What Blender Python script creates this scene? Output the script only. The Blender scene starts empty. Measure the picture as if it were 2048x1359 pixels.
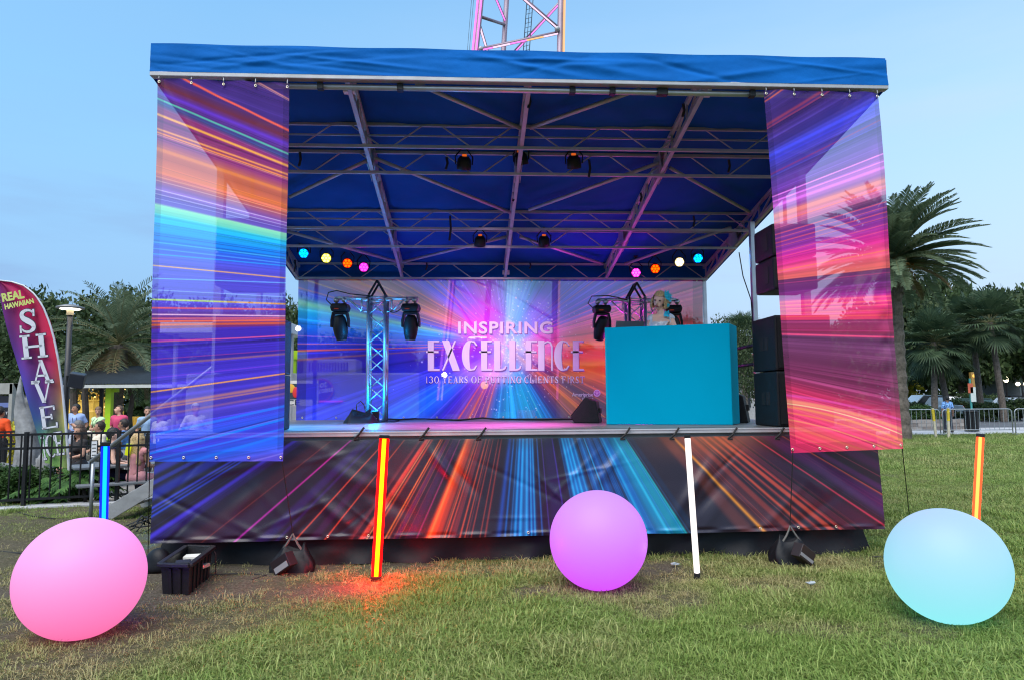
import bpy, bmesh, math, random
import numpy as np
from mathutils import Vector, Matrix, Euler
random.seed(7); RNG = np.random.default_rng(11)
S = bpy.context.scene
COL = S.collection
R = math.radians
# ------------------------------------------------------------------ camera
F_PX = 1391.64; CAM = np.array([-0.552, -7.052, 1.57])
YAW, PITCH, ROLL = R(3.237), R(4.967), R(-0.428)
FW = np.array([math.sin(YAW)*math.cos(PITCH), math.cos(YAW)*math.cos(PITCH), math.sin(PITCH)])
_r = np.array([math.cos(YAW), -math.sin(YAW), 0.0]); _u = np.cross(_r, FW)
RT = _r*math.cos(ROLL)+_u*math.sin(ROLL); UP = -_r*math.sin(ROLL)+_u*math.cos(ROLL)
cd = bpy.data.cameras.new('camera'); cam = bpy.data.objects.new('camera', cd); COL.objects.link(cam)
cd.sensor_width = 36; cd.lens = 36*F_PX/2048; cd.clip_end = 2000; cd.clip_start = .05
cam.matrix_world = Matrix(((RT[0], UP[0], -FW[0], CAM[0]), (RT[1], UP[1], -FW[1], CAM[1]), (RT[2], UP[2], -FW[2], CAM[2]), (0, 0, 0, 1)))
S.camera = cam
# ------------------------------------------------------------------ sky, sun, exposure
SUN_EL, SUN_AZ = 58.0, 205.0          # degrees; azimuth clockwise from +Y: the sun has sunk behind the camera, to its right
W = bpy.data.worlds.new('World'); S.world = W; W.use_nodes = True
nt = W.node_tree; nt.nodes.clear()
wo = nt.nodes.new('ShaderNodeOutputWorld'); bg = nt.nodes.new('ShaderNodeBackground')
sky = nt.nodes.new('ShaderNodeTexSky'); sky.sky_type = 'NISHITA'; sky.sun_disc = False
sky.sun_elevation = R(SUN_EL); sky.sun_rotation = R(SUN_AZ); sky.ozone_density = 3.0; sky.dust_density = 0.6; sky.air_density = 1.2
SKY_STRENGTH = 0.10
bg.inputs['Strength'].default_value = SKY_STRENGTH
tc = nt.nodes.new('ShaderNodeTexCoord'); mp = nt.nodes.new('ShaderNodeMapping'); mp.inputs['Scale'].default_value = (1.2, 1.2, 7)
no = nt.nodes.new('ShaderNodeTexNoise'); no.inputs['Scale'].default_value = 1.6; no.inputs['Detail'].default_value = 6; no.inputs['Roughness'].default_value = .55
cr = nt.nodes.new('ShaderNodeValToRGB'); cr.color_ramp.elements[0].position = .45; cr.color_ramp.elements[1].position = .75
nt.links.new(tc.outputs['Generated'], mp.inputs['Vector']); nt.links.new(mp.outputs['Vector'], no.inputs['Vector']); nt.links.new(no.outputs['Fac'], cr.inputs['Fac'])
sx = nt.nodes.new('ShaderNodeSeparateXYZ'); nt.links.new(tc.outputs['Generated'], sx.inputs[0])
lo = nt.nodes.new('ShaderNodeMapRange'); lo.inputs['From Min'].default_value = .0; lo.inputs['From Max'].default_value = .80; lo.inputs['To Min'].default_value = 1.45; lo.inputs['To Max'].default_value = .0
nt.links.new(sx.outputs['Z'], lo.inputs['Value'])
rt = nt.nodes.new('ShaderNodeMapRange'); rt.inputs['From Min'].default_value = -.3; rt.inputs['From Max'].default_value = .75; rt.inputs['To Min'].default_value = 0; rt.inputs['To Max'].default_value = 1
nt.links.new(sx.outputs['X'], rt.inputs['Value'])
m1 = lo
ad = nt.nodes.new('ShaderNodeMath'); ad.operation = 'MULTIPLY_ADD'; ad.inputs[1].default_value = .3; ad.inputs[2].default_value = .7; nt.links.new(cr.outputs['Color'], ad.inputs[0])
m2 = nt.nodes.new('ShaderNodeMath'); m2.operation = 'MULTIPLY'; m2.use_clamp = True; nt.links.new(m1.outputs[0], m2.inputs[0]); nt.links.new(ad.outputs[0], m2.inputs[1])
tint = nt.nodes.new('ShaderNodeMixRGB'); tint.blend_type = 'MULTIPLY'; tint.inputs[0].default_value = 1; tint.inputs[2].default_value = (1.0, 1.42, 1.42, 1)
nt.links.new(sky.outputs[0], tint.inputs[1])
mx = nt.nodes.new('ShaderNodeMixRGB'); hz = nt.nodes.new('ShaderNodeMixRGB'); hz.inputs[1].default_value = (1.55, 3.0, 4.75, 1); hz.inputs[2].default_value = (3.3, 4.25, 5.2, 1)
nt.links.new(rt.outputs[0], hz.inputs[0]); nt.links.new(hz.outputs[0], mx.inputs[2])
nt.links.new(m2.outputs[0], mx.inputs[0]); nt.links.new(tint.outputs[0], mx.inputs[1]); 
lb = nt.nodes.new('ShaderNodeMapRange'); lb.inputs['From Min'].default_value = .36; lb.inputs['From Max'].default_value = .04; lb.inputs['To Max'].default_value = 1.0; nt.links.new(sx.outputs['Z'], lb.inputs['Value'])
lbn = nt.nodes.new('ShaderNodeMath'); lbn.operation = 'MULTIPLY_ADD'; lbn.use_clamp = True; lbn.inputs[1].default_value = .9; lbn.inputs[2].default_value = -.18; cf = nt.nodes.new('ShaderNodeMath'); cf.operation = 'MULTIPLY'; nt.links.new(cr.outputs['Color'], lbn.inputs[0])
lba = nt.nodes.new('ShaderNodeMath'); lba.operation = 'ADD'; lba.inputs[1].default_value = .62; nt.links.new(lbn.outputs[0], lba.inputs[0]); nt.links.new(lb.outputs[0], cf.inputs[0]); nt.links.new(lba.outputs[0], cf.inputs[1]); cf.use_clamp = True
lc = nt.nodes.new('ShaderNodeMixRGB'); lc.inputs[1].default_value = (1.65, 2.3, 3.85, 1); lc.inputs[2].default_value = (3.0, 3.55, 4.7, 1); nt.links.new(rt.outputs[0], lc.inputs[0])
mx2 = nt.nodes.new('ShaderNodeMixRGB'); nt.links.new(cf.outputs[0], mx2.inputs[0]); nt.links.new(mx.outputs[0], mx2.inputs[1]); nt.links.new(lc.outputs[0], mx2.inputs[2]); nt.links.new(mx2.outputs[0], bg.inputs['Color']); nt.links.new(bg.outputs[0], wo.inputs['Surface'])
sl = bpy.data.lights.new('sun', 'SUN'); sl.energy = 2.2; sl.angle = R(60); sl.color = (1.0, .90, .80)
sun = bpy.data.objects.new('sun', sl); COL.objects.link(sun)
_az, _el = R(SUN_AZ), R(SUN_EL)
_sd = Vector((math.sin(_az)*math.cos(_el), math.cos(_az)*math.cos(_el), math.sin(_el)))
sun.rotation_euler = (-_sd).to_track_quat('-Z', 'Y').to_euler()
S.view_settings.view_transform = 'Standard'; S.view_settings.look = 'None'; S.view_settings.gamma = 1; S.view_settings.use_curve_mapping = False
S.view_settings.exposure = 1.0
EK = .30                                 # lamps are scaled to that exposure
S.render.engine = 'CYCLES'
S.cycles.max_bounces = 8; S.cycles.transparent_max_bounces = 16; S.cycles.diffuse_bounces = 3; S.cycles.glossy_bounces = 3
S.cycles.use_denoising = True; S.cycles.filter_width = 1.15; S.cycles.sample_clamp_indirect = 6; S.cycles.caustics_reflective = False; S.cycles.caustics_refractive = False

# ------------------------------------------------------------------ helpers: space
def rayd(px, py): return FW+RT*((px-1024)/F_PX)+UP*((679.5-py)/F_PX)
def atY(px, py, Y):
    d = rayd(px, py); return CAM+d*((Y-CAM[1])/d[1])
def atX(px, py, X):
    d = rayd(px, py); return CAM+d*((X-CAM[0])/d[0])
def atZ(px, py, Z):
    d = rayd(px, py); return CAM+d*((Z-CAM[2])/d[2])
def atD(px, py, D): return CAM+rayd(px, py)*D
def g(px, D, z=0.0):
    p = atD(px, 800.5, D); p[2] = z; return p
def pix(P):
    d = np.asarray(P)-CAM; z = d@FW
    return 1024+F_PX*(d@RT)/z, 679.5-F_PX*(d@UP)/z
def V(*a): return np.array(a, float)
def lin(c):
    c = np.asarray(c, float); return np.where(c <= .04045, c/12.92, ((c+.055)/1.055)**2.4)
def rgb(r, g_, b): return tuple(float(x) for x in lin(np.array([r, g_, b])/255))

# ------------------------------------------------------------------ helpers: materials
MATS = {}
def mat(name, color=(.5, .5, .5), rough=.6, metal=0, emit=None, es=1, var=.12, vscale=6, bump=0, bscale=40, spec=.5, sheen=0):
    if name in MATS: return MATS[name]
    m = bpy.data.materials.new(name); m.use_nodes = True; t = m.node_tree; b = t.nodes['Principled BSDF']
    b.inputs['Roughness'].default_value = rough; b.inputs['Metallic'].default_value = metal; b.inputs['Specular IOR Level'].default_value = spec
    co = t.nodes.new('ShaderNodeTexCoord'); n = t.nodes.new('ShaderNodeTexNoise'); n.inputs['Scale'].default_value = vscale; n.inputs['Detail'].default_value = 5
    t.links.new(co.outputs['Object'], n.inputs['Vector'])
    r = t.nodes.new('ShaderNodeMapRange'); r.inputs['From Min'].default_value = .3; r.inputs['From Max'].default_value = .7; r.inputs['To Min'].default_value = 1-var; r.inputs['To Max'].default_value = 1+var
    t.links.new(n.outputs['Fac'], r.inputs['Value'])
    mm = t.nodes.new('ShaderNodeVectorMath'); mm.operation = 'SCALE'; mm.inputs[0].default_value = color[:3]
    t.links.new(r.outputs[0], mm.inputs['Scale']); t.links.new(mm.outputs[0], b.inputs['Base Color'])
    if emit: b.inputs['Emission Color'].default_value = (*emit, 1); b.inputs['Emission Strength'].default_value = es*EK
    if bump:
        n2 = t.nodes.new('ShaderNodeTexNoise'); n2.inputs['Scale'].default_value = bscale; n2.inputs['Detail'].default_value = 4
        t.links.new(co.outputs['Object'], n2.inputs['Vector'])
        bp = t.nodes.new('ShaderNodeBump'); bp.inputs['Strength'].default_value = bump; bp.inputs['Distance'].default_value = .02
        t.links.new(n2.outputs['Fac'], bp.inputs['Height']); t.links.new(bp.outputs[0], b.inputs['Normal'])
    MATS[name] = m; return m
def vmat(name, rough=.6, transl=0.0, transp=0.0, spec=.4, bump=0, scale=1.0, wave=0, bd=.01):
    """material whose colour is the printed art stored in the 'art' attribute"""
    if name in MATS: return MATS[name]
    m = bpy.data.materials.new(name); m.use_nodes = True; t = m.node_tree; b = t.nodes['Principled BSDF']; out = t.nodes['Material Output']
    b.inputs['Roughness'].default_value = rough; b.inputs['Specular IOR Level'].default_value = spec
    a = t.nodes.new('ShaderNodeAttribute'); a.attribute_name = 'art'
    sc = t.nodes.new('ShaderNodeVectorMath'); sc.operation = 'SCALE'; sc.inputs['Scale'].default_value = scale
    t.links.new(a.outputs['Color'], sc.inputs[0]); t.links.new(sc.outputs[0], b.inputs['Base Color'])
    if bump:
        co = t.nodes.new('ShaderNodeTexCoord'); n2 = t.nodes.new('ShaderNodeTexNoise'); n2.inputs['Scale'].default_value = bump; n2.inputs['Detail'].default_value = 3
        t.links.new(co.outputs['Object'], n2.inputs['Vector']); bp = t.nodes.new('ShaderNodeBump'); bp.inputs['Strength'].default_value = .6; bp.inputs['Distance'].default_value = bd
        t.links.new(n2.outputs['Fac'], bp.inputs['Height']); t.links.new(bp.outputs[0], b.inputs['Normal'])
    s = b.outputs[0]
    if transl:
        tr = t.nodes.new('ShaderNodeBsdfTranslucent'); t.links.new(sc.outputs[0], tr.inputs['Color'])
        mxs = t.nodes.new('ShaderNodeMixShader'); mxs.inputs[0].default_value = transl; t.links.new(s, mxs.inputs[1]); t.links.new(tr.outputs[0], mxs.inputs[2]); s = mxs.outputs[0]
    if transp:
        tp = t.nodes.new('ShaderNodeBsdfTransparent')
        mxs = t.nodes.new('ShaderNodeMixShader'); mxs.inputs[0].default_value = transp; t.links.new(s, mxs.inputs[1]); t.links.new(tp.outputs[0], mxs.inputs[2]); s = mxs.outputs[0]
    t.links.new(s, out.inputs['Surface']); MATS[name] = m; return m
def emat(name, color, strength):
    if name in MATS: return MATS[name]
    m = bpy.data.materials.new(name); m.use_nodes = True; t = m.node_tree; b = t.nodes['Principled BSDF']
    b.inputs['Base Color'].default_value = (.01, .01, .01, 1); b.inputs['Roughness'].default_value = .5; b.inputs['Specular IOR Level'].default_value = .1
    b.inputs['Emission Color'].default_value = (*color, 1); b.inputs['Emission Strength'].default_value = strength*EK
    MATS[name] = m; return m

# ------------------------------------------------------------------ helpers: objects
def tag(o, label=None, cat=None, group=None, kind=None):
    if label: o['label'] = label
    if cat: o['category'] = cat
    if group: o['group'] = group
    if kind: o['kind'] = kind
    return o
def thing(name, label, cat, loc=(0, 0, 0), rz=0, group=None):
    o = bpy.data.objects.new(name, None); COL.objects.link(o); o.location = [float(v) for v in loc]; o.rotation_euler = (0, 0, rz); o.empty_display_size = .1
    return tag(o, label, cat, group)
def link(name, me, m, parent=None, smooth=False):
    if m is not None: me.materials.append(m)
    if smooth: me.polygons.foreach_set('use_smooth', [True]*len(me.polygons))
    o = bpy.data.objects.new(name, me); COL.objects.link(o)
    if parent: o.parent = parent
    return o
def copy_tree(o, parent=None):
    c = o.copy(); COL.objects.link(c); c.parent = parent
    for ch in list(o.children): copy_tree(ch, c)
    return c
class MB:
    """collects faces of one part; all coordinates local to the parent"""
    def __init__(s, origin=(0, 0, 0)): s.v = []; s.f = []; s.o = np.asarray(origin, float); s.mi = []
    def add(s, v, f, mi=0):
        n = len(s.v); s.v += [tuple(np.asarray(p, float)-s.o) for p in v]; s.f += [tuple(n+i for i in q) for q in f]; s.mi += [mi]*len(f); return s
    def box(s, lo, hi, mi=0):
        x0, y0, z0 = lo; x1, y1, z1 = hi
        return s.add([(x0, y0, z0), (x1, y0, z0), (x1, y1, z0), (x0, y1, z0), (x0, y0, z1), (x1, y0, z1), (x1, y1, z1), (x0, y1, z1)],
                     [(0, 3, 2, 1), (4, 5, 6, 7), (0, 1, 5, 4), (1, 2, 6, 5), (2, 3, 7, 6), (3, 0, 4, 7)], mi)
    def cbox(s, c, sz, mi=0): c = np.asarray(c, float); h = np.asarray(sz, float)/2; return s.box(c-h, c+h, mi)
    def rbox(s, c, sz, M, mi=0):
        """box with 3x3 matrix M"""
        h = np.asarray(sz, float)/2; M = np.asarray(M)
        vs = [np.asarray(c)+M@np.array([x*h[0], y*h[1], z*h[2]]) for z in (-1, 1) for x, y in ((-1, -1), (1, -1), (1, 1), (-1, 1))]
        return s.add(vs, [(0, 3, 2, 1), (4, 5, 6, 7), (0, 1, 5, 4), (1, 2, 6, 5), (2, 3, 7, 6), (3, 0, 4, 7)], mi)
    def tube(s, a, b, r, r2=None, seg=8, mi=0, cap=True):
        a = np.asarray(a, float); b = np.asarray(b, float); r2 = r if r2 is None else r2
        d = b-a; L = np.linalg.norm(d)
        if L < 1e-9: return s
        d /= L; t = np.array([1, 0, 0]) if abs(d[0]) < .9 else np.array([0, 1, 0]); e1 = np.cross(d, t); e1 /= np.linalg.norm(e1); e2 = np.cross(d, e1)
        vs = []
        for p, q in ((a, r), (b, r2)):
            for k in range(seg):
                w = 2*math.pi*(k+.5)/seg; vs.append(p+q*(math.cos(w)*e1+math.sin(w)*e2))
        fs = [(k, (k+1) % seg, seg+(k+1) % seg, seg+k) for k in range(seg)]
        if cap: fs += [tuple(range(seg-1, -1, -1)), tuple(range(seg, 2*seg))]
        return s.add(vs, fs, mi)
    def path(s, pts, r, seg=6, mi=0):
        pts = [np.asarray(p, float) for p in pts]; n = len(pts); rs = r if hasattr(r, '__len__') else [r]*n; rings = []; up = np.array([0, 0, 1.])
        e_prev = None
        for i in range(n):
            d = pts[min(i+1, n-1)]-pts[max(i-1, 0)]; d /= (np.linalg.norm(d)+1e-12)
            if e_prev is None:
                t = up if abs(d[2]) < .9 else np.array([1., 0, 0]); e1 = np.cross(d, t)
            else: e1 = e_prev-d*(e_prev@d)
            e1 /= (np.linalg.norm(e1)+1e-12); e_prev = e1; e2 = np.cross(d, e1)
            rings.append([pts[i]+rs[i]*(math.cos(2*math.pi*k/seg)*e1+math.sin(2*math.pi*k/seg)*e2) for k in range(seg)])
        vs = [p for ring in rings for p in ring]
        fs = [(i*seg+k, i*seg+(k+1) % seg, (i+1)*seg+(k+1) % seg, (i+1)*seg+k) for i in range(n-1) for k in range(seg)]
        fs += [tuple(range(seg-1, -1, -1)), tuple(range((n-1)*seg, n*seg))]
        return s.add(vs, fs, mi)
    def bar(s, a, b, w, h=None, mi=0):
        """rectangular section bar"""
        a = np.asarray(a, float); b = np.asarray(b, float); h = w if h is None else h; d = b-a; L = np.linalg.norm(d); d = d/L
        t = np.array([0, 0, 1.]) if abs(d[2]) < .95 else np.array([0, 1., 0]); e1 = np.cross(d, t); e1 /= np.linalg.norm(e1); e2 = np.cross(e1, d)
        return s.rbox((a+b)/2, (L, w, h), np.stack([d, e1, e2], 1), mi)
    def lathe(s, prof, c=(0, 0, 0), seg=24, mi=0):
        c = np.asarray(c, float); n = len(prof)
        vs = [c+np.array([r*math.cos(2*math.pi*k/seg), r*math.sin(2*math.pi*k/seg), z]) for r, z in prof for k in range(seg)]
        fs = [(i*seg+k, i*seg+(k+1) % seg, (i+1)*seg+(k+1) % seg, (i+1)*seg+k) for i in range(n-1) for k in range(seg)]
        if prof[0][0] > 1e-4: fs.append(tuple(range(seg-1, -1, -1)))
        if prof[-1][0] > 1e-4: fs.append(tuple(range((n-1)*seg, n*seg)))
        return s.add(vs, fs, mi)
    def ball(s, c, rad, seg=14, rings=9, mi=0, M=None):
        c = np.asarray(c, float); rad = np.broadcast_to(np.asarray(rad, float), 3); vs = []
        for i in range(rings+1):
            t = math.pi*i/rings
            for k in range(seg):
                w = 2*math.pi*k/seg; p = rad*np.array([math.sin(t)*math.cos(w), math.sin(t)*math.sin(w), math.cos(t)])
                vs.append(c+(M@p if M is not None else p))
        fs = [(i*seg+k, (i+1)*seg+k, (i+1)*seg+(k+1) % seg, i*seg+(k+1) % seg) for i in range(rings) for k in range(seg)]
        return s.add(vs, fs, mi)
    def prism(s, poly, dirv, mi=0):
        """closed polygon (3D points) extruded by dirv"""
        n = len(poly); d = np.asarray(dirv, float); P = [np.asarray(p, float) for p in poly]
        return s.add(P+[p+d for p in P], [tuple(range(n-1, -1, -1)), tuple(range(n, 2*n))]+[(i, (i+1) % n, n+(i+1) % n, n+i) for i in range(n)], mi)
    def mesh(s, name):
        me = bpy.data.meshes.new(name); me.from_pydata(s.v, [], s.f); me.update(); return me
    def build(s, name, m, parent=None, smooth=False, bevel=0, label=None, segs=2):
        me = s.mesh(name)
        ms = m if isinstance(m, (list, tuple)) else [m]
        for q in ms: me.materials.append(q)
        if len(ms) > 1: me.polygons.foreach_set('material_index', s.mi)
        if bevel:
            b = bmesh.new(); b.from_mesh(me); bmesh.ops.remove_doubles(b, verts=b.verts, dist=1e-5)
            bmesh.ops.bevel(b, geom=[e for e in b.edges if len(e.link_faces) == 2 and e.calc_face_angle(0) > .5], offset=bevel, segments=segs, affect='EDGES', profile=.6); b.to_mesh(me); b.free()
        if smooth: me.polygons.foreach_set('use_smooth', [True]*len(me.polygons))
        o = bpy.data.objects.new(name, me); COL.objects.link(o)
        if parent: o.parent = parent
        if label: o['label'] = label
        return o
def flatmesh(name, verts, faces, m, parent=None, smooth=False):
    me = bpy.data.meshes.new(name); verts = np.asarray(verts, np.float32); faces = np.asarray(faces, np.int32); nv, nf, k = len(verts), len(faces), faces.shape[1]
    me.vertices.add(nv); me.vertices.foreach_set('co', verts.ravel()); me.loops.add(nf*k); me.loops.foreach_set('vertex_index', faces.ravel())
    me.polygons.add(nf); me.polygons.foreach_set('loop_start', np.arange(nf, dtype=np.int32)*k); me.polygons.foreach_set('loop_total', np.full(nf, k, np.int32))
    if smooth: me.polygons.foreach_set('use_smooth', np.ones(nf, bool))
    me.update(calc_edges=True); me.validate()
    return link(name, me, m, parent)
def art_attr(o, colors, name='art'):
    a = o.data.attributes.new(name, 'FLOAT_COLOR', 'POINT'); c = np.ones((len(colors), 4), np.float32); c[:, :3] = colors; a.data.foreach_set('color', c.ravel())
def grid_obj(name, corners, nx, ny, m, parent=None, disp=None, origin=(0, 0, 0), art=None):
    """corners TL,TR,BR,BL; disp(u,v)->3D offset ; art(u,v,px,py)->sRGB 0..1"""
    TL, TR, BR, BL = [np.asarray(c, float) for c in corners]
    v, u = np.meshgrid(np.linspace(0, 1, ny), np.linspace(0, 1, nx), indexing='ij')
    P = ((1-u)*(1-v))[..., None]*TL+(u*(1-v))[..., None]*TR+(u*v)[..., None]*BR+((1-u)*v)[..., None]*BL
    px, py = pix(P.reshape(-1, 3)); px = px.reshape(u.shape); py = py.reshape(u.shape)
    Q = P+(disp(u, v) if disp else 0)
    i = np.arange(nx*ny).reshape(ny, nx)
    fs = np.stack([i[:-1, :-1], i[1:, :-1], i[1:, 1:], i[:-1, 1:]], -1).reshape(-1, 4)
    o = flatmesh(name, Q.reshape(-1, 3)-np.asarray(origin), fs, m, parent, True)
    if art is not None: art_attr(o, lin(np.clip(art(u, v, px, py), 0, 1)).reshape(-1, 3))
    return o

# common materials
M_alu = mat('aluminium', (.50, .50, .52), .42, .85, bump=.1, bscale=60)
M_alud = mat('roof_aluminium', (.39, .385, .40), .5, .3)
M_black = mat('black_plastic', (.008, .008, .009), .5, spec=.3, bump=.15, bscale=120)
M_rub = mat('black_rubber', (.01, .01, .01), .7)
M_blkvinyl = mat('black_vinyl', (.007, .0075, .010), .5, bump=.5, bscale=5, spec=.25)
M_brass = mat('grommet_brass', (.75, .68, .5), .35, .9)
M_deck = mat('deck_boards', (.16, .155, .15), .45, var=.25, vscale=3)
# ------------------------------------------------------------------ the ground
def smooth(a, b, x):
    t = np.clip((x-a)/(b-a), 0, 1); return t*t*(3-2*t)
def vnoise(x, y, s, seed=0):
    """value noise on arrays"""
    x = np.asarray(x, float)*s; y = np.asarray(y, float)*s; xi = np.floor(x).astype(int); yi = np.floor(y).astype(int); fx = x-xi; fy = y-yi
    def h(a, b):
        n = (a*374761393+b*668265263+seed*144665) & 0x7fffffff; n = ((n ^ (n >> 13))*1274126177) & 0x7fffffff; return ((n ^ (n >> 16)) & 0xffff)/65535.0
    ux = fx*fx*(3-2*fx); uy = fy*fy*(3-2*fy)
    return (h(xi, yi)*(1-ux)+h(xi+1, yi)*ux)*(1-uy)+(h(xi, yi+1)*(1-ux)+h(xi+1, yi+1)*ux)*uy
def gz(x, y):
    x = np.asarray(x, float); y = np.asarray(y, float)
    n = (vnoise(x, y, 1.3, 1)-.5)*.03+(vnoise(x, y, 4, 2)-.5)*.014
    n = n*(1-smooth(8, 16, np.hypot(x, y)))
    low = smooth(4.6, 5.6, y-.15*(x+7))*smooth(-3.2, -4.6, x)       # the terrace behind the left fence lies a step lower
    return n*(1-low)-.2*low
def bare(x, y):
    """0 = lush grass, 1 = bare worn ground (left and beside the stage)"""
    n = vnoise(x, y, .9, 5)*.6+vnoise(x, y, 2.7, 6)*.4
    # worn, trodden earth left of a line running out from under the stage corner to the front left
    e = x+1.35+.62*np.maximum(-.9-y, 0)+.35*(vnoise(x, y, 1.1, 21)-.5)
    left = smooth(.25, -.55, e)*(1-.85*np.exp(-((x+1.75)/.45)**2-((y+.45)/.35)**2))
    b = left*(.50+.55*n)+.55*smooth(.60, .78, n)
    b += .35*np.exp(-((y+1.15+.06*x)/.22)**2)*smooth(-.9, -1.5, x)+.15*np.exp(-((y+.95)/.5)**2)*np.exp(-((x-.1)/.9)**2)+.30*np.exp(-((y+1.2)/.25)**2-((x+.1)/.4)**2)+.5*np.exp(-((y+1.9)/.4)**2-((x-1.7)/.5)**2)*0
    b += .55*np.exp(-((y+.35)/.35)**2)*(x > -4)*(x < 4)
    return np.clip(b, 0, 1)
_xs = np.unique(np.concatenate([-np.geomspace(6, 900, 34)[::-1], np.linspace(-6, 6, 97), np.geomspace(6, 900, 34)]))
_ys = np.unique(np.concatenate([-np.geomspace(7, 300, 14)[::-1], np.linspace(-7, 9, 129), np.geomspace(9, 1500, 40)]))
_X, _Y = np.meshgrid(_xs, _ys); _Z = gz(_X, _Y)
_i = np.arange(_X.size).reshape(_X.shape)
M_ground = bpy.data.materials.new('lawn_ground'); M_ground.use_nodes = True
def _gmat(m):
    t = m.node_tree; b = t.nodes['Principled BSDF']; b.inputs['Roughness'].default_value = .95; b.inputs['Specular IOR Level'].default_value = .1
    co = t.nodes.new('ShaderNodeTexCoord'); a = t.nodes.new('ShaderNodeAttribute'); a.attribute_name = 'bare'
    def noise(s, d=6, rg=.6):
        n = t.nodes.new('ShaderNodeTexNoise'); n.inputs['Scale'].default_value = s; n.inputs['Detail'].default_value = d; n.inputs['Roughness'].default_value = rg; t.links.new(co.outputs['Object'], n.inputs['Vector']); return n
    def ramp(src, cols):
        r = t.nodes.new('ShaderNodeValToRGB'); e = r.color_ramp.elements
        for i, (p, c) in enumerate(cols):
            q = e[i] if i < 2 else e.new(p); q.position = p; q.color = (*c, 1)
        t.links.new(src, r.inputs['Fac']); return r
    n1 = noise(9); n2 = noise(55, 8, .7); n3 = noise(.6, 5)
    grass = ramp(n2.outputs['Fac'], [(.3, (.030, .040, .012)), (.5, (.075, .095, .028)), (.72, (.15, .145, .055))])
    big = ramp(n3.outputs['Fac'], [(.35, (.8, .95, .7)), (.65, (1.25, 1.1, .95))])
    mu = t.nodes.new('ShaderNodeMixRGB'); mu.blend_type = 'MULTIPLY'; mu.inputs[0].default_value = 1; t.links.new(grass.outputs[0], mu.inputs[1]); t.links.new(big.outputs[0], mu.inputs[2])
    dirt = ramp(n2.outputs['Fac'], [(.28, (.040, .031, .024)), (.5, (.105, .085, .062)), (.7, (.22, .19, .145))])
    ad_ = t.nodes.new('ShaderNodeMath'); ad_.operation = 'MULTIPLY_ADD'; ad_.inputs[1].default_value = .7; ad_.inputs[2].default_value = -.35; t.links.new(n1.outputs['Fac'], ad_.inputs[0])
    fa = t.nodes.new('ShaderNodeMath'); fa.operation = 'ADD'; fa.use_clamp = True; t.links.new(a.outputs['Fac'], fa.inputs[0]); t.links.new(ad_.outputs[0], fa.inputs[1])
    mxx = t.nodes.new('ShaderNodeMixRGB'); t.links.new(fa.outputs[0], mxx.inputs[0]); t.links.new(mu.outputs[0], mxx.inputs[1]); t.links.new(dirt.outputs[0], mxx.inputs[2])
    t.links.new(mxx.outputs[0], b.inputs['Base Color'])
    bp = t.nodes.new('ShaderNodeBump'); bp.inputs['Strength'].default_value = .8; bp.inputs['Distance'].default_value = .03; t.links.new(n2.outputs['Fac'], bp.inputs['Height']); t.links.new(bp.outputs[0], b.inputs['Normal'])
_gmat(M_ground)
ground = flatmesh('ground', np.stack([_X, _Y, _Z], -1).reshape(-1, 3), np.stack([_i[:-1, :-1], _i[:-1, 1:], _i[1:, 1:], _i[1:, :-1]], -1).reshape(-1, 4), M_ground, None, True)
_a = ground.data.attributes.new('bare', 'FLOAT', 'POINT'); _a.data.foreach_set('value', (bare(_X, _Y)*(np.hypot(_X, _Y) < 14)).astype(np.float32).ravel())
tag(ground, kind='structure')
# far pavement, road and verges on the right; all sheets a little above the ground
M_pave = mat('concrete_pavement', (.42, .42, .43), .85, var=.12, vscale=1.5, bump=.2)
M_road = mat('asphalt', (.085, .088, .098), .8, var=.15, vscale=.6, bump=.2)
M_verge = mat('verge_grass', (.045, .085, .025), .95, var=.35, vscale=1.2)
def sheet(name, x0, x1, y0, y1, z, m, h=.05):
    o = MB().box((x0, y0, z-h), (x1, y1, z)).build(name, m, bevel=0); return tag(o, kind='structure')
FD0 = 29.0-7.05                    # world Y of the near pavement edge
sheet('pavement', 9, 90, 21.8, 26.6, .02, M_pave)
sheet('kerb', 9, 90, 26.6, 26.85, .05, M_pave, .1)
sheet('road', 9, 120, 26.86, 40.5, .012, M_road)
sheet('far_kerb', 9, 120, 40.5, 40.8, .13, M_pave, .14)
sheet('road_verge', 9, 120, 40.8, 62, .10, M_verge)
sheet('car_park', 5, 140, 62, 96, .03, M_road)
for k in range(9): tag(MB().box((14+k*6, 33.4, .012), (16.6+k*6, 33.55, .018)).build('road_marking', mat('road_paint', (.7, .7, .68), .7)), kind='structure')
sheet('terrace', -40, -4.9, 6.4, 40, -.185, mat('terrace_paving', (.26, .235, .21), .85, var=.2, vscale=2), .05)
# ------------------------------------------------------------------ the mobile stage
ZD, YF, YB = 1.2705, -.4677, 5.0576
XR, HW = .0137, 3.6276
SLOPE = (4.6918-3.6736)/(YB-YF)
def zr(Y): return 4.6918-(Y-YF)*SLOPE          # lower face of the roof frame
stage = thing('mobile_stage', 'mobile concert stage with sloping blue tarpaulin roof on aluminium trusses', 'stage', (0, 0, 0))
TH = .30
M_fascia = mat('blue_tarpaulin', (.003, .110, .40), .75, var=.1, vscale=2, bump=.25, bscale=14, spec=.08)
M_lining = mat('blue_roof_lining', (.008, .074, .29), .8, var=.22, vscale=1.1, bump=.2, bscale=6, spec=.1)
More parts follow.
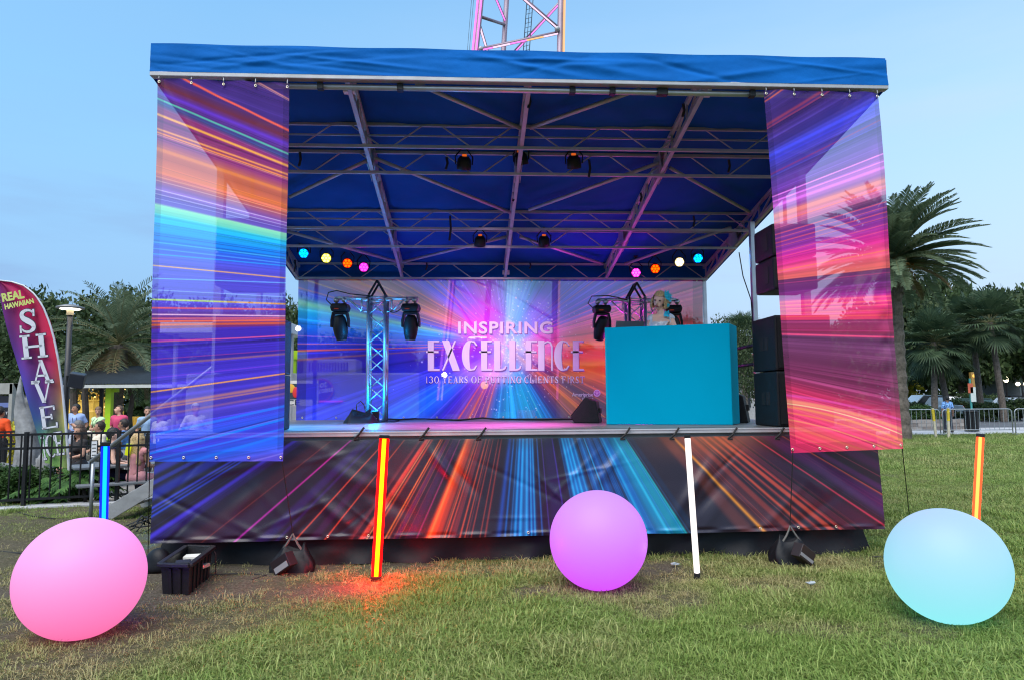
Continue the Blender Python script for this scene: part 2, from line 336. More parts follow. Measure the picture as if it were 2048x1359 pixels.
# roof skin (top) and fascia
def wr(u, v, k=1.0):
    """tarpaulin wrinkles: sagging creases fanning from the fixing points"""
    d = np.zeros_like(u); rg = np.random.default_rng(5)
    for i in range(46):
        cu = rg.choice([.0, .12, .26, .5, .63, .76, .9, 1.0])+rg.normal(0, .02); s = rg.normal(0, 1.0); w = rg.uniform(.05, .16); c = rg.uniform(0, .9)
        L = np.exp(-((u-cu)/.10)**2); dd = (v-c)-s*(u-cu)*5
        d += L*np.exp(-(dd/w)**2)*rg.uniform(-.022, .026)
    d += .006*np.sin(u*60+3*np.sin(u*13))*np.sin(v*3.1)
    return d*k
TLf = atY(303, 88, YF-.03); TRf = atY(1769, 118, YF-.03); BRf = atY(1776, 172, YF-.05); BLf = atY(300, 144, YF-.05)
grid_obj('fascia', (TLf, TRf, BRf, BLf), 420, 36, M_fascia, stage, lambda u, v: np.stack([0*u, -.012-wr(u, v)*np.sin(np.pi*v*.93)*.75, .004*np.sin(u*41)*(v < .02)], -1))
x0, x1 = BLf[0], BRf[0]; zt0 = TLf[2]
mb = MB()
for sx_, xx in ((-1, x0-.004), (1, x1+.004)):      # side cheeks of the roof
    mb.add([(xx, YF-.02, zt0), (xx, YF-.02, zr(YF)), (xx, YB+.05, zr(YB)), (xx, YB+.05, zr(YB)+TH)], [(0, 1, 2, 3)])
    mb.add([(xx+.012*sx_, YF-.02, zt0), (xx+.012*sx_, YF-.02, zr(YF)), (xx+.012*sx_, YB+.05, zr(YB)), (xx+.012*sx_, YB+.05, zr(YB)+TH)], [(3, 2, 1, 0)])
mb.add([(x0, YF-.02, zt0), (x1, YF-.02, zt0), (x1, YB+.06, zr(YB)+TH), (x0, YB+.06, zr(YB)+TH)], [(0, 1, 2, 3)])
mb.add([(x0, YB+.06, zr(YB)), (x1, YB+.06, zr(YB)), (x1, YB+.06, zr(YB)+TH), (x0, YB+.06, zr(YB)+TH)], [(0, 1, 2, 3)])
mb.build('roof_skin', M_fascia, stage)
def lin_disp(u, v):
    return np.stack([0*u, 0*u, -.03*np.sin(np.pi*((v*3) % 1))*np.sin(np.pi*((u*4) % 1))+.006*np.sin(u*90+9*np.sin(v*7))], -1)
LZ = TH-.03
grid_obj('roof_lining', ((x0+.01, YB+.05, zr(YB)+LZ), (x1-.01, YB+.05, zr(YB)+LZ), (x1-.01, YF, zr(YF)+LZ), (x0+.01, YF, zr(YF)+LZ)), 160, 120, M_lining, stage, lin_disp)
# front rail: two stacked aluminium extrusions with black joints
mb = MB(); mb.box((x0, YF-.06, zr(YF)-.035), (x1, YF+.02, zr(YF)+.008)); mb.build('front_rail', M_alud, stage, bevel=.006)
mb = MB(); mb.tube((x0+.9, YF+.03, zr(YF)-.075), (x1-.25, YF+.03, zr(YF)-.075), .028, seg=10); mb.build('banner_rail', M_alu, stage, True)
for px in (497, 640, 800, 1145, 1225, 1320, 1330, 1505): 
    p = atY(px, 165, YF); mb = MB(); mb.box((p[0]-.03, YF-.005, zr(YF)-.108), (p[0]+.03, YF+.062, zr(YF)-.042)); mb.build('rail_clamp', M_black, stage, bevel=.005)
# roof beams: trusses running front to back
for i in range(5):
    X = XR+HW*(-1+.5*i)*.985; mb = MB()
    mb.bar((X, YF+.02, zr(YF)+.02), (X, YB, zr(YB)+.02), .046, .045)
    mb.bar((X, YF+.02, zr(YF)+.235), (X, YB, zr(YB)+.235), .042, .04)
    n = 9
    for k in range(n):
        ya = YF+.1+(YB-YF-.2)*k/n; yb = YF+.1+(YB-YF-.2)*(k+1)/n
        mb.bar((X, ya, zr(ya)+.225), (X, yb, zr(yb)+.035), .022)
        mb.bar((X, yb, zr(yb)+.225), (X, yb, zr(yb)+.035), .022)
    o = mb.build('roof_beam', M_alud, stage)
    for yg in (1.35, 3.55):        # gusset plates at the folding joints
        for s in (-1, 1):
            mb = MB(); mb.prism([(X+s*.034, yg-.22, zr(yg-.22)+.0), (X+s*.034, yg+.22, zr(yg+.22)+.0), (X+s*.034, yg+.14, zr(yg)+.27), (X+s*.034, yg-.14, zr(yg)+.27)], (s*.006, 0, 0)); mb.build('gusset_plate', mat('galvanised_plate', (.42, .42, .42), .5, .7), o)
# where the cross trusses sit: found from the height at which each lower chord crosses the middle beam
def y_of(py, px=1045):
    d = rayd(px, py); # intersect with plane z = zr(Y)
    t = (zr(CAM[1])-CAM[2])/(d[2]+SLOPE*d[1]); return (CAM+d*t)[1]
TRY = [y_of(295), y_of(347), y_of(457), y_of(493), YB-.12]
for j, Y in enumerate(TRY):
    mb = MB(); a, b = XR-HW+.03, XR+HW-.03; zl = zr(Y)-.01; zu = zr(Y)+.245
    mb.bar((a, Y, zl), (b, Y, zl), .030, .034); mb.bar((a, Y, zu), (b, Y, zu), .032, .034)
    if j in (0, 2): mb.bar((a, Y+.05, (zl+zu)/2+.02), (b, Y+.05, (zl+zu)/2+.02), .018, .018)
    mb.build('cross_truss', M_alud, stage)
    n = 14; w = (b-a)/n; mb = MB()
    for k in range(n):
        xa = a+w*k; s = 1 if k % 2 else -1
        mb.tube((xa+w*(.22 if s > 0 else .78), Y, zu-.01), (xa+w*(.85 if s > 0 else .15), Y, zl+.01), .009, seg=6)
    mb.build('truss_lattice', M_alud, stage)
# flat wind braces under the lining
def brace(p, q, r=.024):
    MB().tube(p, q, r, seg=8).build('wind_brace', M_alud, stage, True)
def on_roof(px, py, dz=.12):
    d = rayd(px, py); t = (zr(CAM[1])+dz-CAM[2])/(d[2]+SLOPE*d[1]); return CAM+d*t
for a, b in (((832, 167), (1043, 258)), ((1281, 178), (1060, 256)), ((748, 316), (1022, 426)), ((733, 322), (580, 394)), ((1318, 326), (1058, 420)), ((1340, 336), (1500, 425)), ((1012, 474), (806, 524)), ((1040, 474), (1205, 528)), ((1462, 455), (1250, 528)), ((575, 463), (792, 523))):
    brace(on_roof(*a), on_roof(*b))
# grey junction boxes at the front ends of the beams, hanging black straps
for px, py in ((699, 180), (1410, 186), (1012, 545)):
    p = on_roof(px, py, .05); MB().cbox(p, (.12, .08, .07)).build('junction_box', mat('grey_box', (.6, .6, .6), .5), stage, bevel=.008)
for px, py, L in ((600, 305, .17), (893, 315, .15), (900, 432, .36), (1178, 320, .22), (1387, 432, .16), (853, 526, .12), (1060, 526, .1), (1058, 192, .13), (1366, 208, .14), (1281, 386, .12), (1027, 385, .12), (1457, 320, .16), (590, 520, .2)):
    p = on_roof(px, py, .1); mb = MB(); mb.path([p, p+V(.012, 0, -L*.5), p+V(-.008, 0, -L)], .016, 5); mb.build('cable_strap', M_rub, stage)
# deck, edge, legs, posts
mb = MB(); mb.box((-3.62, 0, ZD-.09), (3.62, YB+.1, ZD)); deck = mb.build('deck', M_deck, stage)
mb = MB(); mb.box((-3.64, -.045, ZD-.040), (3.64, -.002, ZD-.010)); mb.box((-3.64, -.05, ZD-.010), (3.64, .02, ZD+.004)); mb.build('deck_edge', M_alud, stage, bevel=.004)
mb = MB(); mb.box((-3.62, .3, ZD+.0015), (3.62, .31, ZD+.003)); mb.box((-3.62, 2.4, ZD+.0015), (3.62, 2.41, ZD+.003)); mb.build('deck_seam', M_black, deck)
YP = atX(1510, 640, 3.50)[1]
for s in (-1, 1):
    MB().box((s*3.50-.035, YP-.035, ZD), (s*3.50+.035, YP+.035, zr(YP)+.02)).build('roof_post', M_alu, stage, bevel=.008)
    xp = 3.58 if s > 0 else -3.25
    MB().box((xp-.03, YB-.05, ZD), (xp+.03, YB+.01, zr(YB))).build('roof_post', M_alu, stage, bevel=.006)
    MB().box((s*3.50-.045, 1.09, ZD), (s*3.50+.045, 1.18, zr(1.13)+.02)).build('roof_post', M_alud, stage, bevel=.008)
    for Y in (.6, 2.8, 5.0): MB().box((s*3.2-.05, Y-.05, -.05), (s*3.2+.05, Y+.05, ZD-.1)).build('stage_leg', M_alud, stage)
mb = MB()
for z in (ZD+1.07, ZD+.80): mb.tube((3.50, YP+.04, z), (3.56, YB-.1, z), .024, seg=10)
mb.tube((3.52, (YP+YB)/2, ZD), (3.52, (YP+YB)/2, ZD+1.07), .022)
mb.build('guard_rail', mat('dark_grey_steel', (.05, .055, .06), .45, .6), stage, True)
mb = MB(); mb.box((-3.3, .45, .32), (3.3, YB-.3, .62)); mb.build('trailer_chassis', M_black, stage)
for s in (-1, 1):
    for y in (2.0, 2.9):
        w = MB(); w.lathe([(.0, -.1), (.2, -.1), (.33, -.08), (.34, 0), (.33, .08), (.2, .1), (0, .1)]); o = w.build('wheel', M_rub, stage, True); o.rotation_euler = (0, R(90), 0); o.location = (s*2.6, y, .34)
# bungee ties along the deck edge
for px in (718, 848, 962, 1250, 1348, 1464, 1558):
    p = atY(px, 866, -.06); mb = MB(); mb.path([p+V(-.045, 0, -.05), p+V(.0, -.015, -.01), p+V(.05, -.01, .06)], .011, 6); mb.tube(p+V(-.05, 0, -.06), p+V(.0, -.012, -.05), .008)
    mb.build('bungee_tie', M_rub, stage)
# a drooping cable at the right of the stage
p0 = atY(1478, 505, YP); p1 = atY(1502, 600, YP); p2 = atY(1509, 700, YP)
tag(MB().path([p0, (p0+p1)/2+V(-.03, 0, 0), p1, p2], .008, 5).build('cable', M_rub), 'thin black cable hanging from the roof beside the right roof post', 'cable')
# ------------------------------------------------------------------ printed mesh banners
M_mesh = vmat('printed_mesh_vinyl', .6, transl=.22, transp=.26, spec=.12, scale=1.65, bump=260, bd=.002)
M_back = vmat('printed_backdrop_mesh', .6, transl=.14, transp=.15, spec=.12, scale=1.7, bump=240, bd=.002)
M_skirt = vmat('printed_skirt_vinyl', .34, spec=.50, bump=170, bd=.002, scale=.72)
def lines_over(C, v, t, lines):
    """lines: (yl,yr,width,(r,g,b),alpha[,t0,t1]); v is the pixel row, t runs 0..1 across"""
    for L in lines:
        yl, yr, w, c, a = L[:5]
        d = np.abs(v-(yl+(yr-yl)*t+(L[7] if len(L) > 7 else 0)*4*t*(1-t)))/(w*.5); k = a*np.clip(1.25-d, 0, 1) if w < 6 else a*np.exp(-(d*1.1)**3)
        if len(L) > 5 and L[5] is not None: k = k*smooth(L[5]-.15, L[5]+.15, t)*(1-smooth(L[6]-.15, L[6]+.15, t))
        C += k[..., None]*(np.array(c)/255-C)
    return C
def flow_colors(t, py, stops):
    yl = np.array([s[0] for s in stops], float); yr = np.array([s[1] for s in stops], float); cs = np.array([s[2] for s in stops], float)/255
    C = np.zeros(py.shape+(3,)); idx = np.zeros_like(py)
    for j in range(py.shape[1]):
        tj = t[0, j]; ys = yl+(yr-yl)*tj
        for c in range(3): C[:, j, c] = np.interp(py[:, j], ys, cs[:, c])
        idx[:, j] = np.interp(py[:, j], ys, yl)
    return C, idx
def streaks(C, idx, t, seed, n=420, amp=.085):
    """fine long-exposure light streaks following the flow"""
    rg = np.random.default_rng(seed); lo_, hi_ = idx.min(), idx.max(); x = np.linspace(lo_, hi_, 3000); prof = np.zeros_like(x)
    for _ in range(n):
        c = rg.uniform(lo_, hi_); w = rg.choice([.5, .8, 1.3, 2.5, 5], p=[.3, .3, .2, .12, .08]); prof += np.exp(-((x-c)/w)**2)*rg.normal(0, 1)*amp
    p = np.interp(idx, x, prof)*(.75+.25*np.sin(t*4+idx*.05))
    return C*(1+np.clip(p, -.5, .9)[..., None])+np.clip(p, 0, 1)[..., None]*.10
def art_left(u, v, px, py):
    t = u
    st = [(60, 150, (62, 34, 84)), (120, 205, (64, 36, 108)), (150, 250, (66, 40, 118)), (168, 276, (110, 40, 60)), (182, 290, (92, 44, 160)), (194, 305, (84, 40, 120)), (203, 318, (60, 70, 130)), (215, 328, (140, 44, 100)),
          (240, 338, (130, 40, 105)), (262, 356, (150, 60, 90)), (275, 366, (150, 54, 120)), (296, 385, (205, 105, 70)), (312, 398, (200, 96, 66)), (335, 415, (222, 112, 62)), (350, 428, (196, 92, 84)), (368, 444, (130, 78, 150)), (395, 462, (104, 82, 180)), (404, 466, (110, 90, 185)),
          (409, 468, (150, 225, 180)), (424, 480, (110, 215, 190)), (432, 484, (40, 190, 225)), (455, 498, (26, 165, 236)), (478, 513, (20, 120, 220)), (494, 528, (50, 90, 215)), (520, 545, (84, 80, 205)), (580, 594, (86, 74, 200)), (612, 614, (84, 62, 190)), (634, 634, (110, 50, 140)), (652, 644, (90, 44, 150)),
          (668, 655, (64, 40, 170)), (740, 715, (62, 44, 180)), (800, 762, (66, 52, 178)), (835, 790, (74, 58, 168)), (860, 812, (62, 56, 190)), (890, 830, (46, 84, 214)), (910, 850, (60, 60, 200)), (930, 880, (40, 96, 225)), (960, 910, (92, 82, 215)), (1000, 950, (70, 70, 200))]
    C, idx = flow_colors(t, py, st); C = streaks(C, idx, t, 3)
    Ls = [(134, 262, 6, (255, 96, 72), .95), (55, 200, 4, (235, 150, 130), .8), (59, 203, 2, (240, 170, 150), .6), (184, 290, 7, (104, 52, 190), .7), (197, 309, 5, (92, 190, 160), .95), (228, 333, 6, (255, 176, 72), .95), (257, 350, 5, (250, 160, 80), .9), (264, 357, 4, (255, 150, 70), .9), (268, 360, 2, (255, 190, 120), .6),
          (297, 385, 8, (235, 130, 60), .8), (342, 412, 9, (235, 120, 50), .6), (352, 425, 3, (255, 170, 120), .5), (360, 432, 2, (250, 200, 180), .5), (378, 446, 2, (235, 215, 240), .7), (387, 452, 2, (220, 210, 240), .6), (396, 458, 1.6, (200, 200, 250), .5),
          (446, 492, 3, (20, 110, 205), .6), (466, 505, 3, (18, 96, 200), .6), (470, 508, 2, (30, 60, 160), .6), (484, 517, 3, (90, 210, 250), .6), (497, 527, 2.5, (90, 190, 250), .6), (508, 532, 2.5, (40, 190, 250), .7), (531, 556, 3, (250, 180, 90), .9), (557, 566, 2.2, (120, 205, 255), .8), (580, 594, 2, (150, 190, 255), .7),
          (599, 608, 4, (190, 225, 80), .95), (599, 608, 3, (250, 120, 60), .8, .55, 1.6), (616, 619, 4, (255, 90, 90), .9), (629, 632, 3, (255, 200, 220), .9), (637, 636, 3, (250, 110, 120), .9), (643, 640, 5, (255, 110, 70), .95), (650, 646, 6, (225, 90, 50), .9), (656, 650, 4, (140, 40, 70), .7),
          (681, 670, 3, (220, 60, 170), .85, None, None, 2), (684, 671, 2, (250, 120, 110), .6), (718, 699, 2, (190, 60, 120), .6), (729, 707, 5, (190, 120, 90), .6), (755, 727, 2.4, (120, 60, 210), .8), (783, 746, 3.4, (255, 170, 70), .95), (812, 768, 7, (225, 140, 90), .6), (818, 774, 4, (240, 150, 90), .6), (832, 786, 5, (160, 100, 130), .6),
          (870, 811, 6, (40, 120, 240), .9), (899, 832, 3, (30, 30, 110), .6), (903, 834, 2.5, (130, 130, 240), .6), (906, 837, 5, (24, 130, 250), .95), (920, 856, 4, (40, 140, 250), .6), (945, 868, 7, (30, 120, 245), .8), (975, 905, 4, (150, 140, 250), .6)]
    C = lines_over(C, py, t, Ls)
    hem = ((u < .045) | (u > .955) | (v > .975))*.12; C = C*(1-hem[..., None])
    return C
def art_right(u, v, px, py):
    t = u
    st = [(150, 20, (62, 40, 96)), (215, 85, (66, 44, 118)), (255, 125, (70, 40, 110)), (300, 180, (58, 46, 130)), (312, 203, (74, 74, 214)), (322, 214, (64, 60, 180)), (345, 240, (74, 56, 150)), (365, 268, (92, 60, 150)), (388, 300, (120, 60, 165)), (414, 335, (196, 90, 190)), (424, 348, (150, 66, 150)), (432, 362, (230, 110, 110)),
          (446, 374, (196, 90, 120)), (470, 405, (120, 54, 140)), (500, 440, (136, 44, 140)), (515, 462, (190, 40, 140)), (528, 480, (235, 50, 140)), (545, 505, (236, 84, 116)), (556, 530, (232, 100, 96)), (560, 535, (226, 96, 96)), (562, 537, (104, 46, 92)), (585, 560, (120, 46, 118)), (600, 585, (170, 40, 140)),
          (607, 592, (232, 56, 130)), (622, 610, (214, 46, 110)), (640, 637, (232, 60, 100)), (641, 639, (140, 46, 92)), (662, 665, (150, 46, 84)), (672, 680, (104, 52, 92)), (700, 720, (112, 52, 90)), (750, 800, (130, 46, 84)), (775, 835, (190, 44, 84)), (790, 850, (226, 60, 110)), (805, 875, (240, 96, 110)), (825, 905, (240, 60, 110)), (845, 935, (236, 84, 92)), (870, 960, (232, 50, 92)), (905, 990, (224, 44, 96))]
    C, idx = flow_colors(t, py, st); C = streaks(C, idx, t, 9, 460)
    Ls = [(203, 70, 4, (250, 110, 80), .8), (196, 60, 2.5, (240, 120, 100), .6), (250, 118, 7, (170, 60, 84), .7), (257, 128, 4, (190, 64, 80), .6), (312, 203, 8, (76, 78, 232), .95), (322, 213, 5, (70, 66, 210), .8), (349, 240, 3, (150, 50, 110), .8), (354, 250, 3, (92, 86, 210), .6), (338, 228, 3, (90, 80, 200), .5),
          (394, 308, 3.2, (255, 130, 235), .95), (404, 323, 3.2, (250, 120, 235), .95), (413, 335, 7, (238, 110, 230), .9), (433, 361, 10, (250, 130, 120), .7), (447, 375, 3, (255, 110, 100), .8), (458, 388, 2, (240, 120, 160), .6), (470, 404, 2.4, (255, 90, 100), .8), (478, 414, 2, (250, 100, 120), .7), (487, 424, 2.2, (255, 90, 90), .8), (495, 434, 2, (240, 90, 120), .7), (508, 448, 2, (255, 90, 120), .7), (517, 460, 2.2, (255, 80, 130), .7), (531, 480, 5, (255, 60, 160), .6), (543, 500, 3, (255, 130, 90), .7),
          (568, 545, 2, (200, 60, 120), .7), (605, 592, 4, (255, 90, 130), .9), (612, 601, 3, (255, 110, 110), .8), (619, 609, 3, (255, 100, 120), .8), (627, 620, 3, (255, 84, 110), .8), (634, 630, 3, (255, 90, 90), .8), (668, 674, 4.5, (255, 80, 130), .95), (660, 662, 2, (200, 50, 120), .6),
          (789, 838, 6, (236, 80, 170), .7, None, None, -6), (801, 858, 9, (250, 150, 110), .8, None, None, -8), (806, 868, 3, (255, 214, 150), .9, None, None, -9), (812, 880, 6, (255, 150, 90), .7, None, None, -9), (824, 893, 4, (250, 130, 80), .7, None, None, -9), (838, 912, 4, (255, 170, 100), .6, None, None, -9), (850, 925, 5, (240, 120, 80), .5), (866, 945, 4, (255, 120, 100), .5)]
    C = lines_over(C, py, t, Ls)
    hem = ((u < .05) | (u > .96) | (v > .975))*.12; C = C*(1-hem[..., None])
    return C
def profile_color(q, base, bands):
    C = np.empty(q.shape+(3,)); C[:] = np.array(base)/255
    for b in bands:
        c, w, col, a = b[:4]
        d = np.abs(q-c)/w; k = a*np.exp(-d**(4 if w > .012 else 2)); C += k[..., None]*(np.array(col)/255-C)
    return C
def art_skirt(u, v, px, py):
    q = (px-1055)/np.maximum(py-571, 10); rg = np.random.default_rng(21)
    bands = [(-2.3, .12, (52, 60, 170), .8), (-2.02, .05, (56, 62, 200), .8), (-1.9, .025, (56, 66, 190), .8), (-1.79, .05, (48, 60, 190), .8), (-1.69, .012, (70, 90, 240), .9), (-1.66, .008, (64, 90, 230), .8), (-1.63, .01, (52, 84, 235), .9), (-1.5, .022, (78, 62, 226), .98), (-1.46, .03, (48, 34, 120), .7),
             (-1.30, .06, (92, 44, 50), .5), (-1.27, .004, (170, 80, 70), .6), (-1.2, .05, (60, 34, 60), .6), (-1.145, .0065, (206, 54, 190), .95), (-1.04, .03, (58, 36, 120), .7), (-.985, .01, (66, 40, 140), .6), (-.915, .0045, (214, 92, 66), .9), (-.80, .004, (220, 90, 60), .85), (-.85, .02, (80, 36, 110), .4), (-.70, .01, (130, 50, 60), .6), (-.655, .014, (232, 70, 60), .95), (-.636, .004, (255, 150, 90), .9), (-.62, .006, (226, 80, 50), .8), (-.565, .004, (250, 130, 60), .95), (-.552, .004, (240, 110, 60), .7), (-.52, .012, (120, 40, 110), .6), (-.47, .02, (70, 30, 90), .6), (-.44, .004, (190, 60, 140), .6),
             (-.385, .024, (224, 84, 40), .95), (-.392, .007, (255, 140, 70), .9), (-.355, .012, (204, 70, 46), .7), (-.33, .004, (230, 100, 60), .8), (-.315, .004, (210, 84, 60), .8), (-.30, .012, (140, 50, 60), .7), (-.27, .004, (220, 90, 60), .8), (-.25, .003, (220, 90, 60), .7), (-.225, .003, (190, 70, 60), .7), (-.19, .003, (180, 70, 60), .7), (-.17, .004, (200, 70, 60), .6),
             (-.115, .012, (36, 84, 190), .8), (-.09, .005, (30, 120, 220), .8), (-.02, .055, (16, 92, 170), .8), (-.03, .008, (40, 180, 250), .95), (-.05, .006, (30, 160, 240), .9), (-.005, .007, (50, 190, 255), .9), (.015, .005, (40, 180, 250), .9), (.03, .006, (40, 170, 240), .9), (.06, .004, (40, 120, 220), .7), (.09, .003, (90, 70, 190), .6), (.13, .03, (44, 30, 90), .6), (.16, .004, (80, 60, 190), .7),
             (.255, .045, (16, 110, 190), .9), (.225, .007, (40, 180, 245), .9), (.245, .006, (30, 170, 240), .9), (.265, .006, (40, 190, 250), .9), (.29, .006, (30, 160, 235), .8), (.34, .02, (24, 110, 200), .7), (.37, .005, (40, 170, 240), .8), (.395, .02, (20, 90, 180), .8), (.44, .02, (16, 60, 140), .8), (.50, .035, (12, 110, 190), .95), (.49, .008, (30, 170, 230), .8), (.56, .035, (8, 140, 190), .95), (.57, .008, (40, 200, 230), .9), (.61, .03, (8, 150, 180), .95), (.64, .006, (20, 190, 200), .8), (.68, .015, (20, 50, 90), .5),
             (.965, .012, (255, 160, 50), .95), (.90, .04, (150, 70, 60), .5), (1.02, .05, (120, 50, 60), .5), (1.08, .02, (170, 64, 60), .7), (1.15, .011, (226, 84, 62), .9), (1.20, .01, (200, 70, 66), .8), (1.25, .016, (226, 84, 66), .9), (1.29, .01, (220, 70, 70), .9), (1.33, .02, (120, 40, 70), .6), (1.42, .05, (86, 34, 80), .5), (1.49, .008, (236, 64, 96), .95), (1.62, .08, (92, 36, 110), .8), (1.70, .006, (226, 96, 70), .9), (1.75, .03, (96, 36, 110), .7), (1.85, .006, (190, 70, 90), .6), (1.95, .06, (84, 34, 90), .7), (2.1, .01, (180, 70, 80), .5), (2.3, .06, (90, 36, 90), .6)]
    for lo_, hi_, n, cols in ((-1.9, -1.45, 8, [(60, 70, 220), (40, 40, 130)]), (-.7, -.2, 11, [(220, 90, 60), (150, 60, 70), (240, 140, 80)]), (-.12, .07, 18, [(40, 150, 240), (16, 40, 120)]), (.2, .66, 40, [(40, 170, 240), (10, 70, 150), (20, 130, 200)]), (1.0, 1.4, 12, [(230, 90, 70), (140, 50, 70)]), (1.4, 2.3, 8, [(170, 60, 110), (120, 44, 110)])):
        for _ in range(n): bands.append((rg.uniform(lo_, hi_), rg.uniform(.0015, .004), cols[rg.integers(len(cols))], rg.uniform(.2, .55)))
    C = profile_color(q, (37, 27, 46), bands)
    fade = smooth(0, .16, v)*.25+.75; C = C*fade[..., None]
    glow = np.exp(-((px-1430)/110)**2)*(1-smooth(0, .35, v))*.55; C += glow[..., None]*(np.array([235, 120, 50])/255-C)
    return C
BVP = (1012, 690)
def art_back(u, v, px, py):
    dx = px-BVP[0]; dy = (py-BVP[1]); r = np.hypot(dx, dy); th = np.degrees(np.arctan2(-dy, dx)); th = np.where(th < -90, th+360, th)   # -90..270
    st = [(-90, (24, 150, 190)), (-80, (14, 130, 190)), (-72, (10, 150, 180)), (-62, (12, 140, 190)), (-54, (60, 60, 120)), (-47, (120, 64, 70)), (-40, (190, 96, 56)), (-33, (70, 40, 90)), (-24, (170, 70, 60)), (-17, (232, 120, 40)), (-11, (205, 60, 56)), (-4, (214, 66, 60)), (1, (240, 130, 50)), (5, (222, 84, 72)), (12, (206, 84, 110)), (18, (200, 80, 150)), (22, (104, 72, 190)), (30, (84, 80, 204)), (45, (96, 90, 206)), (56, (84, 90, 196)), (64, (60, 150, 190)), (72, (90, 165, 205)), (80, (130, 215, 225)), (88, (120, 205, 215)), (93, (108, 130, 190)), (104, (130, 96, 190)), (115, (150, 80, 190)), (128, (96, 66, 204)), (138, (110, 80, 196)), (143, (96, 72, 196)), (148, (150, 96, 160)), (152, (205, 128, 112)), (159, (196, 118, 116)), (163, (120, 84, 176)), (166, (70, 90, 210)), (168.5, (110, 200, 190)), (171, (30, 170, 220)), (175, (20, 110, 220)), (178, (40, 60, 190)), (182, (52, 44, 190)), (184.5, (70, 40, 170)), (192, (46, 36, 170)), (205, (34, 56, 200)), (213, (24, 110, 226)), (222, (34, 90, 215)), (228, (60, 50, 190)), (235, (90, 54, 150)), (243, (150, 80, 110)), (248, (110, 60, 130)), (254, (130, 90, 130)), (260, (40, 110, 180)), (270, (24, 150, 190))]
    a = np.array([s[0] for s in st]); cs = np.array([s[1] for s in st], float)/255
    C = np.stack([np.interp(th, a, cs[:, c]) for c in range(3)], -1)
    rg = np.random.default_rng(33); x = np.linspace(-90, 270, 7200); prof = np.zeros_like(x)
    for _ in range(330):
        c = rg.uniform(-90, 270); w = rg.choice([.12, .22, .45, 1.0, 2.0], p=[.25, .3, .25, .12, .08]); prof += np.exp(-((x-c)/w)**2)*rg.normal(.1, 1)*.12
    p = np.interp(th, x, prof)*smooth(20, 90, r)
    C = C*(1+np.clip(p, -.55, 1.1)[..., None])+np.clip(p, 0, 1)[..., None]*.12
    rays = [(181.5, .28, (250, 96, 90), 1.0), (179.6, .16, (250, 120, 160), .8), (177.4, .14, (220, 120, 220), .7), (184, .35, (235, 120, 60), .5), (157, .5, (255, 150, 90), .8), (154.5, .35, (255, 170, 120), .8), (149, .4, (255, 160, 110), .7), (162, .3, (255, 180, 130), .7), (164.6, .25, (240, 120, 120), .6), (141, .35, (240, 160, 140), .6), (137, .5, (230, 120, 130), .6), (131, .35, (210, 130, 180), .6), (168.4, .9, (140, 215, 170), .8),
            (26, .25, (250, 110, 180), .8), (22.5, .4, (250, 100, 170), .8), (19.5, .6, (250, 110, 150), .8), (16.5, .35, (255, 130, 150), .7), (14, .3, (255, 120, 140), .7), (30, .2, (220, 110, 220), .7), (36, .25, (240, 120, 170), .5), (41, .2, (230, 130, 150), .5), (237, .5, (240, 90, 70), .9), (243, .6, (235, 110, 60), .8), (246, .3, (255, 150, 120), .8), (250, .3, (255, 140, 90), .7), (254, .6, (240, 130, 70), .7), (-41, .8, (235, 130, 50), .8), (-36, .3, (255, 170, 90), .7), (-47, .3, (240, 140, 90), .7), (-26, .4, (250, 150, 70), .6), (-30, .3, (230, 110, 80), .6), (-64, .6, (60, 200, 200), .8), (-70, .5, (30, 190, 220), .8), (-76, .5, (20, 170, 230), .8), (-84, .6, (60, 200, 230), .7), (-58, .4, (40, 160, 220), .8), (264, .5, (60, 190, 220), .8), (213, .6, (60, 150, 250), .7), (218, .4, (60, 170, 250), .6), (208, .3, (70, 130, 245), .6), (200, .3, (80, 100, 235), .5), (224, .3, (120, 110, 240), .6), (85, 1.2, (150, 225, 225), .7), (75, .8, (110, 200, 220), .6), (66, .8, (70, 170, 190), .7)]
    for c, w, col, al in rays:
        k = al*np.exp(-((th-c)/w)**2)*smooth(10, 60, r); C += k[..., None]*(np.array(col)/255-C)
    def blob(cx, cy, sx_, sy_, col, al):
        nonlocal C
        k = al*np.exp(-((px-cx)/sx_)**2-((py-cy)/sy_)**2); k = k*(.7+.6*vnoise(px, py, .06, 4)); C = C+np.clip(k, 0, 1)[..., None]*(np.array(col)/255-C)
    blob(952, 645, 46, 58, (236, 30, 200), .75); blob(950, 715, 70, 55, (196, 40, 210), .6); blob(1090, 690, 45, 60, (200, 60, 220), .55); blob(1085, 615, 45, 40, (180, 110, 230), .35)  # pink glow near the burst painted in, in place of a pink spot
    blob(1015, 700, 36, 40, (235, 228, 248), .75); blob(1040, 660, 22, 70, (120, 215, 240), .6); blob(985, 745, 55, 22, (250, 200, 235), .6); blob(1195, 726, 45, 9, (250, 170, 40), .8); blob(1160, 752, 60, 10, (235, 140, 50), .6); blob(1035, 800, 25, 45, (30, 190, 200), .45)
    for _ in range(620):                                               # printed star dust round the burst
        an = rg.uniform(0, 2*math.pi); rr = abs(rg.normal(0, 1))*95+8; cx = BVP[0]+10+rr*math.cos(an)*.95; cy = BVP[1]+rr*math.sin(an)*.95; s = rg.choice([.6, .8, 1.1, 1.7], p=[.4, .35, .2, .05])
        j = np.argmin(np.abs(px[0]-cx)); i = np.argmin(np.abs(py[:, 0]-cy)); j0, j1, i0, i1 = max(j-8, 0), j+9, max(i-8, 0), i+9
        k = np.exp(-((px[i0:i1, j0:j1]-cx)**2+(py[i0:i1, j0:j1]-cy)**2)/(s*s))*rg.uniform(.4, 1); C[i0:i1, j0:j1] += k[..., None]*(1-C[i0:i1, j0:j1])
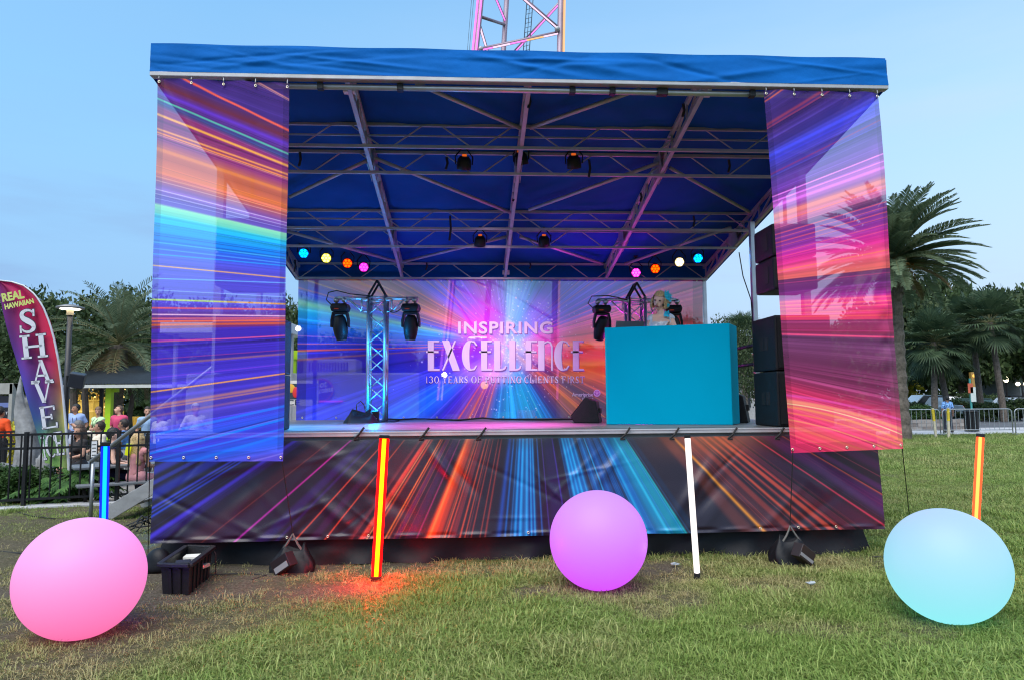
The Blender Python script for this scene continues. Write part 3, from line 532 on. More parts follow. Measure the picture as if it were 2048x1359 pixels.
    # dark purple bar down the right hem
    hem = ((u < .022) | (u > .975)); C = np.where(hem[..., None], C*.78, C)
    return C
def hem_grommets(corners, parent, n_top, n_bot, n_side=0, r=.011, off=.035):
    TL, TR, BR, BL = [np.asarray(c, float) for c in corners]; pts = []
    for n, a, b, o in ((n_top, TL, TR, BL), (n_bot, BL, BR, TL)):
        if n:
            for k in range(n):
                p = a+(b-a)*(.015+.97*k/(n-1)); d = (o-a)/np.linalg.norm(o-a); pts.append(p+d*off)
    first = None
    for p in pts:
        if first is None:
            mb = MB(); m_ = 14; ring = []
            prof = [(r*1.25, 0.002), (r*1.1, -.004), (r*.7, -.004), (r*.55, .002)]
            vs = [(q*math.cos(2*math.pi*k/m_), z, q*math.sin(2*math.pi*k/m_)) for q, z in prof for k in range(m_)]
            mb.add(vs, [(i*m_+k, i*m_+(k+1) % m_, (i+1)*m_+(k+1) % m_, (i+1)*m_+k) for i in range(3) for k in range(m_)])
            first = mb.build('grommet', M_brass, parent, True); o_ = first
        else: o_ = first.copy(); COL.objects.link(o_); o_.parent = parent
        o_.location = [float(x) for x in p+V(0, -.006, 0)]
YBN = -.53
cL = (atY(315, 157, YBN+.02), atY(579, 168, YBN+.02), atY(566, 921, YBN), atY(298, 922, YBN))
def dispL(u, v):
    d = .010*np.sin(u*17+2*v)*np.exp(-v*9)+.006*np.sin(u*3+v*7)+.004*np.sin(u*23)*np.exp(-(1-v)*18); return np.stack([.004*np.sin(v*9), d, .012*np.abs(np.sin(u*math.pi*4))*np.exp(-v*60)], -1)
bl = grid_obj('mesh_banner', cL, 250, 740, M_mesh, None, dispL, art=art_left); tag(bl, 'tall translucent banner printed with blue, orange and violet light streaks, at the left front corner', 'banner', 'tall mesh banners at the front corners'); hem_grommets(cL, bl, 5, 5)
cR = (atY(1528, 181, YBN+.02), atY(1757, 187, YBN+.02), atY(1805, 896, YBN), atY(1582, 905, YBN))
def dispR(u, v):
    d = .010*np.sin(u*19+1+2*v)*np.exp(-v*9)+.006*np.sin(u*3+v*8)-.018*np.exp(-((u-.93)/.05)**2)*np.sin(v*40+6*np.sin(v*9))*np.sin(np.pi*v); return np.stack([.006*np.sin(v*7), d, .012*np.abs(np.sin(u*math.pi*4))*np.exp(-v*60)], -1)
br = grid_obj('mesh_banner', cR, 230, 720, M_mesh, None, dispR, art=art_right); tag(br, 'tall translucent banner printed with pink, red and purple light streaks, at the right front corner', 'banner', 'tall mesh banners at the front corners'); hem_grommets(cR, br, 5, 5)
# hooks holding the banners up: parts of the banners
for c, par in ((cL, bl), (cR, br)):
    for k in range(5):
        p = c[0]+(c[1]-c[0])*(.015+.97*k/4); MB().path([p+V(0, .01, -.03), p+V(0, -.012, 0), p+V(0, .0, .05)], .0045, 6).build('hook', M_alud, par)
# front skirt of printed vinyl
YS = -.075
tl = atY(306, 868, YS+.03); cS = (V(atY(313, 880, YS+.02)[0], YS+.02, ZD-.075), V(atY(1752, 872, YS+.02)[0], YS+.02, ZD-.075), atY(1768, 1056, YS-.06), atY(302, 1085, YS-.06))
_wr = np.random.default_rng(12); _W = [(_wr.uniform(0, 1), _wr.uniform(.05, .95), _wr.uniform(-1.3, 1.3), _wr.uniform(.02, .06), _wr.uniform(.1, .32), _wr.uniform(-.010, .010)) for _ in range(34)]
def dispS(u, v):
    X = u*7.3; d = .016*np.sin(u*19+1.2*np.sin(v*3))*v+.005*np.sin(u*43+v*2)*v**1.5
    for cu, cv, sl, w, L, am in _W:
        a = math.atan(sl); xx = (u-cu)*7.3; yy = (v-cv)*1.0; s = xx*math.cos(a)+yy*math.sin(a); n = -xx*math.sin(a)+yy*math.cos(a)
        d = d+am*np.exp(-(n/w)**2-(s/(L*2))**2)
    for cu, cv, sl, w, L, am in ((.265, .42, .75, .10, .30, .035), (.30, .60, .55, .07, .26, -.03), (.24, .75, .9, .06, .25, .022), (.385, .28, 1.3, .05, .18, .028), (.41, .40, 1.1, .05, .2, -.02), (.61, .35, -1.2, .05, .2, .026), (.735, .5, -1.4, .06, .3, .03), (.755, .62, -1.0, .06, .25, -.02), (.12, .6, -1, .07, .2, .016), (.9, .5, .8, .06, .2, .016)):
        a = math.atan(sl); xx = (u-cu)*7.3; yy = (v-cv)*1.0; s = xx*math.cos(a)+yy*math.sin(a); n = -xx*math.sin(a)+yy*math.cos(a); d = d+am*np.exp(-(n/w)**2-(s/L)**2)
    d = d-.012*np.abs(np.sin(u*math.pi*13))*np.exp(-v*14)-.012*np.exp(-((v-.97)/.02)**2)*np.sin(u*70)
    return np.stack([0*u, -np.abs(.012)-d, 0*u], -1)
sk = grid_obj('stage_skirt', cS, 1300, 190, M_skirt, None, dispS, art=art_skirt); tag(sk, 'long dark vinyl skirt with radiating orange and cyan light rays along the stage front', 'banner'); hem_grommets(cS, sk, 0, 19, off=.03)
# black vinyl ground skirt below it
bw = np.random.default_rng(3)
def dispB(u, v):
    d = .03*np.sin(u*31+2*np.sin(u*11))*(.4+v)+.015*np.sin(u*83+v*3)*v+.04*vnoise(u*30, v*3, 1, 3)*v; return np.stack([.02*np.sin(v*5+u*9), -d, .012*np.sin(u*27)*v], -1)
cB = (V(-3.57, .10, .45), V(3.47, .10, .45), V(3.50, .02, -.01), V(-3.60, .02, -.01))
gs = grid_obj('ground_skirt', cB, 320, 24, M_blkvinyl, None, dispB); tag(gs, 'plain black vinyl skirt closing the gap between the printed skirt and the grass', 'skirt')
# ------------------------------------------------------------------ backdrop and its lettering
YBD = 4.96
cBk = (atY(597, 556, YBD), atY(1405, 556, YBD), atY(1408, 838, YBD), atY(592, 840, YBD))
def dispK(u, v): return np.stack([0*u, .010*np.sin(u*26+2*np.sin(v*4))*np.sin(np.pi*v)+.02*np.sin(u*5+v*3)*v*(1-v), 0*u], -1)
bk = grid_obj('backdrop', cBk, 820, 290, M_back, None, dispK, art=art_back); tag(bk, 'wide translucent backdrop at the rear of the stage with a burst of coloured rays and large lettering', 'backdrop'); hem_grommets(cBk, bk, 15, 13, r=.012, off=.05)
M_let = mat('pale_print', (.86, .76, .86), .5, var=.03); M_let2 = mat('white_print', (.88, .82, .88), .5, var=.03); M_shadow = mat('print_shadow', (.30, .12, .42), .6, var=.05)
def quadmesh_px(polys, Y, name, m, parent, off=.012):
    """flat polygons given in picture-plane coordinates, laid on the plane at depth Y as thin print"""
    bm = bmesh.new()
    for poly in polys:
        vs = [bm.verts.new(tuple(atY(x, y, Y-off))) for x, y in poly]
        try: bm.faces.new(vs)
        except ValueError: pass
    me = bpy.data.meshes.new(name); bmesh.ops.triangulate(bm, faces=bm.faces[:]); bm.to_mesh(me); bm.free(); return link(name, me, m, parent)
def Zx(x, y): return (830+x/4.854, 560+y/4.854)
def P_(*pts): return [Zx(*p) for p in pts]
def arc(cx, cy, rx, ry, a0, a1, n=16): return [(cx+rx*math.cos(R(a0+(a1-a0)*i/n)), cy+ry*math.sin(R(a0+(a1-a0)*i/n))) for i in range(n+1)]
def band(o, i): return [P_(o[k], o[k+1], i[k+1], i[k]) for k in range(len(o)-1)]
EX = []
def letE(x, w, mid, s=58):
    EX.extend([P_((x, 585), (x+s, 585), (x+s, 875), (x, 875)), P_((x+s, 585), (x+w, 585), (x+w-2, 601), (x+s, 601)), P_((x+s, 858), (x+w+2, 858), (x+w+4, 875), (x+s, 875)), P_((x-18, 686), (x+w-8, 686), (x+w-8, 703), (x-18, 703))])
def letL(x, w, s=58): EX.extend([P_((x, 585), (x+s, 585), (x+s, 875), (x, 875))]); EX.extend(band([(x+s, 875), (x+w*.7, 872), (x+w*.92, 858), (x+w, 828)], [(x+s, 858), (x+w*.66, 857), (x+w*.82, 846), (x+w-14, 828)]))
def letC(x, w, s=58):
    cx = x+w*.55
    EX.extend(band(arc(cx, 730, w*.55, 147, 90, 270), arc(cx+8, 730, w*.55-s-6, 132, 90, 270)))
    EX.extend(band([(cx, 583), (cx+w*.28, 592), (cx+w*.45, 632)], [(cx+8, 598), (cx+w*.22, 606), (cx+w*.36, 636)])); EX.extend(band([(cx, 877), (cx+w*.28, 868), (cx+w*.45, 826)], [(cx+8, 862), (cx+w*.22, 853), (cx+w*.36, 824)]))
letE(124, 112, 0); EX.append(P_((262, 585), (330, 585), (436, 875), (366, 875))); EX.append(P_((382, 588), (398, 588), (278, 873), (261, 873)))
letC(455, 150); letE(642, 104, 0); letL(768, 120); letL(915, 118); letE(1074, 112, 0, 54)
EX.append(P_((1196, 585), (1256, 585), (1256, 875), (1196, 875))); EX += band([(1256, 600), (1290, 586), (1320, 600), (1336, 640), (1336, 875)], [(1256, 618), (1288, 602), (1308, 614), (1321, 645), (1321, 875)])
letC(1350, 150); letE(1532, 104, 0)
quadmesh_px([[(x+1.2, y+1.6) for x, y in p] for p in EX], YBD, 'lettering_shadow', M_shadow, bk, .020)
quadmesh_px(EX, YBD, 'lettering', M_let, bk, .024)
def text_px(body, quad, Y, name, m, parent, bold=0, off=.024, to3=None, spacing=1.0):
    """text of the built-in face fitted to a quad (TL,TR,BR,BL) and laid on the plane at depth Y"""
    cu = bpy.data.curves.new(name, 'FONT'); cu.body = body; cu.offset = bold; cu.space_character = spacing; cu.resolution_u = 4
    o = bpy.data.objects.new(name, cu); COL.objects.link(o); bpy.context.view_layer.update()
    me = bpy.data.meshes.new_from_object(o.evaluated_get(bpy.context.evaluated_depsgraph_get())); bpy.data.objects.remove(o); bpy.data.curves.remove(cu)
    co = np.array([v.co[:] for v in me.vertices]); mn, mxx = co.min(0), co.max(0); uv = (co-mn)/np.maximum(mxx-mn, 1e-6); q = np.array(quad, float)
    for v, (a, b, _) in zip(me.vertices, uv):
        p = (1-a)*b*q[0]+a*b*q[1]+a*(1-b)*q[2]+(1-a)*(1-b)*q[3]
        v.co = tuple(to3(*p) if to3 else atY(p[0], p[1], Y-off))
    me.update(); return link(name, me, m, parent)
def bx4(x0, y0, x1, y1): return [(x0, y0), (x1, y0), (x1, y1), (x0, y1)]
text_px('INSPIRING', bx4(917, 644, 1107, 669), YBD, 'lettering_shadow', M_shadow, bk, .025, .020, spacing=1.12)
text_px('INSPIRING', bx4(916, 643, 1105, 667.5), YBD, 'lettering', M_let, bk, .025, spacing=1.12)
# a small seriffed stroke alphabet (unit box, y up): thick and thin strokes
def glyph(ch):
    T, t = .17, .07; o = []
    def st(x0, y0, x1, y1, w):
        dx, dy = x1-x0, y1-y0; L = math.hypot(dx, dy); nx, ny = -dy/L*w/2, dx/L*w/2
        if abs(dy) > .6*L: nx, ny = w/2*(1 if True else 1), 0
        o.append([(x0+nx, y0+ny), (x1+nx, y1+ny), (x1-nx, y1-ny), (x0-nx, y0-ny)])
    def se(x, y, w=.30): o.append([(x-w/2, y), (x+w/2, y), (x+w/2, y+t), (x-w/2, y+t)] if y < .5 else [(x-w/2, y-t), (x+w/2, y-t), (x+w/2, y), (x-w/2, y)])
    def ar(cx, cy, rx, ry, a0, a1, w0=T, w1=t, n=14):
        P = []
        for i in range(n+1):
            a = R(a0+(a1-a0)*i/n); w = t+(T-t)*abs(math.cos(a)); P.append(((cx+(rx)*math.cos(a), cy+ry*math.sin(a)), (cx+(rx-w)*math.cos(a), cy+(ry-t if ry < rx else ry-w*.55)*math.sin(a))))
        for i in range(n): o.append([P[i][0], P[i+1][0], P[i+1][1], P[i][1]])
    if ch in '1I': st(.5, 0, .5, 1, T); se(.5, 0, .42); se(.5, 1, .42 if ch == 'I' else .2)
    elif ch == '3': ar(.46, .73, .36, .27, -80, 160); ar(.46, .28, .40, .29, -160, 85)
    elif ch in '0O': ar(.5, .5, .46, .51, 0, 360, n=24)
    elif ch == 'Y': st(.18, 1, .5, .45, T); st(.84, 1, .52, .45, t); st(.5, 0, .5, .5, T); se(.5, 0, .4); se(.18, 1, .34); se(.84, 1, .28)
    elif ch == 'E': st(.22, 0, .22, 1, T); o.append([(.1, .93), (.84, .93), (.84, 1), (.1, 1)]); o.append([(.1, 0), (.88, 0), (.88, .07), (.1, .07)]); o.append([(.2, .48), (.66, .48), (.66, .55), (.2, .55)]); st(.81, .8, .81, 1, t); st(.85, 0, .85, .22, t); st(.64, .4, .64, .63, t)
    elif ch == 'F': st(.24, 0, .24, 1, T); o.append([(.1, .93), (.84, .93), (.84, 1), (.1, 1)]); o.append([(.2, .48), (.66, .48), (.66, .55), (.2, .55)]); st(.81, .78, .81, 1, t); se(.24, 0, .42); st(.64, .4, .64, .63, t)
    elif ch == 'A': st(.48, 1, .78, 0, T); st(.46, .96, .18, 0, t); o.append([(.26, .3), (.68, .3), (.68, .37), (.26, .37)]); se(.18, 0, .32); se(.8, 0, .36)
    elif ch == 'V': st(.2, 1, .5, 0, T); st(.8, 1, .54, .02, t); se(.2, 1, .36); se(.8, 1, .32)
    elif ch == 'R': st(.24, 0, .24, 1, T); ar(.45, .74, .36, .26, -90, 90); o.append([(.2, .93), (.47, .93), (.47, 1), (.2, 1)]); o.append([(.2, .48), (.47, .48), (.47, .55), (.2, .55)]); st(.5, .5, .84, 0, T); se(.24, 0, .4); se(.86, 0, .24); se(.2, 1, .26)
    elif ch == 'P': st(.26, 0, .26, 1, T); ar(.47, .73, .38, .27, -90, 90); o.append([(.2, .93), (.49, .93), (.49, 1), (.2, 1)]); o.append([(.2, .46), (.49, .46), (.49, .53), (.2, .53)]); se(.26, 0, .42); se(.2, 1, .26)
    elif ch == 'S':
        K = np.array([(.80, .80), (.68, .94), (.44, .97), (.22, .83), (.26, .64), (.50, .51), (.74, .37), (.79, .18), (.58, .04), (.32, .06), (.16, .22)]); Wk = [.05, .07, .10, .16, .19, .22, .19, .16, .10, .07, .05]; q = np.linspace(0, 10, 31); C = np.stack([np.interp(q, range(11), K[:, i]) for i in (0, 1)], 1); C[1:-1] = (C[:-2]+C[1:-1]+C[2:])/3; w = np.interp(q, range(11), Wk); d = np.gradient(C, axis=0); d /= np.linalg.norm(d, axis=1)[:, None]; nn = np.stack([-d[:, 1], d[:, 0]], 1)*w[:, None]/2
        for i in range(30): o.append([tuple(C[i]+nn[i]), tuple(C[i+1]+nn[i+1]), tuple(C[i+1]-nn[i+1]), tuple(C[i]-nn[i])])
        st(.80, .70, .80, .98, t); st(.15, .02, .15, .32, t)
    elif ch == 'U': st(.22, .3, .22, 1, T); st(.8, .3, .8, 1, t); ar(.5, .32, .36, .33, 180, 360); se(.22, 1, .36); se(.8, 1, .3)
    elif ch == 'T': st(.5, 0, .5, 1, T); o.append([(.06, .92), (.94, .92), (.94, 1), (.06, 1)]); st(.09, .74, .09, 1, t); st(.91, .74, .91, 1, t); se(.5, 0, .42)
    elif ch == 'N': st(.18, 0, .18, 1, t); st(.84, 0, .84, 1, t); st(.2, 1, .8, 0, T); se(.18, 0, .3); se(.84, 1, .3); se(.14, 1, .24)
    elif ch in 'CG':
        ar(.52, .5, .46, .51, 55, 305, n=20); st(.84, .7, .84, .98, t)
        if ch == 'G': st(.84, .06, .84, .42, T); se(.82, .44, .36)
    elif ch == 'L': st(.24, 0, .24, 1, T); o.append([(.1, 0), (.88, 0), (.88, .07), (.1, .07)]); st(.85, 0, .85, .26, t); se(.24, 1, .4)
    elif ch == 'H': st(.2, 0, .2, 1, T); st(.8, 0, .8, 1, T); o.append([(.2, .46), (.8, .46), (.8, .54), (.2, .54)]); [se(x, y, .36) for x in (.2, .8) for y in (0, 1)]
    return o
GW = {'I': .48, '1': .55, ' ': .42, 'Y': .95, 'N': 1.0, 'O': 1.0, 'S': .72, 'T': .92, 'F': .84, 'E': .88, 'L': .86}
def serif_line(txt, x0, y0, x1, y1):
    ws = [GW.get(c, .9) for c in txt]; tot = sum(ws); out = []; x = x0; k = (x1-x0)/tot
    for c, w in zip(txt, ws):
        if c != ' ':
            for poly in glyph(c): out.append([(x+(a*.92+.04)*w*k, y1+(y0-y1)*b) for a, b in poly])
        x += w*k
    return out
SL = serif_line('130 YEARS OF PUTTING CLIENTS FIRST', 850, 751.5, 1170, 765)
quadmesh_px([[(x+.8, y+1) for x, y in p] for p in SL], YBD, 'lettering_shadow', M_shadow, bk, .019); quadmesh_px(SL, YBD, 'lettering', M_let2, bk, .022)
text_px('Ameriprise', bx4(1144, 784, 1186, 794), YBD, 'lettering', M_let2, bk, .008)
text_px('Financial', bx4(1165, 794, 1186, 799), YBD, 'lettering', M_let2, bk, .006)
em = [[(1194+7*math.cos(R(a)), 785+7*math.sin(R(a))) for a in range(0, 360, 18)]]
quadmesh_px(em, YBD, 'emblem', M_let2, bk, .021)
star = []
for k in range(8):
    a = R(k*45); c, s = math.cos(a), math.sin(a); star.append([(1194+1.4*c, 785+1.4*s), (1194+4.2*c-1.2*s, 785+4.2*s+1.2*c), (1194+5.8*c, 785+5.8*s), (1194+4.2*c+1.2*s, 785+4.2*s-1.2*c)])
quadmesh_px(star, YBD, 'emblem', mat('print_mauve', (.34, .10, .34), .5), bk, .025)
# ------------------------------------------------------------------ gear on and around the stage
def add_light(name, kind, loc, energy, color, parent=None, target=None, size=.1, angle=60, blend=.6):
    l = bpy.data.lights.new(name, kind); l.energy = energy*EK; l.color = color
    if kind == 'SPOT': l.spot_size = R(angle); l.spot_blend = blend; l.shadow_soft_size = size
    elif kind == 'POINT': l.shadow_soft_size = size
    o = bpy.data.objects.new(name, l); COL.objects.link(o)
    if target is not None: o.rotation_euler = Vector(np.asarray(target)-np.asarray(loc)).to_track_quat('-Z', 'Y').to_euler()
    o.location = [float(x) for x in loc]; return o
# moving heads: prototype hangs below its origin (the clamp), base / yoke / head
def build_head(name, label, loc, tilt, rz, group):
    t = thing(name, label, 'stage light', loc, rz, group); t.scale = (1.12, 1.12, 1.12)
    mb = MB()
    for s in (-1, 1): mb.tube((s*.055, 0, .02), (s*.055, 0, -.05), .016, seg=8); mb.tube((s*.055, -.03, .0), (s*.055, .03, .0), .034, seg=10)
    mb.build('clamp', M_alu, t, True)
    mb = MB(); mb.add([(-.10, -.08, -.05), (.10, -.08, -.05), (.10, .08, -.05), (-.10, .08, -.05), (-.118, -.10, -.10), (.118, -.10, -.10), (.118, .10, -.10), (-.118, .10, -.10), (-.10, -.09, -.155), (.10, -.09, -.155), (.10, .09, -.155), (-.10, .09, -.155)],
                      [(3, 2, 1, 0), (0, 1, 5, 4), (1, 2, 6, 5), (2, 3, 7, 6), (3, 0, 4, 7), (4, 5, 9, 8), (5, 6, 10, 9), (6, 7, 11, 10), (7, 4, 8, 11), (8, 9, 10, 11)])
    b = mb.build('base', M_black, t, bevel=.012)
    MB().box((-.06, -.104, -.132), (.0, -.094, -.12)).build('display', emat('display_red', (1, .12, .05), .25), b)
    mb = MB()
    for s in (-1, 1): mb.add([(s*.07, -.05, -.16), (s*.07, .05, -.16), (s*.10, .045, -.28), (s*.10, -.045, -.28), (s*.10, .04, -.36), (s*.10, -.04, -.36), (s*.125, -.04, -.36), (s*.125, .04, -.36), (s*.125, .045, -.27), (s*.125, -.045, -.27), (s*.10, .05, -.16), (s*.10, -.05, -.16)],
                              [(0, 1, 2, 3), (3, 2, 4, 5), (5, 4, 7, 6), (6, 7, 8, 9), (9, 8, 10, 11), (11, 10, 1, 0), (1, 10, 8, 2), (2, 8, 7, 4), (0, 3, 9, 11), (3, 5, 6, 9)])
    mb.box((-.09, -.05, -.19), (.09, .05, -.16)); mb.build('yoke', M_black, t, bevel=.006)
    h = MB(); prof = [(0, .13), (.05, .13), (.078, .09), (.095, .0), (.098, -.05), (.09, -.12), (.068, -.2), (.06, -.205)]
    M = Matrix.Rotation(tilt[0], 3, 'X') @ Matrix.Rotation(tilt[1], 3, 'Y'); Mn = np.array(M)
    h.lathe(prof, seg=20); hv = [tuple(np.array([0, 0, -.33])+Mn@np.array(p)) for p in h.v]; h.v = hv
    ho = h.build('head', M_black, t, True)
    ln = MB(); ln.lathe([(0, -.206), (.058, -.206)], seg=18); ln.v = [tuple(np.array([0, 0, -.33])+Mn@np.array(p)) for p in ln.v]; ln.build('lens', emat('lens_glow', (.85, .92, 1), .9), ho)
    return t
def truss_totem(px, Y, ztop, label, arms, group):
    p = atY(px, 700, Y); X = p[0]; o = V(X, Y, ZD); t = thing('truss_tower', label, 'truss', o, 0, group); H = ztop-ZD; w = .125
    mb = MB(); mb.box((-.30, -.30, .001), (.30, .30, .012)); mb.build('base_plate', M_black, t)
    mb = MB()
    for sx_, sy in ((-1, -1), (1, -1), (1, 1), (-1, 1)): mb.tube((sx_*w, sy*w, .01), (sx_*w, sy*w, H), .026, seg=12)
    mb.build('chord', M_alu, t, True)
    mb = MB(); n = 8
    for f in range(4):
        c = [(-w, -w), (w, -w), (w, w), (-w, w)]; a, b = c[f], c[(f+1) % 4]
        for k in range(n):
            z0, z1 = .08+(H-.16)*k/n, .08+(H-.16)*(k+1)/n
            p0, p1 = (a, b) if (k+f) % 2 else (b, a); mb.tube((*p0, z0), (*p1, z1), .010, seg=6)
        for z in (.04, H-.03, H-.09): mb.tube((*a, z), (*b, z), .011, seg=6)
    mb.build('lattice', M_alu, t, True)
    mb = MB()                                  # peaked handle on top
    for y in (-w, w): mb.bar((-w, y, H), (0, y, H+.22), .028, .028); mb.bar((w, y, H), (0, y, H+.22), .028, .028)
    mb.bar((0, -w, H+.215), (0, w, H+.215), .03, .03); mb.build('top_handle', M_black, t)
    for s in (-1, 1):
        mb = MB(); L = arms[0] if s < 0 else arms[1]; z = H-.05
        mb.tube((s*w, -w, z), (s*L, -w, z), .025, seg=10); mb.tube((s*(w+.1), -w, z), (s*(w+.1), -w, z-.2), .014, seg=6); mb.tube((s*(w+.1), -w, z-.2), (s*(w+.3), -w, z), .014, seg=6); mb.tube((s*w, -w, z-.2), (s*(w+.1), -w, z-.2), .014, seg=6); mb.tube((s*w, -w, z-.02), (s*(w+.1), -w, z-.02), .03, seg=8)
        mb.build('cross_arm', M_alu, t, True)
    return t, X, ztop-.05, Y-w
YT = 3.55
zt = atY(755, 597, YT-.12)[2]+.05
tl_, XL, zA, yA = truss_totem(755, YT, zt, 'silver box truss tower lit blue, standing on the left side of the stage', (.62, .62), 'truss towers with cross arms')
tr_, XRt, zA2, yA2 = truss_totem(1273, YT+.15, zt+.0, 'silver box truss tower lit magenta, standing behind the turquoise booth', (.62, .62), 'truss towers with cross arms')
HG = 'moving head lights under the cross arms'
for px, Y, z, lab, ti in ((681, yA, zA, 'black moving head light at the outer left end of the blue truss arm', (R(8), R(-5))), (822, yA, zA, 'black moving head light at the inner right end of the blue truss arm', (R(4), R(3))), (1203, yA2, zA2, 'black moving head light with shining lens left of the turquoise booth', (R(24), R(10))), (1346, yA2, zA2, 'black moving head light partly hidden behind the performer on the magenta truss arm', (R(15), R(-5)))):
    build_head('moving_head', lab, V(atY(px, 604, Y)[0], Y, z-.03), ti, R(random.uniform(-12, 12)), HG)
def cable(pts, r, label, m=None, loc=None): return tag(MB().path(pts, r, 5).build('cable', m or M_rub, None, True), label, 'cable')
def sag(a, b, s, n=10):
    a = np.asarray(a, float); b = np.asarray(b, float); return [a+(b-a)*i/n+V(0, 0, -s*4*(i/n)*(1-i/n)) for i in range(n+1)]
a0 = V(atY(681, 604, yA)[0], yA-.03, zA)
cable([a0+V(-.12, 0, -.11), a0+V(-.2, -.02, -.03), a0+V(-.17, -.02, .08), a0+V(-.05, -.02, .11), a0+V(.15, -.01, .06), a0+V(.45, 0, .03), V(XL-.15, yA-.03, zA)], .009, 'black cable looping over the outer arm of the blue truss tower')
a1 = V(atY(822, 604, yA)[0], yA-.03, zA); cable(sag(V(XL+.16, yA-.03, zA-.18), a1+V(-.12, 0, -.13), .06), .008, 'black cable sagging from the blue truss tower to its inner light')
a2 = V(atY(1203, 604, yA2)[0], yA2-.03, zA2); cable([a2+V(-.14, 0, -.13), a2+V(-.22, -.02, -.06), a2+V(-.16, -.02, .05), a2+V(.1, -.02, .06), V(XRt-.16, yA2-.03, zA2)], .009, 'black cable looping over the left arm of the magenta truss tower')
cable([V(XRt-.13, yA2-.05, zt), V(XRt-.14, yA2-.06, zt-.6), V(XRt-.14, yA2-.06, ZD+.02)], .012, 'dark cable running down the leg of the magenta truss tower')
# ---- PAR lamps on the diagonal bars under the roof
def par_lamp(name, label, loc, aim, col, power, group, lit=True, r=.086, spot=None):
    """seven-cell LED can; aim = point it looks at"""
    t = thing(name, label, 'stage light', loc, 0, group); loc = np.asarray(loc, float); d = np.asarray(aim, float)-loc; d /= np.linalg.norm(d)
    q = np.array(Vector(d).to_track_quat('Z', 'Y').to_matrix())
    mb = MB(); mb.lathe([(0, -.10), (r*.6, -.10), (r*.95, -.06), (r, 0), (r, .05), (r*.9, .05), (r*.88, .035), (0, .035)], seg=20); mb.v = [tuple(q@np.array(p)) for p in mb.v]; can = mb.build('can', M_black, t, True)
    mb = MB(); xx = q[:, 0]
    if abs(xx[2]) > .6: xx = q[:, 1]
    xx = xx/np.linalg.norm(xx); top = V(0, 0, .20)
    for s in (-1, 1): mb.path([xx*s*(r+.012), xx*s*(r+.02)+V(0, 0, .1), top+xx*s*.03], .009, 5)
    mb.tube(top, top+V(0, 0, .10), .02, seg=8); mb.tube(top+V(-.03, 0, .09), top+V(.03, 0, .09), .03, seg=8); mb.build('yoke', M_black, t)
    if lit:
        em = emat('led_'+name+'_%d_%d_%d' % tuple(int(c*255) for c in col), col, 9)
        mb = MB()
        for k in range(7):
            c = (0, 0) if k == 6 else (r*.58*math.cos(k*math.pi/3), r*.58*math.sin(k*math.pi/3))
            mb.ball((*c, .052), (r*.25, r*.25, .014), 10, 6)
        mb.v = [tuple(q@np.array(p)) for p in mb.v]; mb.build('led_cluster', em, can, True)
        mb = MB(); mb.lathe([(0, .037), (r*.87, .037), (r*.87, .040), (0, .040)], seg=20); mb.v = [tuple(q@np.array(p)) for p in mb.v]; mb.build('halo_plate', emat('plate_%d_%d_%d' % tuple(int(c*255) for c in col), tuple(c**1.5 for c in col), 2.2), can)  # dim glowing disc behind the cells stands in for the lamp's halo
        if spot: add_light('par_light', 'SPOT', loc+d*.09, spot, tuple(max(c, .0) for c in col), None, loc+d*3, .05, 75, .8)
    else:
        MB().cbox(tuple(-d*.104+V(0, 0, .012)), (.055, .02, .022)).build('display', emat('display_orange', (1, .16, .02), 1.1), can)
    return t
LIT = 'lit lamps on the diagonal bars'
zl = lambda Y: zr(Y)-.16
def pl(px, py, Y): return atY(px, py, Y)
par_lamp('par_lamp', 'blue glowing stage lamp, outermost of the four lamps at the upper left', pl(608, 506, 4.15), (-2.6, -2.5, 1.3), (.0, .34, 1), 16, LIT, spot=26)
par_lamp('par_lamp', 'pale yellow glowing stage lamp between the blue and the red lamp at the upper left', pl(653, 516, 4.3), (-2.0, -4, 1.5), (1, .9, .12), 12, LIT)
par_lamp('par_lamp', 'red orange glowing stage lamp between the yellow and the magenta lamp at the upper left', pl(695, 526, 4.45), (-1.5, -3, 1.3), (1, .055, .0), 14, LIT, spot=6)
par_lamp('par_lamp', 'magenta glowing stage lamp, innermost of the four lamps at the upper left', pl(727, 534, 4.6), (-.6, -3, 1.3), (1, .03, .75), 14, LIT, spot=22)
par_lamp('par_lamp', 'magenta glowing stage lamp, innermost of the four lamps at the upper right', pl(1272, 545, 4.6), (.6, -3, 1.3), (1, .05, .75), 14, LIT, spot=22)
par_lamp('par_lamp', 'red orange glowing stage lamp beside the magenta lamp at the upper right', pl(1310, 537, 4.45), (1.5, -3, 1.3), (1, .055, .0), 14, LIT, spot=6)
par_lamp('par_lamp', 'warm white glowing stage lamp between the red and the blue lamp at the upper right', pl(1358, 524, 4.3), (2, -4, 1.5), (1, .82, .45), 12, LIT)
par_lamp('par_lamp', 'blue glowing stage lamp, outermost of the four lamps at the upper right', pl(1395, 516, 4.15), (2.6, -2.5, 1.3), (.0, .34, 1), 16, LIT, spot=16)
DK = 'unlit stage lamps on the cross trusses'
for px, py, j, lab, aim in ((928, 330, 1, 'unlit stage lamp, leftmost of the three dark lamps on the front cross truss', (-.9, 3.2, 1.3)), (1042, 322, 1, 'unlit stage lamp turned sideways at the middle beam of the front cross truss', (.6, 2.2, 1.9)), (1148, 328, 1, 'unlit stage lamp, rightmost of the three dark lamps on the front cross truss', (1.1, 3.0, 1.3)), (960, 485, 3, 'unlit stage lamp on the rear cross truss left of the middle beam', (-.5, 5, 1.5)), (1088, 485, 3, 'unlit stage lamp on the rear cross truss right of the middle beam', (.7, 5, 1.5))):
    par_lamp('dark_par_lamp', lab, atY(px, py, TRY[j]-.08), aim, None, 0, DK, False, r=.088)
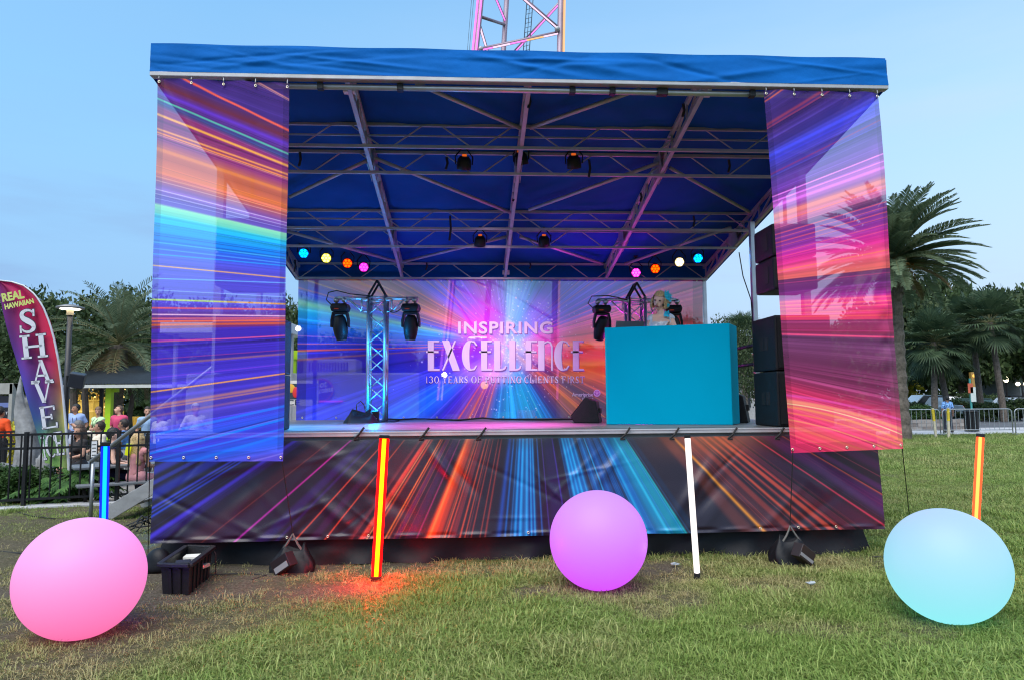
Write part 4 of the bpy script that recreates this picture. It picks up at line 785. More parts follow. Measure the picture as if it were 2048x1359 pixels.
# truss uplights, and wash lights added away from the lamps for coloured glow
add_light('truss_uplight', 'POINT', (XL, YT-.3, ZD+.25), 40, (.0, .35, 1), size=.06)
add_light('truss_uplight', 'POINT', (XL, YT-.45, ZD+1.2), 60, (.0, .35, 1), size=.06)
add_light('truss_uplight', 'POINT', (XRt, YT+.15, ZD+1.0), 60, (1, .02, .9), size=.06)
add_light('wash_light', 'SPOT', (-.3, .9, zr(.9)-.25), 1250, (1, .60, .96), target=(-.30, 5.0, 2.15), size=.1, angle=46, blend=1)
add_light('wash_light', 'SPOT', (.9, 1.2, zr(1.2)-.2), 4600, (1, .09, .70), target=(-.5, 1.7, ZD), size=.1, angle=60, blend=1)
add_light('wash_light', 'SPOT', (-2.6, 1.0, zr(1.0)-.3), 4000, (.03, .38, 1), target=(-2.7, 1.5, ZD), size=.1, angle=58, blend=1)
add_light('wash_light', 'SPOT', (1.5, 3.9, 2.75), 95, (.9, .02, 1), target=(1.35, 3.4, 4.4), size=.3, angle=125, blend=1)
add_light('wash_light', 'SPOT', (-1.5, 4.2, 2.75), 40, (.2, .06, 1), target=(-1.5, 3.9, 4.4), size=.3, angle=120, blend=1)
# ---- performer's booth, laptop
M_booth = mat('turquoise_fabric', (.0, .36, .56), .8, spec=.03, var=.04, vscale=1.3, bump=.16, bscale=2.2); M_boothl = mat('turquoise_fabric_edge', (.005, .40, .56), .8, spec=.03, var=.03)
HB = 1.185
def bcorner(px, D):
    p = atD(px, 750, D); return V(p[0], p[1], 0)
bA, bB, bC = bcorner(1211.5, 8.55), bcorner(1462, 8.13), bcorner(1476.5, 8.50); bD = bA+(bC-bB)*1.1+V(.02, .06, 0)
bo = (bA+bB)/2; bo[2] = ZD; booth = thing('performer_booth', 'plain turquoise booth facade standing on the right half of the stage', 'booth', bo)
def wall(a, b, th, nm, m):
    n = np.cross(b-a, V(0, 0, 1)); n /= np.linalg.norm(n)
    mb = MB(bo); z0, z1 = ZD+.004, ZD+HB
    mb.prism([V(a[0], a[1], z0), V(b[0], b[1], z0), V(b[0], b[1], z1), V(a[0], a[1], z1)], -n*th); return mb.build(nm, m, booth, bevel=.006)
wall(bA, bB, .03, 'front_panel', M_booth); wall(bB+V(.003, .003, 0), bC, .03, 'side_panel', M_boothl); wall(bD, bA+V(-.003, .003, 0), .03, 'side_panel', M_boothl)
mb = MB(bo); mb.prism([V(*p[:2], ZD+HB-.26) for p in (bA+V(.05, .06, 0), bB+V(-.04, .08, 0), bC+V(-.05, .15, 0), bD+V(.06, .1, 0))], (0, 0, .03)); mb.build('table_top', M_black, booth)
lp = atD(1255, 656, 8.75); lz = ZD+HB-.23
lt = thing('laptop', 'open grey laptop standing behind the left end of the turquoise booth', 'laptop', (lp[0], lp[1], lz), R(12))
MB().box((-.19, -.02, .10), (.19, .23, .12)).build('keyboard', M_alud, lt, bevel=.004)
MB().prism([(-.19, -.02, .12), (.19, -.02, .12), (.19, -.10, .315), (-.19, -.10, .315)], (0, .012, 0)).build('lid', mat('grey_lid', (.22, .23, .25), .4, .6), lt)
mb = MB(); mb.tube((-.15, 0, 0), (-.15, .1, .1), .012); mb.tube((.15, 0, 0), (.15, .1, .1), .012); mb.build('stand', M_black, lt)
# ---- loudspeakers
M_cab = mat('speaker_cabinet', (.010, .011, .013), .55, spec=.25, bump=.25, bscale=160); M_gr = mat('speaker_grille', (.008, .008, .009), .6, .0, spec=.2, bump=.5, bscale=300)
def sub(name, lab, x0, x1, y0, y1, z0, z1, grp):
    o = V((x0+x1)/2, (y0+y1)/2, z0); t = thing(name, lab, 'loudspeaker', o, 0, grp); mb = MB(o); mb.box((x0, y0+.02, z0+.004), (x1, y1, z1-.004)); mb.build('cabinet', M_cab, t, bevel=.018)
    MB(o).box((x0+.02, y0, z0+.03), (x1-.02, y0+.02, z1-.03)).build('grille', M_gr, t, bevel=.004)
    for s, xx in ((-1, x0), (1, x1)):
        mb = MB(o); ym, zm = (y0+y1)/2, (z0+z1)/2
        mb.box((xx-.003 if s < 0 else xx-.02, ym-.10, zm-.07), (xx+.02 if s < 0 else xx+.003, ym+.10, zm+.07)); hp = mb.build('handle_pocket', M_rub, t, bevel=.003)
        mb = MB(o); mb.box((xx-.006 if s < 0 else xx-.004, ym-.02, zm-.07), (xx+.004 if s < 0 else xx+.006, ym+.02, zm+.07)); mb.build('handle', M_cab, hp, bevel=.003)
    return t
y0s = .22; xs = atY(1556, 780, y0s)[0]; y1s = atX(1508, 780, xs)[1]
SG = 'stacked subwoofers at the stage corners'
sub('subwoofer', 'large black subwoofer standing on the stage floor at the right, bottom of its stack', xs, xs+.62, y0s, y1s, ZD, ZD+.60, SG); sub('subwoofer', 'large black subwoofer on top of another at the right stage corner', xs, xs+.62, y0s, y1s, ZD+.602, ZD+1.20, SG)
xl1 = atY(581, 780, y1s)[0]
sub('subwoofer', 'large black subwoofer on the stage floor behind the left banner, bottom of its stack', xl1-.62, xl1, y0s, y1s, ZD, ZD+.60, SG); sub('subwoofer', 'large black subwoofer on top of another behind the left banner', xl1-.62, xl1, y0s, y1s, ZD+.602, ZD+1.20, SG)
def flown(lab, pxi, pxo, pyt, pyb, Y, s):
    xi = atY(pxi, 500, Y)[0]; xo = atY(pxo, 500, Y)[0]; zt_ = atY(pxi, pyt, Y)[2]; zb = atY(pxi, pyb, Y)[2]; zm = (zt_+zb)/2; o = V((xi+xo)/2, Y+.3, zb); t = thing('flown_loudspeaker', lab, 'loudspeaker', o, 0, 'flown loudspeakers')
    for a, b in ((zb, zm-.004), (zm+.004, zt_)):
        mb = MB(o); mb.prism([V(min(xi, xo), Y, a), V(max(xi, xo), Y, a), V(max(xi, xo), Y, b), V(min(xi, xo), Y, b)], (0, .50, 0)); c = mb.build('cabinet', M_cab, t, bevel=.03)
        mb = MB(o); ss = -1 if s > 0 else 1; xx = xi+ss*.004; mb.box((min(xx, xx-ss*.03), Y+.14, (a+b)/2-.09), (max(xx, xx-ss*.03), Y+.26, (a+b)/2+.09)); mb.build('handle_pocket', M_rub, c)
    mb = MB(o); mb.tube(((xi+xo)/2, Y+.2, zt_), ((xi+xo)/2, Y+.2, zr(Y+.2)+.04), .02); mb.build('hanging_bracket', M_black, t)
YFS = .12
flown('black flown loudspeaker pair hanging behind the right banner', 1546, 1634, 446, 578, YFS, 1)
flown('black flown loudspeaker pair hanging behind the left banner', 546, 430, 436, 572, YFS, -1)
def wedge(lab, px, D, rz, sc=1):
    p = atD(px, 840, D); t = thing('stage_monitor', lab, 'loudspeaker', (p[0], p[1], ZD), rz, 'stage monitor wedges'); w = .27*sc
    pr = [(-w, -.02, .0), (-w, .40, .0), (-w, .46, .10), (-w, .20, .42), (-w, .04, .36)]
    MB().prism([tuple(np.array(q)*[1, sc, sc]) for q in pr], (2*w, 0, 0)).build('cabinet', M_cab, t, bevel=.015)
    mb = MB(); mb.prism([(-w+.02, .448*sc, .11*sc), (w-.02, .448*sc, .11*sc), (w-.02, .206*sc, .405*sc), (-w+.02, .206*sc, .405*sc)], (0, .012, .010)); mb.build('grille', M_gr, t)
    mb = MB(); mb.box((-.10, -.0225*sc, .16*sc), (.10, .02, .24*sc)); mb.build('handle', M_rub, t)
wedge('black stage monitor wedge tilted beside the left edge of the turquoise booth', 1200, 9.3, R(75), .80); wedge('black stage monitor wedge between the turquoise booth and the subwoofers', 1496, 9.0, R(65), .95)
# ---- bag and box on the stage by the blue truss
p = atZ(722, 845, ZD); bg_ = thing('gear_bag', 'soft black gear bag with raised handles on the stage beside the blue truss', 'bag', p)
def lumpy(mb, rad, c, seed, seg=22, rings=14, amp=.12, flat=True):
    rg = np.random.default_rng(seed); n0 = len(mb.v); mb.ball(c, rad, seg, rings); ph = rg.uniform(0, 6, 6)
    for i in range(n0, len(mb.v)):
        x, y, z = np.array(mb.v[i])-c; k = 1+amp*math.sin(x*18+ph[0]+z*9)+amp*.7*math.sin(y*23+ph[1]+x*11)+amp*.5*math.sin(z*30+ph[2]); q = np.array(c)+np.array([x, y, z])*k
        if flat: q[2] = max(q[2], .0)
        mb.v[i] = tuple(q)
mb = MB(); vs = []
for i in range(9):
    h = i/8
    for k in range(28):
        a = 2*math.pi*k/28; ca, sa = math.cos(a), math.sin(a); vs.append(((.23-.11*h**1.5+.012*math.sin(a*6+h*5))*math.copysign(abs(ca)**.5, ca), (.15*(1-h)**.6+.02)*math.copysign(abs(sa)**.6, sa), (.15+.05*math.sin(a*2+1)*h)*h))
mb.add(vs, [(i*28+k, i*28+(k+1) % 28, (i+1)*28+(k+1) % 28, (i+1)*28+k) for i in range(8) for k in range(28)]+[tuple(range(8*28, 9*28))]); mb.build('bag_body', M_blkvinyl, bg_, True)
MB().path([(-.06, -.05, .17), (-.05, -.06, .27), (.0, -.06, .31), (.05, -.06, .26), (.07, -.05, .17)], .008).build('handle', M_rub, bg_)
p = atZ(748, 844, ZD); pb = thing('power_box', 'small black power box on the stage in front of the blue truss', 'box', p); MB().box((-.07, -.06, 0), (.07, .06, .17)).build('case', M_black, pb, bevel=.012); MB().box((-.05, -.064, .06), (.05, -.058, .066)).build('label_strip', M_alud, pb)
cable([atZ(768, 836, ZD+.012), atZ(800, 838, ZD+.03), atZ(830, 836, ZD+.012), atZ(870, 837, ZD+.012), atZ(915, 839, ZD+.012), atZ(965, 834.5, ZD+.03), atZ(990, 837, ZD+.012), atZ(1080, 838, ZD+.012), atZ(1170, 837, ZD+.012)], .014, 'black cable lying along the foot of the backdrop')
# ---- glowing balls on the grass
def ball(lab, px, py, bpx, col, st):
    D = 5.0
    for _ in range(12):                       # the ball that rests on the grass and covers that much of the picture
        r = bpx*D/F_PX; z = r*.955; D = float((atZ(px, py, z)-CAM)@FW)
    p = atD(px, py, D); t = thing('light_ball', lab, 'light ball', (p[0], p[1], z-r*.985), 0, 'glowing balls on the grass')
    m = bpy.data.materials.new('glow_plastic'); m.use_nodes = True; tr = m.node_tree; b = tr.nodes['Principled BSDF']; b.inputs['Base Color'].default_value = (.11, .11, .11, 1); b.inputs['Roughness'].default_value = .5; b.inputs['Specular IOR Level'].default_value = .25
    co = tr.nodes.new('ShaderNodeTexCoord'); sp = tr.nodes.new('ShaderNodeSeparateXYZ'); tr.links.new(co.outputs['Object'], sp.inputs[0]); mr = tr.nodes.new('ShaderNodeMapRange'); mr.inputs['From Min'].default_value = -r; mr.inputs['From Max'].default_value = r
    tr.links.new(sp.outputs['Z'], mr.inputs['Value']); rp = tr.nodes.new('ShaderNodeValToRGB'); rp.color_ramp.elements[0].color = (*col[0], 1); rp.color_ramp.elements[1].color = (*col[1], 1); tr.links.new(mr.outputs[0], rp.inputs['Fac'])  # sky tint on the ball's upper side is put into the glow ramp
    tr.links.new(rp.outputs['Color'], b.inputs['Emission Color']); b.inputs['Emission Strength'].default_value = st
    mb = MB(); mb.ball((0, 0, 0), r, 72, 48); o = mb.build('globe', m, t, True); o.location = (0, 0, r*.985)
    mb = MB(); mb.lathe([(.0, -.012), (.07, -.012), (.085, .0), (.07, .012), (0, .012)], seg=20); mb.build('base_cap', M_alud, t, True)
    return p
ball('large pink glowing ball at the left, beside the black crate', 163.5, 1154, 117, ((.50, .075, .19), (.44, .16, .46)), 1)
ball('violet glowing ball in the middle, in front of the stage skirt', 1196.5, 1078, 97, ((.36, .035, .52), (.28, .09, .46)), 1)
ball('pale blue glowing ball at the right, in front of the orange light tube', 1893, 1129, 111, ((.14, .45, .47), (.15, .26, .39)), 1)
# ---- glowing tubes standing in the grass
def tube(lab, top, bot, D, core, side, cs, ss, r=.032, cw=.56, pool=0):
    b = atD(bot[0], bot[1], D); b[2] = 0.0
    zt_ = None; a = atD(top[0], top[1], np.dot(b-CAM, FW)*1.0)
    a = atY(top[0], top[1], b[1]); t = thing('light_tube', lab, 'light tube', b, 0, 'glowing tubes in the grass'); d = a-b; L = np.linalg.norm(d); d /= L
    q = np.array(Vector(d).to_track_quat('Z', 'Y').to_matrix()); e = np.cross(b-CAM, [0, 0, 1.]); e -= d*(e@d); e /= np.linalg.norm(e); f = np.cross(d, e)  # f points away from camera or to it
    if f@(CAM-b) < 0: f = -f
    def strip(w0, w1, dep0, dep1, z0, z1):
        mb = MB(); P = [e*w0+f*dep0, e*w1+f*dep0, e*w1+f*dep1, e*w0+f*dep1]; mb.prism([p+d*z0 for p in P], d*(z1-z0)); return mb
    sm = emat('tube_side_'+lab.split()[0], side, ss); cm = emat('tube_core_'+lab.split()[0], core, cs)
    strip(-r, r, -.03, .012, .055, L-.03).build('bloom_edge', sm, t, bevel=.008)  # coloured bloom around the core, built as a widened glowing edge
    strip(-r*cw, r*cw, .0125, .022, .055, L-.03).build('diffuser', cm, t, bevel=.004)
    strip(-r*1.05, r*1.05, -.034, .026, .0, .055).build('end_cap', M_black, t, bevel=.004); strip(-r*1.05, r*1.05, -.034, .026, L-.03, L).build('end_cap', M_black, t, bevel=.004)
    MB().tube(d*.02, V(.02, -.06, -.04), .004).build('ground_spike', M_alu, t)
    if pool: add_light('tube_light', 'POINT', b+f*.12+V(0, 0, .22), pool, side, size=.03)
    return b
tube('blue glowing light tube standing behind the pink ball', (210, 882), (205, 1150), 5.10, (.0, .32, 1), (.0, .02, .75), 3.2, 1.6, .030) if False else None
def tube_px(lab, top, base_px, base_py, **k):
    b = atZ(base_px, base_py, 0); return tube(lab, top, (base_px, base_py), np.dot(b-CAM, FW), **k)
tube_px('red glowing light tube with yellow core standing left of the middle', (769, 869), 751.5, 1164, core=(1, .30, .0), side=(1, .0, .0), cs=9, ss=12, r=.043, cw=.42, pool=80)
tube_px('white glowing light tube standing right of the violet ball', (1374.5, 868), 1395, 1157, core=(1, .93, .90), side=(1, .90, .88), cs=4.5, ss=2.4, r=.026, pool=2)
tube_px('blue glowing light tube standing behind the pink ball', (211, 883), 203, 1226, core=(.0, .42, 1), side=(.0, .012, .75), cs=3.4, ss=3.0, r=.030, cw=.45, pool=5)
tube_px('orange glowing light tube standing behind the pale blue ball', (1961, 866), 1946, 1152, core=(1, .34, .06), side=(1, .06, .015), cs=4.5, ss=5, r=.031, cw=.42, pool=5)
# ---- black crate with odds and ends
g1 = atZ(322, 1190, 0); g2 = atZ(377, 1192, 0); g3 = atZ(423, 1150, 0); ex = (g2-g1); wd = np.linalg.norm(ex); ex /= wd; ey = g3-g2; ey -= ex*(ey@ex)*0; ln_ = .66; ey = ey/np.linalg.norm(ey)
ct = thing('storage_crate', 'open black plastic crate holding odds and ends beside the pink ball', 'crate', g1); hC = .255
M_cr = mat('crate_plastic', (.010, .010, .011), .42, bump=.2, bscale=60)
c4 = [V(0, 0, 0), ex*wd, ex*wd+ey*ln_, ey*ln_]; out = []
mb = MB()
cen = sum(c4)/4
def ofs(p, k, z): return cen+(p-cen)*k+V(0, 0, z)
k0, k1 = .94, 1.04
for i in range(4):
    a, b = c4[i], c4[(i+1) % 4]
    mb.add([ofs(a, k0, .0), ofs(b, k0, .0), ofs(b, k1, hC), ofs(a, k1, hC), ofs(a, k0*.95, .01), ofs(b, k0*.95, .01), ofs(b, k1*.95, hC), ofs(a, k1*.95, hC)], [(0, 1, 2, 3), (7, 6, 5, 4), (3, 2, 6, 7)])
    n = 2 if i % 2 == 0 else 5                    # stiffening ribs
    for q in range(1, n+1):
        u_ = q/(n+1); pa, pb = ofs(a+(b-a)*u_, k0+.012, .005), ofs(a+(b-a)*u_, k1+.012, hC-.03); mb.bar(pa, pb, .022, .02)
mb.add([ofs(p, k0, .004) for p in c4], [(3, 2, 1, 0)]); mb.add([ofs(p, k0*.94, .012) for p in c4], [(0, 1, 2, 3)]); mb.build('crate_body', M_cr, ct)
mb = MB()
for i in range(4): mb.bar(ofs(c4[i], 1.10, hC), ofs(c4[(i+1) % 4], 1.10, hC), .045, .03)
mb.build('rim', M_cr, ct, bevel=.006)
def inside(nm, lab, cat, u_, v_, z, sz, m, rz=0):
    p = g1+ex*wd*u_+ey*ln_*v_; o = thing(nm, lab, cat, (p[0], p[1], z), rz); return o
o = inside('power_adapter', 'square black power adapter lying in the front of the black crate', 'adapter', .5, .3, .10, 0, 0, R(20)); MB().box((-.06, -.06, 0), (.06, .06, .14)).build('case', mat('navy_plastic', (.015, .018, .03), .5), o, bevel=.01)
o = inside('white_carton', 'white carton with printing lying at the back of the black crate', 'box', .55, .78, .15, 0, 0, R(8)); MB().box((-.09, -.06, 0), (.09, .06, .07)).build('box_body', mat('carton_white', (.75, .74, .66), .6), o, bevel=.004); MB().box((-.05, -.0625, .02), (.05, -.0605, .05)).build('print', mat('carton_ink', (.2, .2, .2), .6), o)
o = inside('tin_box', 'flat pale tin lying beside the white carton in the crate', 'tin', .75, .62, .14, 0, 0, R(-15)); MB().box((-.10, -.05, 0), (.10, .05, .03)).build('lid', mat('tin', (.55, .52, .42), .4, .5), o, bevel=.006)
pp = g1+ex*wd*.3+ey*ln_*.55
tag(MB().path([pp+V(-.06, 0, .13), pp+V(.0, .1, .16), pp+V(.1, .12, .12), pp+V(.16, 0, .14), pp+V(.05, -.08, .15), pp+V(-.02, .02, .17)], .012, 6).build('cable', M_rub), 'coiled black cable lying inside the black crate', 'cable')
pp = g1+ex*wd*1.05+ey*ln_*1.0
tag(MB().path([pp+V(-.02, 0, .28), pp+V(.03, .0, .2), pp+V(.035, 0, .02), pp+V(.25, .06, .012), pp+V(.5, -.05, .012), pp+V(.42, -.2, .012)], .007, 5).build('cable', M_rub), 'thin black cable trailing out of the black crate onto the dirt', 'cable')
# ---- weighted bags tied to the banners by ropes
def weight_bag(lab, px, py, seed, adlab, flip):
    p = atZ(px, py, 0); t = thing('weight_bag', lab, 'bag', p, 0, 'weight bags under the banners')
    mb = MB(); rg = np.random.default_rng(seed); n, m_ = 26, 16; vs = []
    for i in range(m_+1):
        h = i/m_; w = .20-.085*h+.02*math.sin(h*5); dp = .115*(1-h)**.7+.012
        for k in range(n):
            a = 2*math.pi*k/n; ca, sa = math.cos(a), math.sin(a); qx = math.copysign(abs(ca)**.5, ca); qy = math.copysign(abs(sa)**.6, sa); f = 1+.05*math.sin(a*5+h*4+seed)+.05*math.sin(a*9+seed*2+h*7); vs.append((w*f*qx+.02*h*math.sin(seed), dp*f*qy-.02*h, (.20+.055*abs(qx)**3)*h+.012*math.sin(a*3+seed)*h))
    fs = [(i*n+k, i*n+(k+1) % n, (i+1)*n+(k+1) % n, (i+1)*n+k) for i in range(m_) for k in range(n)]; mb.add(vs, fs+[tuple(range(m_*n, (m_+1)*n))]); mb.build('bag_body', M_blkvinyl, t, True)
    mb = MB()
    for s in (-1, 1): mb.path([(s*.085, -.03, .20), (s*.05, -.03, .25), (s*.016, -.02, .31), (0, -.01, .345)], [.013, .011, .009, .006], 5)
    mb.build('handle', mat('grey_webbing', (.10, .095, .085), .7), t)
    bx = thing('power_supply', adlab, 'power box', p+V(-.03*flip, -.20, 0.0), R(-28*flip)); M = np.array(Matrix.Rotation(R(-32*flip), 3, 'Y')); mb = MB(); mb.rbox((0, 0, .115), (.21, .10, .13), M); mb.build('case', mat('dark_maroon_box', (.016, .010, .012), .45), bx, bevel=.006)
    mb = MB(); mb.rbox(M@np.array([0, -.0515, -.03])+np.array([0, 0, .115]), (.17, .003, .05) if flip > 0 else (.20, .003, .03), M); mb.build('label_plate', mat('label_grey', (.25, .24, .25), .5), bx)
    mb = MB(); mb.tube(M@np.array([-.105*flip, 0, -.04])+np.array([0, 0, .115]), M@np.array([-.19*flip, -.02, -.06])+np.array([0, 0, .115]), .006); mb.build('plug', M_alu, bx)
    return p
pL = weight_bag('black weight bag with tied handles under the left banner', 585, 1140, 2, 'dark power supply box leaning on the left weight bag', 1)
pR = weight_bag('black weight bag with tied handles under the right banner', 1582, 1122, 5, 'dark power supply box leaning on the right weight bag', -1)
def rope(a, b, lab): return tag(MB().path(sag(a, b, .003, 4), .0045, 5).build('tie_rope', M_rub), lab, 'rope', 'ropes under the banners')
rope(cL[2]+V(-.01, -.01, .03), pL+V(0, -.01, .34), 'black rope from the inner corner of the left banner down to its weight bag'); rope(cR[3]+V(.015, -.01, .03), pR+V(0, -.01, .34), 'black rope from the inner corner of the right banner down to its weight bag')
rope(cR[2]+V(-.01, -.01, .03), atZ(1822, 1062, 0), 'black rope from the outer corner of the right banner to the grass'); rope(cL[3]+V(.01, -.01, .03), atZ(296, 1105, 0), 'black rope from the outer corner of the left banner to the ground')
p = atZ(312, 1140, 0); t = thing('ballast_bag', 'dark ballast bag lying between the pink ball and the crate', 'bag', p); mb = MB(); lumpy(mb, (.13, .12, .13), V(0, 0, .06), 9); mb.build('bag_body', M_blkvinyl, t, True)
p = atZ(293, 1062, 0); t = thing('cable_coil', 'tangled black cables and hooks beside the stage stairs', 'cable'); mb = MB(); rg = np.random.default_rng(8)
mb.path([p+V(rg.normal(0, .12), rg.normal(0, .1), abs(rg.normal(.10, .08))) for _ in range(26)], .009, 5); mb.build('coil', M_rub, t)
def gcable(pts, lab, r=.009): return cable([atZ(x, y, .012) for x, y in pts], r, lab)
gcable([(-20, 1102), (10, 1103), (48, 1106), (90, 1110)], 'black cable running over the dirt to the pink ball', .012)
gcable([(1745, 1112), (1768, 1112), (1790, 1098), (1800, 1085)], 'black cable leading from the stage to the pale blue ball')
gcable([(-10, 1010), (20, 1018), (60, 1030), (110, 1036)], 'dark hose lying along the fence foot')
# litter on the grass
for px, py, lab in ((1350, 1128, 'crumpled clear plastic scrap on the grass near the white tube'), (1622, 1167, 'crumpled clear plastic scrap on the grass below the right weight bag')):
    p = atZ(px, py, .02); mb = MB(); mb.ball((0, 0, .01), (.042, .024, .012), 9, 5); rg = np.random.default_rng(px); mb.v = [tuple(np.array(v)*(1+rg.normal(0, .2))) for v in mb.v]; o = mb.build('plastic_scrap', mat('clear_scrap', (.34, .38, .40), .25)); o.location = p; tag(o, lab, 'litter', 'plastic scraps')
# ---- aluminium stairs at the left of the stage
sx0 = atZ(214, 1036, 0); st_ = thing('stage_stairs', 'grey aluminium stairs with a pipe handrail climbing to the left side of the stage', 'stairs', sx0)
Ytop = sx0[1]; bX = sx0[0]; tX = -3.66; nS = 6
M_st = mat('stair_aluminium', (.33, .33, .33), .5, .5, var=.15, bump=.15)
for dy in (0, .95):
    a = V(bX, Ytop+dy, .06); b = V(tX, Ytop+dy, ZD-.05); MB(sx0).bar(a, b, .035, .19).build('stringer', M_st, st_, bevel=.006)
for k in range(nS):
    u_ = (k+.6)/nS; x = bX+(tX-bX)*u_; z = .06+(ZD-.11)*u_+.02; MB(sx0).box((x-.14, Ytop+.02, z-.035), (x+.14, Ytop+.93, z)).build('tread', M_st, st_, bevel=.004)
ra = atY(182, 922, Ytop-.02); rb = atY(298, 832, Ytop-.02); dd = (rb-ra); rb = ra+dd*((tX-ra[0])/dd[0])
M_pipe = mat('grey_pipe', (.32, .34, .36), .45, .6)
MB(sx0).tube(ra, rb, .028, seg=12).build('handrail', M_pipe, st_, True)
p = atY(186, 926, Ytop-.02); MB(sx0).tube((p[0], p[1], 0), (p[0], p[1], p[2]), .024, seg=10).build('rail_post', M_pipe, st_, True)
p = ra+(rb-ra)*.8; MB(sx0).tube((p[0], p[1], .9), tuple(p), .024, seg=10).build('rail_post', M_pipe, st_, True)
# ------------------------------------------------------------------ people
def capsule(a, b, ra, rb, seg=14, cap=4):
    a = np.asarray(a, float); b = np.asarray(b, float); d = b-a; L = np.linalg.norm(d)
    if L < 1e-6: d = np.array([0, 0, 1.]); L = 0
    else: d = d/L
    t = np.array([1., 0, 0]) if abs(d[0]) < .9 else np.array([0, 1., 0]); e1 = np.cross(d, t); e1 /= np.linalg.norm(e1); e2 = np.cross(d, e1); rings = []
    for i in range(cap+1):
        w = math.pi/2*(1-i/cap); rings.append((a-d*ra*math.sin(w), max(ra*math.cos(w), 1e-4)))
    for i in range(cap+1):
        w = math.pi/2*(i/cap); rings.append((b+d*rb*math.sin(w), max(rb*math.cos(w), 1e-4)))
    vs = [c+r*(math.cos(2*math.pi*k/seg)*e1+math.sin(2*math.pi*k/seg)*e2) for c, r in rings for k in range(seg)]; n = len(rings)
    fs = [(i*seg+k, i*seg+(k+1) % seg, (i+1)*seg+(k+1) % seg, (i+1)*seg+k) for i in range(n-1) for k in range(seg)]+[tuple(range(seg-1, -1, -1)), tuple(range((n-1)*seg, n*seg))]
    return vs, fs
def skin_union(prims, voxel, smooth_it=5):
    """prims: (label,a,b,ra,rb[,scale3,centre]) -> one continuous mesh (verts, faces) and, per vertex, the nearest primitive and place along it"""
    mb = MB()
    for p in prims:
        vs, fs = capsule(*p[1:5])
        if len(p) > 5:
            c = (np.asarray(p[1])+np.asarray(p[2]))/2; vs = [c+p[5]@(np.asarray(v)-c) for v in vs]
        mb.add(vs, fs)
    me = mb.mesh('tmp'); o = bpy.data.objects.new('tmp', me); COL.objects.link(o)
    b = bmesh.new(); b.from_mesh(me); bmesh.ops.recalc_face_normals(b, faces=b.faces[:]); b.to_mesh(me); b.free()
    r = o.modifiers.new('r', 'REMESH'); r.mode = 'VOXEL'; r.voxel_size = voxel
    s = o.modifiers.new('s', 'SMOOTH'); s.iterations = smooth_it; s.factor = .5
    bpy.context.view_layer.update(); me2 = bpy.data.meshes.new_from_object(o.evaluated_get(bpy.context.evaluated_depsgraph_get()))
    bpy.data.objects.remove(o); bpy.data.meshes.remove(me)
    n = len(me2.vertices); co = np.empty(n*3, np.float32); me2.vertices.foreach_get('co', co); co = co.reshape(-1, 3).astype(float)
    no_ = np.empty(n*3, np.float32); me2.vertices.foreach_get('normal', no_); no_ = no_.reshape(-1, 3)
    best = np.full(n, 1e9); lab = np.zeros(n, int); tt = np.zeros(n)
    for i, p in enumerate(prims):
        a = np.asarray(p[1], float); d = np.asarray(p[2], float)-a; L2 = d@d
        t = np.clip(((co-a)@d)/L2, 0, 1) if L2 > 1e-9 else np.zeros(n); dist = np.linalg.norm(co-a-t[:, None]*d, axis=1)-(p[3]+(p[4]-p[3])*t); k = dist < best; best[k] = dist[k]; lab[k] = i; tt[k] = t[k]
    return me2, co, no_, lab, tt
def garment(name, me, co, no_, mask, off, m, parent):
    fs = [tuple(p.vertices) for p in me.polygons if all(mask[v] for v in p.vertices)]
    if not fs: return None
    used = sorted({v for f in fs for v in f}); ix = {v: i for i, v in enumerate(used)}; g_ = flatless(name, co[used]+no_[used]*off, [tuple(ix[v] for v in f) for f in fs])
    return link(name, g_, m, parent, True)
def flatless(name, vs, fs):
    me = bpy.data.meshes.new(name); me.from_pydata([tuple(map(float, v)) for v in vs], [], fs); me.update(); return me
SKIN = {'light': (.50, .26, .17), 'tan': (.40, .19, .11), 'pale': (.84, .50, .38)}
def rotz(a): return np.array(Matrix.Rotation(a, 3, 'Z'))
